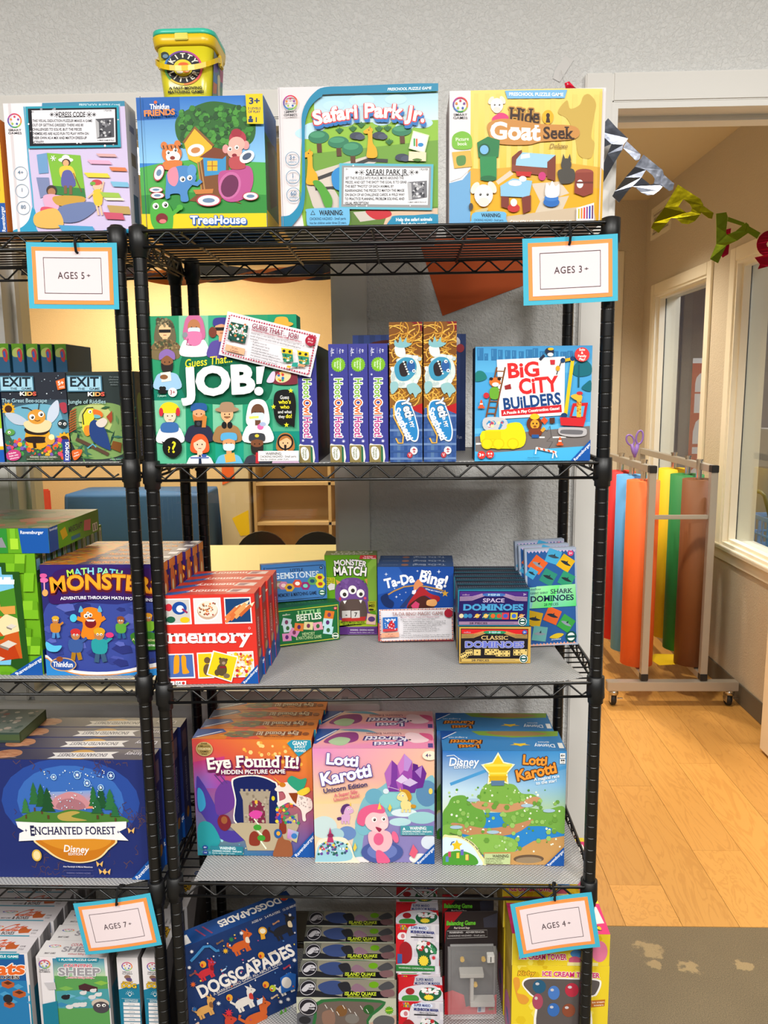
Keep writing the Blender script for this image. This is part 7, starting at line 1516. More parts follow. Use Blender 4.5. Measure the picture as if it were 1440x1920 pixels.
# red and white mushroom boxes (figures and pipes of the cover left out)
def mush_art():
 A = Art(.097,.124,[(910,300),(1270,285),(1270,670),(915,680)],'d8d4da')
 for k in range(6):
  for j in range(6):
   if(k+j)%2:A.R(1060+k*36,300+j*62,1096+k*36,362+j*62,'c8c4ce')
 A.P([(905,285),(1110,285),(1010,330),(975,440),(985,600),(905,610)],'c81e28')
 A.T('SUPER',965,314,14,['e83a2c','3a8ad8','e8c82a','3aa84a','e8c82a'],56,4); A.T('MARIO',968,332,18,['e83a2c','3aa84a','e8c82a','3a8ad8','3aa84a'],78,4)
 A.S([(1030,312),(1165,306),(1172,335),(1030,340)],'d8e0f4',3); A.T('SUPER MARIO',1100,321,20,'1c2c7a',132,4); A.T('MUSHROOM MANIA',1132,353,20,'1c2c7a',198,4); A.L([(1035,394),(1222,390)],9,'1c1c20'); A.T('Balancing Game',1140,376,10,'3a3a44',120,1)
 A.S([(925,390),(945,365),(990,365),(998,400),(985,415),(935,415)],'e8e4e8'); A.E(968,390,16,18,'c87a80')
 A.S([(1080,480),(1110,425),(1190,425),(1250,470),(1240,510),(1190,530),(1200,600),(1100,605),(1095,530)],'1f5a3a'); A.dots(['d8d8dc','b82a30','e8e4e4','3a8a5a'],26,1095,430,1240,510,12,18,6); A.star(1142,572,44,'e8cc3a',14,.78); A.S([(945,470),(990,430),(1040,470),(1040,560),(990,600),(950,560)],'9a2026'); A.star(1225,545,18,'c8303a',8,.6)
 A.R(925,527,963,600,'3a5a9a'); A.P([(905,612),(1235,608),(1235,650),(905,660)],'2a7a3a'); A.T('WARNING: CHOKING HAZARD',1080,632,12,'d8ecd8',290,1)
 return A
MT = Art(.097,.07,None,'c01c26').P([(38,0),(100,0),(100,34),(34,34)],'b8b4bc').T('SUPER MARIO',60,12,12,'1c2c6a',40,3).T('MUSHROOM MANIA',66,28,12,'1c2c6a',58,3).S([(4,100),(8,56),(40,36),(78,36),(98,60),(98,100)],'cfcbd2').S([(10,100),(12,80),(40,78),(44,100)],'3f8a3a').S([(46,70),(60,46),(92,52),(96,76),(80,98),(56,98)],'1f5a3a').dots(['d8d8dc','b82a30','e8e4e4'],16,54,50,92,72,4,7,6).star(68,86,12,'e8cc3a',12,.75).E(26,62,10,14,'9a2026')
mush = game_box('lower front red and white mushroom box at the bottom edge',.097,.124,.07,-.025,.030,Z5,('d8d4da','c01c26','a81a22'),mush_art(),top=MT,group='red and white mushroom boxes')
dup(mush,(-.028+.0485,.108,Z5),(0,0,0),'lower rear red and white mushroom box, under the upper one')
dup(mush,(-.031+.0485,.110,Z5+.1248),(0,0,0),'upper red and white mushroom box below the shelf edge')
dup(mush,(-.031+.0485,.186,Z5+.1248),(0,0,0),'upper rear red and white mushroom box in the shade')
dup(mush,(-.028+.0485,.184,Z5),(0,0,0),'rearmost lower red and white mushroom box against the back')
# red blister packs with a balance stand in a clear bubble
CLEAR = clear_plastic('clear_blister',0.10)
def blister(label,loc,rz):
 t = thing('blister_pack',label,'game pack',loc,rz,'red blister packs with balance stand')
 A = Art(.12,.262,[(95,280),(500,280),(530,1055),(130,1040)],'2a2426')
 A.P([(90,280),(230,280),(110,420),(100,640),(130,1045),(95,1045)],'a01c24'); A.P([(110,880),(180,860),(270,900),(290,990),(430,960),(530,900),(530,1060),(120,1050)],'c01e28')
 A.P([(390,330),(500,290),(500,400),(400,400)],'3a3a48'); A.T('Balancing Game',222,362,30,'6ac83a',222,4,out='3a2a14',ob=0); A.T('Plus! Ground Stage',230,398,14,'e8dcd4',120,2); A.L([(118,420),(424,418),(430,470),(122,475)],3,'b8b4b4',close=True); A.T('WARNING:   ADVERTENCIA:',270,432,12,'e0dcdc',270,2); A.T('CHOKING HAZARD - Small parts',270,456,11,'c8c4c4',280,1)
 A.R(380,990,440,1035,'d8d4d8'); A.R(386,995,408,1030,'3a6a9a'); A.E(475,955,36,24,'e8b83a'); A.T('EPOCH',490,1015,14,'3aa84a',44,3)
 body_mesh('backing_card',.12,.262,.003,('2a2426','2a2426','7a1a1e'),t,.0006)
 A.emit(t,lambda u,v,o:(-.06+u,-o,.262-v),('card_art','card_lettering'))
 G_ = mat('stand_plastic','a8a49e',0.5); Y_ = mat('coin_plastic','c8a040',0.4)
 MB().bbox(-.028,.026,-.030,-.006,.118,.128,b=.001).build('balance_platform',G_,t)
 MB().bbox(-.004,.004,-.026,-.010,.056,.118,b=.001).build('balance_column',G_,t)
 MB().bbox(-.004,.052,-.030,-.006,.044,.056,b=.001).build('balance_platform',G_,t)
 for(x,z)in((-.022,.158),(.026,.158),(.008,.094)):
  MB().lathe([(0,-.003),(.005,-.003),(.005,.003),(0,.003)],12).build('coin_piece',Y_,t).location = (x,-.02,z)
  t.children[-1].rotation_euler = (math.radians(90),0,0)
 m_ = MB().bbox(.034,.050,-.026,-.012,.152,.170,b=.001).build('number_block',mat('number_block_plastic','d8d6d2',0.5),t)
 N_ = Art(.016,.018,None); N_.T('1',50,50,70,'1c1c1c',None,3); N_.emit(m_,lambda u,v,o:(.034+u,-.026-o,.170-v),('block_art','block_number'))
 MB().bbox(-.054,.056,-.034,-.0005,.012,.186,b=.006).build('clear_bubble',CLEAR,t)
 return t
b1 = blister('front red blister pack with grey balance stand on lowest shelf',(.140,.135,Z5),math.radians(2))
dup(b1,(.137,.176,Z5+.004),(math.radians(-3),0,0),'second red blister pack right behind the front one')
# yellow and pink ice cream boxes (figures left out)
A = Art(.205,.224,[(640,705),(1370,685),(1368,1520),(640,1530)],'e8cc2e')
A.dots(['d8b41e','f0dc5a','e0c024'],40,650,700,1360,1500,20,50,4)
A.T('Kirby',742,768,38,'f0b82a',128,4,rot=4,slant=.2,out='5a2418',ob=0); A.T('ICE CREAM TOWER',1080,766,40,'d02a6a',430,4,out='f8f0f0',ob=0); A.T('ICE CREAM TOWER',1080,766,36,'d02a6a',430,3)
A.S([(716,870),(740,815),(830,800),(1100,795),(1280,798),(1312,840),(1280,940),(1230,990),(1230,1300),(840,1300),(820,1020),(770,950)],'f4f0ea',4); A.S([(728,872),(750,826),(835,812),(1100,807),(1270,810),(1298,845),(1266,932),(1216,985),(1216,1300),(856,1300),(836,1015),(784,946)],'5e5654',4)
A.S([(650,830),(690,810),(700,880),(680,940),(740,960),(770,1000),(740,1040),(690,1010)],'e09a3a'); A.P([(1230,990),(1345,975),(1340,1035),(1240,1050)],'b86a2a'); A.T('Ice cream',1292,1000,16,'f4e4c8',96,2,rot=6); A.T('towers',1296,1026,16,'f4e4c8',74,2,rot=6)
for(x,y,a,b,c)in((845,880,50,60,'2a5a78'),(955,930,44,62,'4a78c0'),(1090,900,52,62,'b83044'),(835,1010,40,70,'a84a60'),(955,1080,46,60,'3a6ab0'),(1070,1080,50,60,'8a4a34')):A.E(x,y,a,b,c); A.E(x-a*.3,y-b*.4,a*.3,b*.2,'c8c4c8')
L_ = Art(.115,.224,None,'b89a2a').R(0,0,100,12,'c8a832').S([(20,60),(80,50),(90,84),(60,100),(10,92)],'c87aa8').S([(30,30),(70,24),(76,44),(40,50)],'d8b440').E(50,76,18,6,'5a7ab8')
kirb = game_box('lower front yellow ice cream box with dark window behind the right post',.205,.224,.115,.217,.016,Z5,('e8cc2e','e0c028','a88a24'),A,left=L_,group='yellow and pink ice cream boxes')
dup(kirb,(.217+.1025-.002,.134,Z5),(0,0,0),'lower rear yellow ice cream box, deep in the shade')
A = Art(.205,.074,[(635,460),(1368,450),(1365,690),(640,695)],'e8cc2e')
A.dots(['d8b41e','f0dc5a'],18,650,460,1350,680,18,40,5); A.T('ICE CREAM TOWER',866,628,40,'d02a6a',352,4,out='f8f0f0',ob=0); A.T('ICE CREAM TOWER',866,628,36,'d02a6a',352,3); A.E(1290,580,60,80,'e0789a'); A.E(1120,600,50,30,'4a8ac8'); A.E(1105,650,46,30,'c85a7a'); A.R(1050,665,1280,690,'e8dc9a'); A.L([(640,460),(640,700)],6,'f0e070')
T_ = Art(.205,.115,None,'e03a78').R(0,0,100,14,'f0d83a').E(30,60,18,26,'f0d8e0').P([(60,30),(96,24),(98,70),(64,80)],'f0ece8').E(86,84,7,8,'e8c42a').T('K',86,84,12,'3a2a10',None,4).T('ice cream',78,50,10,'d03a6a',26,2)
L_ = Art(.115,.074,None,'b89a2a').S([(10,30),(80,20),(90,80),(20,90)],'c8ac3a').R(0,86,100,100,'d8bc3c')
k2 = game_box('upper front yellow box with pink top behind the ages 4+ sign',.205,.074,.115,.216,.016,Z5+.2248,('e8cc2e','e03a78','a88a24'),A,top=T_,left=L_,group='yellow and pink ice cream boxes')
dup(k2,(.216+.1025-.004,.134,Z5+.2248),(0,0,0),'upper rear yellow box with pink top, tucked behind the other')
dup(k2,(.216+.1025-.006,.136,Z5+.2248+.0748),(0,0,0),'topmost yellow and pink box just under the fourth shelf')
# ============================ cards and signs
CAMP = Vector((0,-1.47,1.537))
def at(px,py,Y):
 d = fw+r2*((px-720)/1455.6)-u2*((py-960)/1455.6)
 return CAMP+d*((Y+1.47)/d.y)
def card(name,label,cat,corners,Y,art,thick=.0006,group=None,lean=0.0,names=('card_art','card_lettering'),base='e8e8e8'):
 """a flat printed card: corners TL TR BR BL as seen, stood at depth Y"""
 P = [at(x,y,Y)for x,y in corners]
 w_ = ((P[1]-P[0]).length+(P[2]-P[3]).length)/2; h_ = ((P[3]-P[0]).length+(P[2]-P[1]).length)/2
 ctr = (P[0]+P[1]+P[2]+P[3])/4
 ex = ((P[1]-P[0])+(P[2]-P[3])); roll = math.atan2(-ex.z,ex.x)
 t = thing(name,label,cat,ctr,0,group)
 t.rotation_euler = (math.radians(lean),roll,0)
 o = MB().box(-w_/2,w_/2,0,thick,-h_/2,h_/2).build('card_sheet',mat('card_'+base,base,.7),t)
 A = art(w_,h_)
 A.emit(t,lambda u,v,o:(-w_/2+u,-o,h_/2-v),names,PAPER)
 return t, w_, h_
def dress_card(w_,h_):
 A = Art(w_,h_,[(140,600),(666,591),(681,828),(159,834)],'3aa0b8')
 A.P([(155,612),(655,604),(664,816),(168,822)],'26262c'); A.dots(['e8e8ec','9a9aa0'],24,150,606,665,822,4,8,3); A.P([(176,622),(646,614),(652,800),(188,808)],'eceaf0')
 A.T('DRESS CODE',404,644,26,'1c1c20',150,2); A.L([(330,660),(478,657)],3,'1c1c20')
 for x in(290,318,500,528):
  for k in range(4):a = k*math.pi/4; r = 18 if x in(318,500)else 12; A.L([(x-r*math.cos(a),645-r*math.sin(a)),(x+r*math.cos(a),645+r*math.sin(a))],2.5,'1c1c20',layer=False)
 A.T('1 PLAYER',605,622,9,'1c1c20',44,1); A.T('4+',182,630,10,'1c1c20')
 for i, (t,ww)in enumerate((('THIS VISUAL DEDUCTION PUZZLER MAKES A GAME',336),('OUT OF GETTING DRESSED! THERE ARE 80',286),('CHALLENGES TO SOLVE, BUT THE PIECES',278),('THEMSELVES ARE ALSO FUN TO PLAY WITH ON',318),('THEIR OWN AS A MIX AND MATCH DRESS-UP',306),('ACTIVITY.',68))):
  A.T(t,182,680+i*24,14,'26262c',ww,1,align=0.0)
 A.P([(536,670),(640,664),(644,772),(545,780)],'5a5a60'); A.P([(536,670),(556,690),(560,770),(545,780)],'b8b8bc'); A.dots(['8a8a90','3a3a40','c8c8cc'],30,565,680,630,765,5,9,4); A.T('A SMART GAME BY PLAY',598,790,7,'4a4a50',96,1)
 return A
card('info_card','black and teal bordered text card on the lavender dress-up box','card',[(47,200),(222,197),(227,276),(53,278)],.0128,dress_card,group='info cards taped to boxes',base='3aa0b8')
def saf_card(w_,h_):
 A = Art(w_,h_,[(587,705),(1260,714),(1256,1040),(596,1030)],'6ab8cc')
 A.P([(606,722),(1244,730),(1242,1024),(612,1014)],'9a9a9c'); A.dots(['e8e8ea','f4f4f6'],16,606,722,1244,1020,4,7,5); A.P([(622,736),(1230,742),(1224,1004),(626,996)],'ecebee')
 A.T('SAFARI PARK JR.',930,770,38,'1c1c20',304,2); A.L([(776,792),(1086,794)],4,'1c1c20')
 for x, r in((712,14),(748,22),(1106,22),(1142,14)):
  for k in range(4):a = k*math.pi/4; A.L([(x-r*math.cos(a),772-r*math.sin(a)),(x+r*math.cos(a),772+r*math.sin(a))],3,'1c1c20',layer=False)
 A.T('1 PLAYER',1190,752,13,'1c1c20',64,1); A.T('3+',642,748,12,'1c1c20')
 for i, (t,ww)in enumerate((('SET THE PUZZLE INTO PLACE, MOVE AROUND THE',416),('PIECES, AND GET THE SHOT! THE GOAL IS TO GRAB',436),('THE BEST "PHOTO" OF EACH ANIMAL BY',346),('REARRANGING THE PIECES TO MATCH THE IMAGE',422),('ON EACH OF 60 CHALLENGE CARDS. A WILD WAY',424),('TO PRACTICE PLANNING, PROBLEM SOLVING, AND',424),('VISUAL PERCEPTION!',172))):
  A.T(t,634,812+i*29.5,18,'26262c',ww,1,align=0.0)
 A.P([(1076,842),(1215,832),(1218,950),(1088,970)],'7a7a80'); A.P([(1076,842),(1104,850),(1112,965),(1088,970)],'b8b8bc'); A.dots(['a8a8ac','4a4a50','d0d0d4'],40,1115,848,1205,945,6,11,4); A.T('A SMART GAME BY PRE-K & UP',1148,984,8,'4a4a50',130,1)
 return A
card('info_card','grey and light blue bordered text card on the giraffe park box','card',[(635,306),(812,308),(811,394),(637,392)],-.0045,saf_card,group='info cards taped to boxes',base='6ab8cc')
def deco_edge(A,q,n1,n2,c,d):
 for(a,b,n)in((q[0],q[1],n1),(q[1],q[2],n2),(q[2],q[3],n1),(q[3],q[0],n2)):
  for k in range(n):
   t = (k+.5)/n; x, y = a[0]+(b[0]-a[0])*t, a[1]+(b[1]-a[1])*t
   r = math.hypot(b[0]-a[0],b[1]-a[1])/n*.42
   A.P([(x-r,y),(x,y-r),(x+r,y),(x,y+r)],c if k%2 else d)
def job_card(w_,h_):
 A = Art(w_,h_,[(672,97),(1360,268),(1290,590),(597,418)],'ece8ee')
 deco_edge(A,[(692,124),(1330,282),(1276,568),(626,402)],34,15,'a8264a','c85a6a')
 R0 = -13.8
 A.P([(700,175),(828,205),(802,338),(672,305)],'1f4f44'); A.dots(['2f8a6a','e8e4e0','c87a4a','14382f'],50,690,195,812,320,7,12,4); A.T('JOB!',752,246,30,'f4f0f0',72,3,rot=R0)
 A.P([(660,340),(804,376),(794,422),(650,386)],'f0b08a'); A.T('5+ yrs',724,372,14,'3a3a3c',46,1,rot=R0); A.T('2 players',720,392,14,'3a3a3c',66,1,rot=R0)
 A.T('GUESS THAT... JOB!',1030,246,34,'8a2440',356,2,rot=R0,serif=True); A.T('Educational / Deduction / Guess Who with careers',1040,278,15,'a83a50',386,2,rot=R0)
 for i, (t,x,ww)in enumerate((('Guess who is who and what they do! Introduce ages 5+ to all',848,410),('kinds of grown-up jobs with an exciting guessing game.',843,390),('Includes:',840,66),('- 2 game boards',850,120),('- 30 character cards',846,146),('- 60 playing tokens',842,140),('- 24-page booklet packed with',838,220),('information about different jobs,',846,230),('the special training they might need,',842,262),('tools of the trade, and more!',838,210))):
  A.T(t,x,258+i*20.5,12,'2c2a30',ww,0,rot=R0,align=0.0)
 A.E(1292,316,40,40,'a8223a'); A.T('Sit &',1292,305,12,'f0d8dc',40,1,rot=R0); A.T('play',1292,325,12,'f0d8dc',40,1,rot=R0)
 for(x,y)in((1120,410),(1240,430)):
  A.P([(x-48,y-42),(x+40,y-28),(x+38,y+8),(x-40,y-4)],'e8c42a'); A.E(x-26,y-18,11,11,'2a2a2a'); A.E(x+18,y-12,11,11,'2a2a2a'); A.P([(x-40,y-2),(x+40,y+10),(x+44,y+62),(x-26,y+66)],'2f8a6a'); A.dots(['d8e8d8','1f5a48','e8b02a'],14,x-30,y+8,x+36,y+56,5,8,3)
 A.P([(1160,480),(1200,478),(1196,512),(1150,508)],'2a9a8a'); A.P([(1120,500),(1150,506),(1140,522),(1112,516)],'e8b02a'); A.P([(1206,486),(1256,498),(1246,514),(1200,504)],'d8986a')
 return A
card('info_card','white tilted card with dark red zigzag border over the green portrait box','card',[(428,584),(600,627),(582.5,707.5),(409,664.5)],-.0105,job_card,group='info cards taped to boxes',base='ece8ee')
def tada_card(w_,h_):
 A = Art(w_,h_,[(590,762),(1330,742),(1335,1062),(603,1083)],'e6e2e6')
 deco_edge(A,[(600,768),(1322,750),(1326,1054),(610,1072)],40,16,'8a2430','d87a4a')
 A.T('TA-DA BING! MAGIC GAME',978,796,32,'9a5a50',512,0,rot=1,serif=True); A.E(1285,792,42,42,'a82034'); A.T('Memory / Sensory / Presto! and it disappears game',1000,828,14,'b8788a',386,1,rot=1)
 A.P([(628,834),(778,828),(778,968),(630,978)],'2a6ab8'); A.P([(630,950),(778,940),(778,968),(630,978)],'c83a44'); A.S([(680,940),(700,880),(730,865),(750,930)],'c82a34'); A.dots(['e8f0f8','f4f4f4'],20,650,850,770,950,4,8,3); A.T('Ta-Da Bing!',704,856,18,'f4f4f8',108,3,rot=4)
 A.P([(616,990),(790,980),(792,1028),(612,1036)],'f0a888'); A.T('4+ yrs',706,1000,13,'3a3a3c',52,1); A.T('2-5 players',704,1020,14,'8a3a3c',96,1)
 for i, (t,x,ww)in enumerate((('Brighten your preschooler\'s observation skills!',808,344),('- Players take turns being the "magician", covering up 10',818,440),('wooden objects with the magic scarf and pulling it away',834,424),('while one object disappears! Other players take',834,380),('turns spotting what is missing from the tray',834,330),('and shouting the name to win it. First one to',834,360),('gather the most objects at the end of the',834,330),('game wins.',834,80),('Make it more challenging by hiding the tray after a few turns',812,484),('and having players try to remember what all the objects are.',812,480))):
  A.T(t,x,856+i*19.3,11,'2c2a30',ww,0,rot=1,align=0.0)
 return A
card('info_card','white card with dotted border leaning on the blue magician box','card',[(710.6,1143),(849.5,1139),(850,1199),(713,1203)],.2405,tada_card,group='info cards taped to boxes',base='e6e2e6')
TIE = mat('black_pipe_cleaner','0c0b0c',0.95,bump=0.6,bscale=500)
BLUEC = mat('blue_card_stock','3fb0cc',0.7,vary=.02); ORC = mat('orange_card_stock','f89448',0.7,vary=.02); WHC = mat('white_paper_sheet','ead9dc',0.75,vary=.015,scale=20)
def age_sign(txt,label,corners,Y,tie_px):
 P = [at(x,y,Y)for x,y in corners]
 w_ = ((P[1]-P[0]).length+(P[2]-P[3]).length)/2; h_ = ((P[3]-P[0]).length+(P[2]-P[1]).length)/2
 ctr = (P[0]+P[1]+P[2]+P[3])/4; ex = (P[1]-P[0])+(P[2]-P[3])
 t = thing('age_sign',label,'sign',ctr,0,'hanging age signs'); t.rotation_euler = (0,math.atan2(-ex.z,ex.x),0)
 rnd = random.Random(txt)
 def sheet(name,w0,h0,m,y,dx=0,dz=0):
 # a slightly curled sheet
  v = []; f = []; n = 10
  for k in range(n+1):
   u = -1+2*k/n
   yy = y-.0035*(u*w0/(w_/2))**2*(1 if txt!='AGES 7+' else-1)
   for(zz,oy)in((-h0,0),(h0,0),(h0,.0005),(-h0,.0005)):
    v.append((dx+u*w0,yy+oy,dz+zz))
  for k in range(n):
   a = k*4; b = a+4
   for i in range(4):f.append((a+i,b+i,b+(i+1)%4,a+(i+1)%4))
  f+=[(0,1,2,3),(n*4+3,n*4+2,n*4+1,n*4)]
  return MB().add(v,f).build(name,m,t,fix=True)
 sheet('blue_card',w_/2,h_/2,BLUEC,0)
 sheet('orange_card',w_/2*.885,h_/2*.86,ORC,-.0007)
 sheet('paper_sheet',w_/2*.80,h_/2*.74,WHC,-.0014)
 W_, H_ = w_*.80, h_*.74
 A = Art(W_,H_,None,None)
 for(x0,y0,x1,y1)in((10,13,90,14),(10,85.2,90,86.2),(10,13,10.6,86),(89.4,13,90,86)):
  n = 8
  A.layer = 3
  for k in range(n):A.raw(A.m([(x0+(x1-x0)*k/n,y0),(x0+(x1-x0)*(k+1)/n,y0),(x0+(x1-x0)*(k+1)/n,y1),(x0+(x1-x0)*k/n,y1)]),lin('4a3a40'))
 A.T(txt[:-1],48,49,13.5,'4a3c42',38,0,space=.06); A.T('+',71.5,49,7,'4a3c42',None,1)
 def pl(u,v,o):
  x = -W_/2+u; q = x/(w_/2)
  return(x,-.0019-.0035*q*q*(1 if txt!='AGES 7+' else-1)-o,H_/2-v)
 A.emit(t,pl,('printed_frame','printed_words'),PAPER)
 # black twist tie through the top edge and over the shelf wire
 a, b = [at(x,y,Y-.004)for x,y in tie_px]
 tie = MB().tube([b+Vector((0,.004,0)),b+Vector((0,-.003,.002)),(a+b)/2+Vector((.001,-.004,0)),a+Vector((0,.003,.003)),a+Vector((.003,.014,.006)),a+Vector((.008,.022,.0)),a+Vector((.006,.018,-.010)),(a+b)/2+Vector((.004,.008,0)),b+Vector((.003,.006,.001))],.0024,7).build('twist_tie',TIE,None,smooth=True)
 tie.parent = t; tie.matrix_parent_inverse = (Matrix.Translation(ctr)@t.rotation_euler.to_matrix().to_4x4()).inverted()
 return t
age_sign('AGES 5+','blue and orange card sign reading AGES 5+ on the left unit',[(50,455),(221,455),(224,581),(57,578)],-.026,[(139,447),(144,474)])
age_sign('AGES 3+','blue and orange card sign reading AGES 3+ under the top shelf',[(980,449),(1158,438),(1157,565),(980,573)],-.026,[(1068,424),(1068,458)])
age_sign('AGES 7+','curled blue and orange card sign reading AGES 7+ at lower left',[(135,1697),(280,1676),(303,1774),(160,1792)],-.026,[(219,1672),(219,1697)])
age_sign('AGES 4+','tilted blue and orange card sign reading AGES 4+ at lower right',[(955,1696),(1106,1669),(1127,1775),(975,1793)],-.026,[(1037,1668),(1040,1688)])
# ============================ yellow game bucket on the tree house box
bk = thing('game_bucket','yellow plastic bucket with teal lid on top of the tree house box','bucket',(-.400,.085,2.0655))
YEL = mat('yellow_translucent_plastic','dcd02a',0.25,spec=0.6,vary=.04); TEAL = mat('teal_lid_plastic','3cc4a8',0.3); YH = mat('yellow_handle_plastic','eac41a',0.3)
def rrect(w_,d_,r,z,n=5):
 out = []
 for cx, cy, a0 in((w_/2-r,d_/2-r,0),(-w_/2+r,d_/2-r,90),(-w_/2+r,-d_/2+r,180),(w_/2-r,-d_/2+r,270)):
  for k in range(n+1):
   a = math.radians(a0+90*k/n); out.append((cx+r*math.cos(a),cy+r*math.sin(a),z))
 return out
def loft(rings):
 n = len(rings[0]); v = [p for r_ in rings for p in r_]; f = []
 for i in range(len(rings)-1):
  for k in range(n):f.append((i*n+k,i*n+(k+1)%n,(i+1)*n+(k+1)%n,(i+1)*n+k))
 f.append(tuple(range(n))[::-1]); f.append(tuple((len(rings)-1)*n+k for k in range(n)))
 return MB().add(v,f)
loft([rrect(.086,.086,.016,0),rrect(.089,.089,.018,.004),rrect(.104,.104,.02,.096)]).build('bucket_wall',YEL,bk,smooth=True)
loft([rrect(.110,.110,.022,.092),rrect(.113,.113,.023,.094),rrect(.117,.117,.024,.108),rrect(.112,.112,.022,.110)]).build('rim',YH,bk,smooth=True)
loft([rrect(.114,.114,.023,.1102),rrect(.116,.116,.024,.112),rrect(.115,.115,.024,.118),rrect(.106,.106,.02,.120)]).build('lid',TEAL,bk,smooth=True)
MB().bbox(-.012,.012,-.0605,-.056,.098,.110,b=.001).build('lid_latch',YEL,bk)
hp = []
for k in range(17):
 a = math.pi*k/16; hp.append((-.0575*math.cos(a),-.004-.062*math.sin(a)**.6,.082-.034*math.sin(a)))
hb = MB()
for i, (x,y,z_)in enumerate(hp):
 pass
v = []; f = []
for(x,y,z_)in hp:
 v+=[(x*1.0,y,z_-.0045),(x*1.03,y-.0015,z_-.0045),(x*1.03,y-.0015,z_+.0045),(x,y,z_+.0045)]
for i in range(16):
 for k in range(4):f.append((i*4+k,(i+1)*4+k,(i+1)*4+(k+1)%4,i*4+(k+1)%4))
f+=[(0,1,2,3),(67,66,65,64)]
MB().add(v,f).build('carry_handle',YH,bk,fix=True)
for sx in(-1,1):
 MB().bbox(sx*.057-.003,sx*.057+.003,-.012,.008,.070,.092,b=.002).build('handle_lug',YH,bk)
A = Art(.080,.086,[(235,330),(960,320),(935,1330),(290,1345)],None)
for k in range(24):
 a0 = 2*math.pi*k/24; cc = ['e85a6a','e88a4a','e8c84a','5aa85a','3a7ac0','7a4aa0','b04a9a','d84a7a'][k//3]
 A.L([(594+285*math.cos(a0+j*.066),790+320*math.sin(a0+j*.066))for j in range(5)],34,cc,layer=(k==0))
A.E(594,790,270,300,'24242c',n=30); A.E(588,800,150,168,'e0d42e',n=24)
def arct(txt,r1,r2,a0,a1,sz,top):
 for i, ch in enumerate(txt):
  a = math.radians(a0+(a1-a0)*i/(len(txt)-1)); A.T(ch,594+r1*math.cos(a),790+r2*math.sin(a),sz,'f0eedc',None,4,rot=(-90-math.degrees(a))if top else(90-math.degrees(a)))
arct('KITTY',212,236,212,328,86,True); arct('LITTER',212,236,150,30,84,False)
for(x,y)in((390,800),(792,785)):
 A.E(x,y+12,18,16,'f0eedc',n=10)
 for k in(-1,0,1):A.E(x+k*18,y-16+abs(k)*8,8,10,'f0eedc',n=8)
A.E(540,850,60,70,'f0ead8'); A.E(640,830,66,76,'e88a3a'); A.E(600,740,80,44,'e8682a'); A.E(655,850,36,30,'f4dcc8')
A.T('A FAST-MOVING',618,1180,44,'22201c',500,4,rot=1); A.T('MATCHING GAME!',618,1250,44,'22201c',540,4,rot=1); A.E(305,555,70,74,'22302c'); A.E(318,570,44,40,'6a8aa0')
A.emit(bk,lambda u,v,o:(-.040+u,-.0530+.0070*(v/.086)-o,.093-v),('front_label_art','front_label_words'))
A = Art(.072,.080,[(1040,520),(1260,640),(1250,1340),(1035,1250)],'5a7a8a')
A.P([(1040,620),(1150,600),(1140,800),(1045,850)],'6a5aa0'); A.P([(1045,850),(1130,900),(1120,1000),(1045,990)],'3a7ab0'); A.P([(1040,1000),(1130,990),(1120,1140),(1040,1180)],'d0703a'); A.P([(1180,700),(1260,720),(1255,900),(1190,900)],'b85a7a'); A.P([(1200,980),(1255,980),(1250,1330),(1200,1320)],'6a9a7a'); A.S([(1130,870),(1165,820),(1195,880),(1190,1000),(1200,1140),(1150,1150),(1140,1000)],'d8d0a0'); A.P([(1035,1200),(1130,1150),(1140,1320),(1035,1250)],'7aa85a')
A.emit(bk,lambda u,v,o:(.0530-.0068*(v/.080)+o,-.036+u,.088-v),('side_label_art','side_label_words'))
# ============================ decorations on the wall and in the doorway
ORP = mat('orange_paper','d8602a',0.8,vary=.03)
pn = MB().prism([[(.030,1.905),(.090,1.719),(.41,1.832),(.405,1.905)]],lambda x,y,t:(x,.498-t,y),.0006).build('paper_pennant',ORP,fix=True)
tag(pn,'orange paper pennant stuck on the grey wall under the top shelf','pennant')
ga = thing('party_garland','foil letter garland in silver, gold and red strung across the doorway','garland',(.60,.44,2.0))
def foil(name,col,rough=.22,metal=1.0):
 m = mat(name,col,rough,metal,bump=.5,bscale=16)
 return m
SIL = foil('silver_foil','868a96',.24); GOL = foil('gold_foil','b0a018',.24); GRE = foil('green_gold_foil','8e9a24',.24); RED = foil('red_foil','c01e34',.25)
def gp(px,py):
 p = at(1130+px/4.645,220+py/4.645,.44)
 return(p.x,p.z)
def foil_piece(name,outer,hole,m,y=.44,th=.0012):
 loops = [[gp(*q)for q in outer]]+([[gp(*q)for q in hole]]if hole else[])
 loops = [[(x-.60,z_-2.0)for x,z_ in L_]for L_ in loops]
 zm = sum(q[1]for q in loops[0])/len(loops[0])
 def pl(x,z_,t):
  return(x,(y-.44)+t-.13*(z_-zm)+.005*math.sin(30*x+22*z_),z_)
  # tilt and wave added to the shape to steer the lamp reflections
 return MB().prism(loops,pl,th).build(name,m,ga,fix=True)
foil_piece('foil_letter',[(-120,420),(-60,130),(35,25),(110,100),(215,190),(175,245),(165,290),(100,400),(15,560),(-40,530),(40,320),(70,240),(10,262),(-60,440)],None,SIL)
foil_piece('foil_link',[(200,215),(330,325),(320,370),(285,380),(170,275)],None,SIL,.4385)
foil_piece('foil_letter',[(345,335),(520,460),(540,520),(530,590),(490,640),(440,675),(390,680),(330,655),(285,615),(255,605),(220,640),(150,735),(90,680),(110,640),(190,530),(270,440)],[(370,465),(430,510),(450,540),(440,580),(410,590),(330,530)],SIL)
foil_piece('foil_link',[(520,495),(625,575),(615,630),(580,640),(505,590)],None,SIL,.4385)
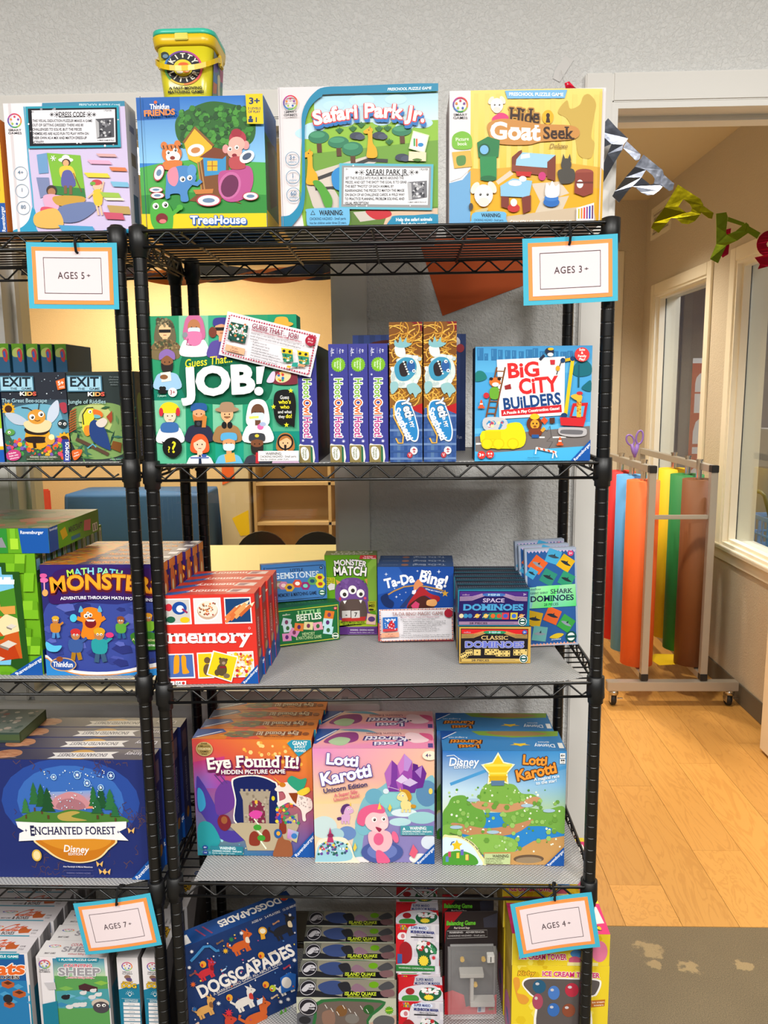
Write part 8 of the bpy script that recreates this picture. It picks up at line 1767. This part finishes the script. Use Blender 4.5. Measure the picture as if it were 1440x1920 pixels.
foil_piece('foil_letter',[(650,590),(850,710),(880,760),(860,840),(810,900),(750,930),(690,925),(630,880),(590,880),(560,920),(490,1005),(425,960),(440,920),(530,790)],[(700,715),(760,755),(780,790),(770,820),(730,830),(655,780)],GOL)
foil_piece('foil_link',[(865,760),(970,830),(960,880),(930,875),(850,820)],None,GOL,.4385)
foil_piece('foil_letter',[(985,840),(1070,830),(1085,870),(1080,1000),(1090,1020),(1160,990),(1240,920),(1260,935),(1290,990),(1180,1070),(1090,1110),(1020,1265),(945,1230),(1000,1100),(995,950)],None,GRE)
foil_piece('foil_link',[(1090,868),(1232,922),(1222,950),(1088,905)],None,GRE,.4385)
foil_piece('foil_link',[(1250,945),(1365,1010),(1340,1060),(1240,995)],None,GRE,.4385)
rr_ = [(1450+112*math.cos(a*.2618),1102+112*math.sin(a*.2618))for a in range(24)]
foil_piece('foil_rosette',rr_,[(1450+30*math.cos(a*.6283),1108+30*math.sin(a*.6283))for a in range(10)],RED)
foil_piece('foil_ribbon',[(1320,1222),(1400,1205),(1560,1215),(1560,1310),(1440,1300),(1355,1322),(1368,1280)],None,RED,.4375)
foil_piece('foil_ribbon',[(1085,970),(1130,960),(1122,1180),(1072,1212),(1058,1190)],None,RED,.450)
# first letter peeping out over the goat box, string and paper tab
p1 = at(1050,140,.486); p2 = at(1066,155,.47); p3 = at(1096,170,.46)
MB().tube([at(1052,132,.493)-Vector((.60,.44,2.0)),p2-Vector((.60,.44,2.0))],.0006,5).build('string',mat('white_string','e8e6e0',.8),ga)
foil_piece('foil_letter',[(-320,-320),(-280,-335),(-230,-285),(-190,-270),(-150,-235),(-120,-160),(-260,-120),(-300,-240)],[(-300,-318),(-290,-322),(-286,-310),(-296,-306)],RED,.462)
tb = MB(); tq = [(1060,103),(1076,112),(1050,153),(1037,146),(1040,132)]
tp = MB().prism([[(at(x,y,.495).x,at(x,y,.495).z)for x,y in tq]],lambda x,z_,t:(x,.4985-t,z_),.0008).build('paper_tab',mat('white_tab','e4e2e0',.6),fix=True)
tag(tp,'white paper tab taped to the wall above the goat box','tape')
# ============================ hall: paper roll rack
rk = thing('paper_roll_rack','grey metal rolling rack holding upright paper rolls in the hall','rack',(1.29,2.19,0))
ALU = mat('brushed_aluminium','b4aea4',0.42,0.55,vary=.03); CAPB = mat('black_end_cap','17171a',.5); CH = mat('chrome_tube','c8c4bc',.2,1.0); RUB = mat('black_rubber','141416',.6)
def rb(name,x0,x1,y0,y1,z0,z1,m=ALU,b=.002):return MB().bbox(x0,x1,y0,y1,z0,z1,b=b).build(name,m,rk)
XA, XB, RLEN = -.14, .145, 1.12
S_ = .033
for Xc in(XA,XB):
 rb('upright',Xc-S_/2,Xc+S_/2,-S_/2,S_/2,.13,1.178)
 rb('upright',Xc-S_/2,Xc+S_/2,RLEN-S_/2,RLEN+S_/2,.13,1.178)
 rb('top_rail',Xc-S_/2,Xc+S_/2,.017,RLEN-.017,1.178-S_,1.178)
 rb('end_cap',Xc-S_/2-.0005,Xc+S_/2+.0005,-.020,.0165,1.1785-S_,1.1795,CAPB)
 rb('base_rail',Xc-S_/2,Xc+S_/2,.017,RLEN-.017,.13,.13+S_)
 rb('end_cap',Xc-S_/2-.0005,Xc+S_/2+.0005,-.020,.0165,.131,.131+S_,CAPB)
rb('base_bar',-.32,.31,-.030,.016,.082,.128)
rb('base_bar',-.32,.31,RLEN-.016,RLEN+.030,.082,.128)
rb('cross_brace',XA+S_/2,XB-S_/2,-.008,.008,.925,.945)
rb('cross_brace',XA+S_/2,XB-S_/2,RLEN-.008,RLEN+.008,.925,.945)
for sx in(-.285,.275):
 for sy in(-.007,RLEN+.007):
  c = MB().lathe([(0,.058),(.022,.058),(.024,.070),(.022,.082),(0,.082)],14).build('caster',CH,rk,smooth=True); c.location = (sx,sy,0)
  MB().bbox(-.017,-.013,-.012,.026,.020,.060,b=.001).build('caster_fork',CH,c); MB().bbox(.013,.017,-.012,.026,.020,.060,b=.001).build('caster_fork',CH,c)
  wl = MB().lathe([(0,-.013),(.025,-.013),(.031,-.009),(.031,.009),(.025,.013),(0,.013)],18).build('caster_wheel',RUB,c,smooth=True); wl.rotation_euler = (0,math.radians(90),0); wl.location = (0,.012,.031)
  MB().bbox(.018,.050,.005,.015,.030,.036,b=.002).build('brake_lever',CH,c)
rolls = [('orange',XA,.13,'f26a28',1.096,'largest front paper roll, bright orange, on the left rail'),('light_blue',XA,.33,'5aa6ea',1.10,'light blue paper roll behind the orange one'),('red',XA,.53,'d8282c',1.10,'red paper roll behind the light blue one'),('brown',XB-.02,.13,'74451f',1.10,'brown kraft paper roll at the front of the right rail'),('green',XB,.34,'23803e',1.10,'dark green paper roll behind the brown one'),('yellow',XB,.55,'f0c814',1.11,'yellow paper roll behind the dark green one')]
for nm, Xc, yy, col, zt, lb in rolls:
 r_ = {'orange':.078,'brown':.074,'green':.082}.get(nm,.075)
 t = thing('paper_roll',lb,'paper roll',(1.29+Xc,2.19+yy,0),0,'upright paper rolls on the rack')
 z0 = .172 if nm in('orange','brown')else .18
 pf = [(.018,z0+.0),(r_,z0),(r_,zt),(.026,zt),(.024,zt-.02),(.018,zt-.02)]
 MB().lathe(pf,32).build('paper',mat('paper_'+nm,col,.65,vary=.025,scale=3,stretch=(1,1,.3)),t,smooth=False)
 for p_ in t.children[-1].data.polygons:p_.use_smooth = abs(p_.normal.z)<.5
 MB().lathe([(0,.165),(.014,.165),(.014,1.19),(.017,1.19),(.017,1.197),(0,1.197)],14).build('roll_tube',CH,t,smooth=False)
sheet_ = MB().prism([[(.02,.0),(.16,.02),(.18,.16),(.05,.17),(.0,.09)]],lambda x,y,t:(1.24+x,2.30+y,.1635+t),.001).build('paper_scrap',mat('paper_yellow','f0c814'),fix=True)
tag(sheet_,'yellow paper scrap lying across the rack base rails','paper')
sc = thing('scissors','purple handled scissors standing upright on the roll rack','scissors',(1.095,2.30,1.198))
PUR = mat('purple_plastic','8a6ac0',.4)
def loopring(cx,cz,rx,rz,tilt):return[(cx+rx*math.cos(a)*math.cos(tilt)-rz*math.sin(a)*math.sin(tilt),0,cz+rx*math.cos(a)*math.sin(tilt)+rz*math.sin(a)*math.cos(tilt))for a in[2*math.pi*k/18 for k in range(18)]]
MB().tube(loopring(-.022,.095,.017,.026,.45),.0045,8,closed=True).build('finger_loop',PUR,sc,smooth=True)
MB().tube(loopring(.022,.108,.016,.032,-.12),.0045,8,closed=True).build('finger_loop',PUR,sc,smooth=True)
MB().tube([(-.014,0,.072),(-.004,0,.04),(.004,0,.012)],[.008,.010,.006],8).build('handle_shank',PUR,sc,smooth=True)
MB().tube([(.016,.003,.076),(.008,.003,.04),(.002,.003,.012)],[.008,.010,.006],8).build('handle_shank',PUR,sc,smooth=True)
MB().add([(-.006,0,.03),(.008,0,.03),(.003,0,.0),(-.001,0,.0),(-.006,.003,.03),(.008,.003,.03),(.003,.003,.0),(-.001,.003,.0)],[(0,1,2,3),(7,6,5,4),(0,4,5,1),(1,5,6,2),(2,6,7,3),(3,7,4,0)]).build('blade',CH,sc,fix=True)
# ============================ side room seen through the hall windows
bn = thing('red_banner','tall red banner with white vertical letters beyond the far hall window','banner',(2.47,5.0,0))
# letters run upwards: drawn with the tall side as the page height
bn_q = Art(.30,1.695,[(0,0),(30,0),(30,169.5),(0,169.5)],'b83a38'); bn_q.R(0,0,30,4,'e8e6e4'); bn_q.T('WONDER',15,84,22,'ded8d4',152,4,rot=90)
MB().box(-.15,.15,0,.004,.08,1.775).build('banner_sheet',mat('banner_back','a83634',.7),bn)
bn_q.emit(bn,lambda u,v,o:(-.15+u,-o,1.775-v),('banner_art','banner_letters'),PAPER)
MB().bbox(-.17,.17,-.08,.10,0,.05,b=.01).build('banner_base',mat('banner_base_metal','9a9aa0',.4,.8),bn)
MB().tube([(0,.03,.05),(0,.02,1.76)],.008).build('banner_pole',mat('banner_pole_metal','8a8a90',.3,1.0),bn,smooth=True)
ct = thing('shopping_cart','blue plastic shopping basket cart beyond the near hall window','cart',(2.18,3.20,0)); ct.scale = (.93,.93,.93)
BLP = mat('blue_cart_plastic','6f9cc4',.45); GRP = mat('grey_cart_metal','9aa0a6',.4,.6)
# lattice basket
for(x0,x1,y0,y1,nm)in((-.05,.45,-.16,-.15,'x'),(-.05,.45,.15,.16,'x'),(-.06,-.05,-.16,.16,'y'),(.45,.46,-.16,.16,'y')):
 MB().bbox(x0,x1,y0,y1,.80,.83,b=.003).build('basket_rim',BLP,ct); MB().bbox(x0,x1,y0,y1,.70,.715,b=.003).build('basket_band',BLP,ct); MB().bbox(x0,x1,y0,y1,.60,.63,b=.003).build('basket_band',BLP,ct)
 n = 10 if nm=='x' else 6
 for k in range(n):
  if nm=='x':xx = x0+(x1-x0-.012)*k/(n-1); MB().box(xx,xx+.012,y0+.001,y1-.001,.60,.82).build('basket_bar',BLP,ct)
  else:yy = y0+(y1-y0-.012)*k/(n-1); MB().box(x0+.001,x1-.001,yy,yy+.012,.60,.82).build('basket_bar',BLP,ct)
MB().box(-.05,.45,-.15,.15,.60,.606).build('basket_floor',mat('blue_cart_floor','3a5a7a',.5),ct)
MB().tube([(-.05,-.12,.82),(-.10,-.12,.98),(-.12,-.12,1.0),(-.12,.12,1.0),(-.10,.12,.98),(-.05,.12,.82)],.012).build('push_handle',mat('olive_handle','6a6438',.5),ct,smooth=True)
MB().tube([(.0,-.10,.60),(.06,-.10,.30),(-.02,-.10,.08)],.010).build('cart_leg',GRP,ct,smooth=True); MB().tube([(.0,.10,.60),(.06,.10,.30),(-.02,.10,.08)],.010).build('cart_leg',GRP,ct,smooth=True)
MB().tube([(.06,-.10,.30),(.38,-.10,.08)],.010).build('cart_leg',GRP,ct,smooth=True); MB().tube([(.06,.10,.30),(.38,.10,.08)],.010).build('cart_leg',GRP,ct,smooth=True)
for(x,y)in((-.02,-.10),(-.02,.10),(.38,-.10),(.38,.10)):
 wl = MB().lathe([(0,-.01),(.036,-.01),(.04,0),(.036,.01),(0,.01)],16).build('cart_wheel',RUB,ct,smooth=True); wl.rotation_euler = (math.radians(90),0,0); wl.location = (x,y,.041)
MB().bbox(.08,.36,-.11,.11,.46,.58,b=.008).build('red_crate',mat('red_crate_plastic','b0402c',.5),ct)
wb = thing('white_cabinet','plain white cabinet standing behind the blue cart','cabinet',(2.95,3.95,0))
MB().bbox(-.45,.45,-.2,.25,.06,1.25,b=.006).build('cabinet_body',mat('white_laminate','c8c4be',.5,vary=.02),wb); MB().bbox(-.44,-.005,-.212,-.2,.08,1.23,b=.003).build('cabinet_door',mat('white_laminate','c8c4be'),wb); MB().bbox(.005,.44,-.212,-.2,.08,1.23,b=.003).build('cabinet_door',mat('white_laminate','c8c4be'),wb); MB().bbox(-.43,.43,-.18,.24,0,.06,b=.003).build('plinth',CAPB,wb)
# ============================ play room seen through the window
tbl = thing('activity_table','cream topped activity table just inside the window','table',(-.62,1.65,0))
MB().bbox(-.62,.50,-.85,.90,.715,.74,b=.008).build('table_top',mat('cream_laminate','e4e0b0',.35,vary=.02),tbl)
for(x,y)in((-.54,-.75),(.42,-.75),(-.54,.80),(.42,.80)):MB().tube([(x,y,0),(x,y,.715)],.018,10).build('leg',CH,tbl,smooth=True)
BLK = mat('black_chair_plastic','1c1a1a',.45)
def round_chair(lb,x,y):
 t = thing('stacking_chair',lb,'chair',(x,y,0),0,'black round-backed chairs at the cream table')
 arc = [(.15*math.cos(a),0,.62+.145*math.sin(a))for a in[math.pi*k/12 for k in range(13)]]
 MB().prism([[(p[0],p[2])for p in arc]+[(-.14,.52),(.14,.52)]],lambda x_,z_,q:(x_,.19+q,z_),.014).build('backrest',BLK,t,fix=True)
 MB().bbox(-.15,.15,-.17,.19,.43,.452,b=.01).build('seat',BLK,t)
 for sx in(-.13,.13):
  for sy in(-.15,.17):MB().tube([(sx,sy,0),(sx*.95,sy*.95,.43)],.011,8).build('leg',CH,t,smooth=True)
  MB().tube([(sx*.9,.185,.43),(sx*.9,.197,.56)],.009,8).build('back_support',CH,t,smooth=True)
round_chair('black round-backed chair below the yellow pennant',-.82,2.62); round_chair('black round-backed chair in front of the empty bookcase',-.50,2.60)
# tall cabinets / bookcase
CRM = mat('maple_laminate','d8bc8e',.5,vary=.03)
bc = thing('bookcase','empty maple bookcase with square compartments against the far play room wall','bookcase',(-.855,5.0,0))
for z_ in(0.02,.42,.76,1.10,1.45):MB().bbox(-.42,.80,0,.34,z_,z_+.028,b=.002).build('shelf_board',CRM,bc)
for x in(-.445,.19,.80):MB().bbox(x,x+.026,0,.34,0,1.478,b=.002).build('side_panel',CRM,bc)
MB().box(-.42,.80,.335,.345,0,1.478).build('back_panel',mat('maple_back','c8a878',.6),bc)
col_ = thing('white_pillar','plain cream pillar beside the bookcase carrying paper pennants','pillar',(-1.442,4.95,0))
MB().bbox(-.12,.12,0,.3,0,1.35,b=.004).build('pillar_body',mat('pillar_paint','d4c6a8',.6,vary=.02),col_)
for(pts,c,lb)in(([(-1.545,.775),(-1.44,.82),(-1.45,1.0),(-1.545,1.05)],'e8682a','orange paper pennant on the cream pillar'),([(-1.475,.492),(-1.335,.562),(-1.33,.35),(-1.41,.34)],'f0cc14','yellow paper pennant on the cream pillar'),([(-1.36,.93),(-1.325,.96),(-1.325,1.05),(-1.37,1.05)],'d88a90','pink paper pennant on the cream pillar')):
 o = MB().prism([pts],lambda x,z_,t:(x,4.948-t,z_),.001).build('paper_pennant',mat('pennant_'+c,c,.7),fix=True); tag(o,lb,'pennant')
 # blue cloth table
bt = thing('cloth_table','long table under a blue cloth at the back of the play room','table',(-2.19,4.88,0))
MB().bbox(-.55,.55,-.25,.25,.715,.738,b=.004).build('table_top',mat('folding_table_top','c8c4b8',.5),bt)
for(x,y)in((-.48,-.2),(.48,-.2),(-.48,.2),(.48,.2)):MB().tube([(x,y,0),(x,y,.715)],.014,8).build('leg',CH,bt,smooth=True)
rings = []
def wav(w_,d_,z_,amp,n=96):
 out = []; base = rrect(w_,d_,.04,z_,5); m_ = len(base)
 for k in range(n):
  t = k/n*m_; i = int(t)%m_; j = (i+1)%m_; q = t-int(t)
  p = Vector(base[i]).lerp(Vector(base[j]),q); s_ = 1+amp*math.sin(k*2*math.pi/n*17)
  out.append((p.x*s_,p.y*s_,z_))
 return out
cl_ = loft([wav(1.16,.56,.03,.018),wav(1.15,.55,.40,.010),wav(1.13,.53,.72,.002),wav(1.12,.52,.742,0)]).build('tablecloth',mat('blue_cloth','2a5a94',.7,vary=.06,scale=5),None,smooth=True)
cl_.location = (-2.19,4.88,0); tag(cl_,'blue plastic tablecloth hanging to the floor over the long table','tablecloth')
rc = thing('red_chair','small red plastic chair back at the left of the blue table','chair',(-3.25,5.05,0))
RP = mat('red_chair_plastic','c84630',.45)
MB().bbox(-.12,.12,.14,.16,.40,.72,b=.012).build('backrest',RP,rc); MB().bbox(-.17,.17,-.16,.16,.34,.362,b=.01).build('seat',RP,rc)
for(x,y)in((-.15,-.14),(.15,-.14),(-.15,.14),(.15,.14)):MB().tube([(x,y,0),(x*.9,y*.9,.34)],.011,8).build('leg',CH,rc,smooth=True)
# folding chair
fc = thing('folding_chair','beige metal folding chair standing in front of the bookcase','chair',(-.335,4.62,0))
FM = mat('beige_chair_metal','d8bc8c',.4); FB = mat('tan_chair_pad','8a7250',.7,vary=.1)
for sx in(-.21,.21):MB().tube([(sx,.20,0),(sx,.02,.42),(sx,-.02,.62),(sx*.93,-.03,.74)],.012,8).build('frame_tube',FM,fc,smooth=True); MB().tube([(sx*.9,-.25,0),(sx*.9,-.02,.42)],.011,8).build('leg',FM,fc,smooth=True)
MB().tube([(-.195,-.03,.74),(-.15,-.03,.81),(-.07,-.03,.835),(.07,-.03,.835),(.15,-.03,.81),(.195,-.03,.74)],.012,8).build('top_hoop',FM,fc,smooth=True)
MB().prism([[(-.19,.60),(.19,.60),(.18,.73),(.13,.79),(.06,.815),(-.06,.815),(-.13,.79),(-.18,.73)]],lambda x,z_,t:(x,-.035+t,z_),.012).build('backrest',FB,fc,fix=True)
MB().bbox(-.19,.19,-.30,.05,.41,.43,b=.01).build('seat',FB,fc); MB().bbox(-.20,.20,-.31,-.295,.375,.41,b=.004).build('seat_rail',FM,fc)
# twisted crepe streamer inside the window
st = thing('crepe_streamer','twisted orange and black crepe streamer hung inside the window','streamer',(-.35,.602,1.866))
def ribbon(name,m,y,w_,ph,sag):
 v = []; f = []; n = 60
 for k in range(n+1):
  t = k/n; x = -.652+.824*t; z_ = .0-sag*4*t*(1-t)-.02*t; a = ph+t*9.5
  dy, dz = math.sin(a)*w_, math.cos(a)*w_
  for o_ in(0,.0006):v+=[(x,y-dy+o_,z_-dz),(x,y+dy+o_,z_+dz)]
 for k in range(n):
  a = k*4; b = a+4; f+=[(a,a+1,b+1,b),(a+2,b+2,b+3,a+3),(a,b,b+2,a+2),(a+1,a+3,b+3,b+1)]
 f+=[(0,2,3,1),(n*4,n*4+1,n*4+3,n*4+2)]
 MB().add(v,f).build(name,m,st,smooth=True,fix=True)
ribbon('black_ribbon',mat('black_crepe','3a3844',.8),0,.022,.3,.012); ribbon('orange_ribbon',mat('orange_crepe','f07a28',.8),.012,.020,1.5,.020)
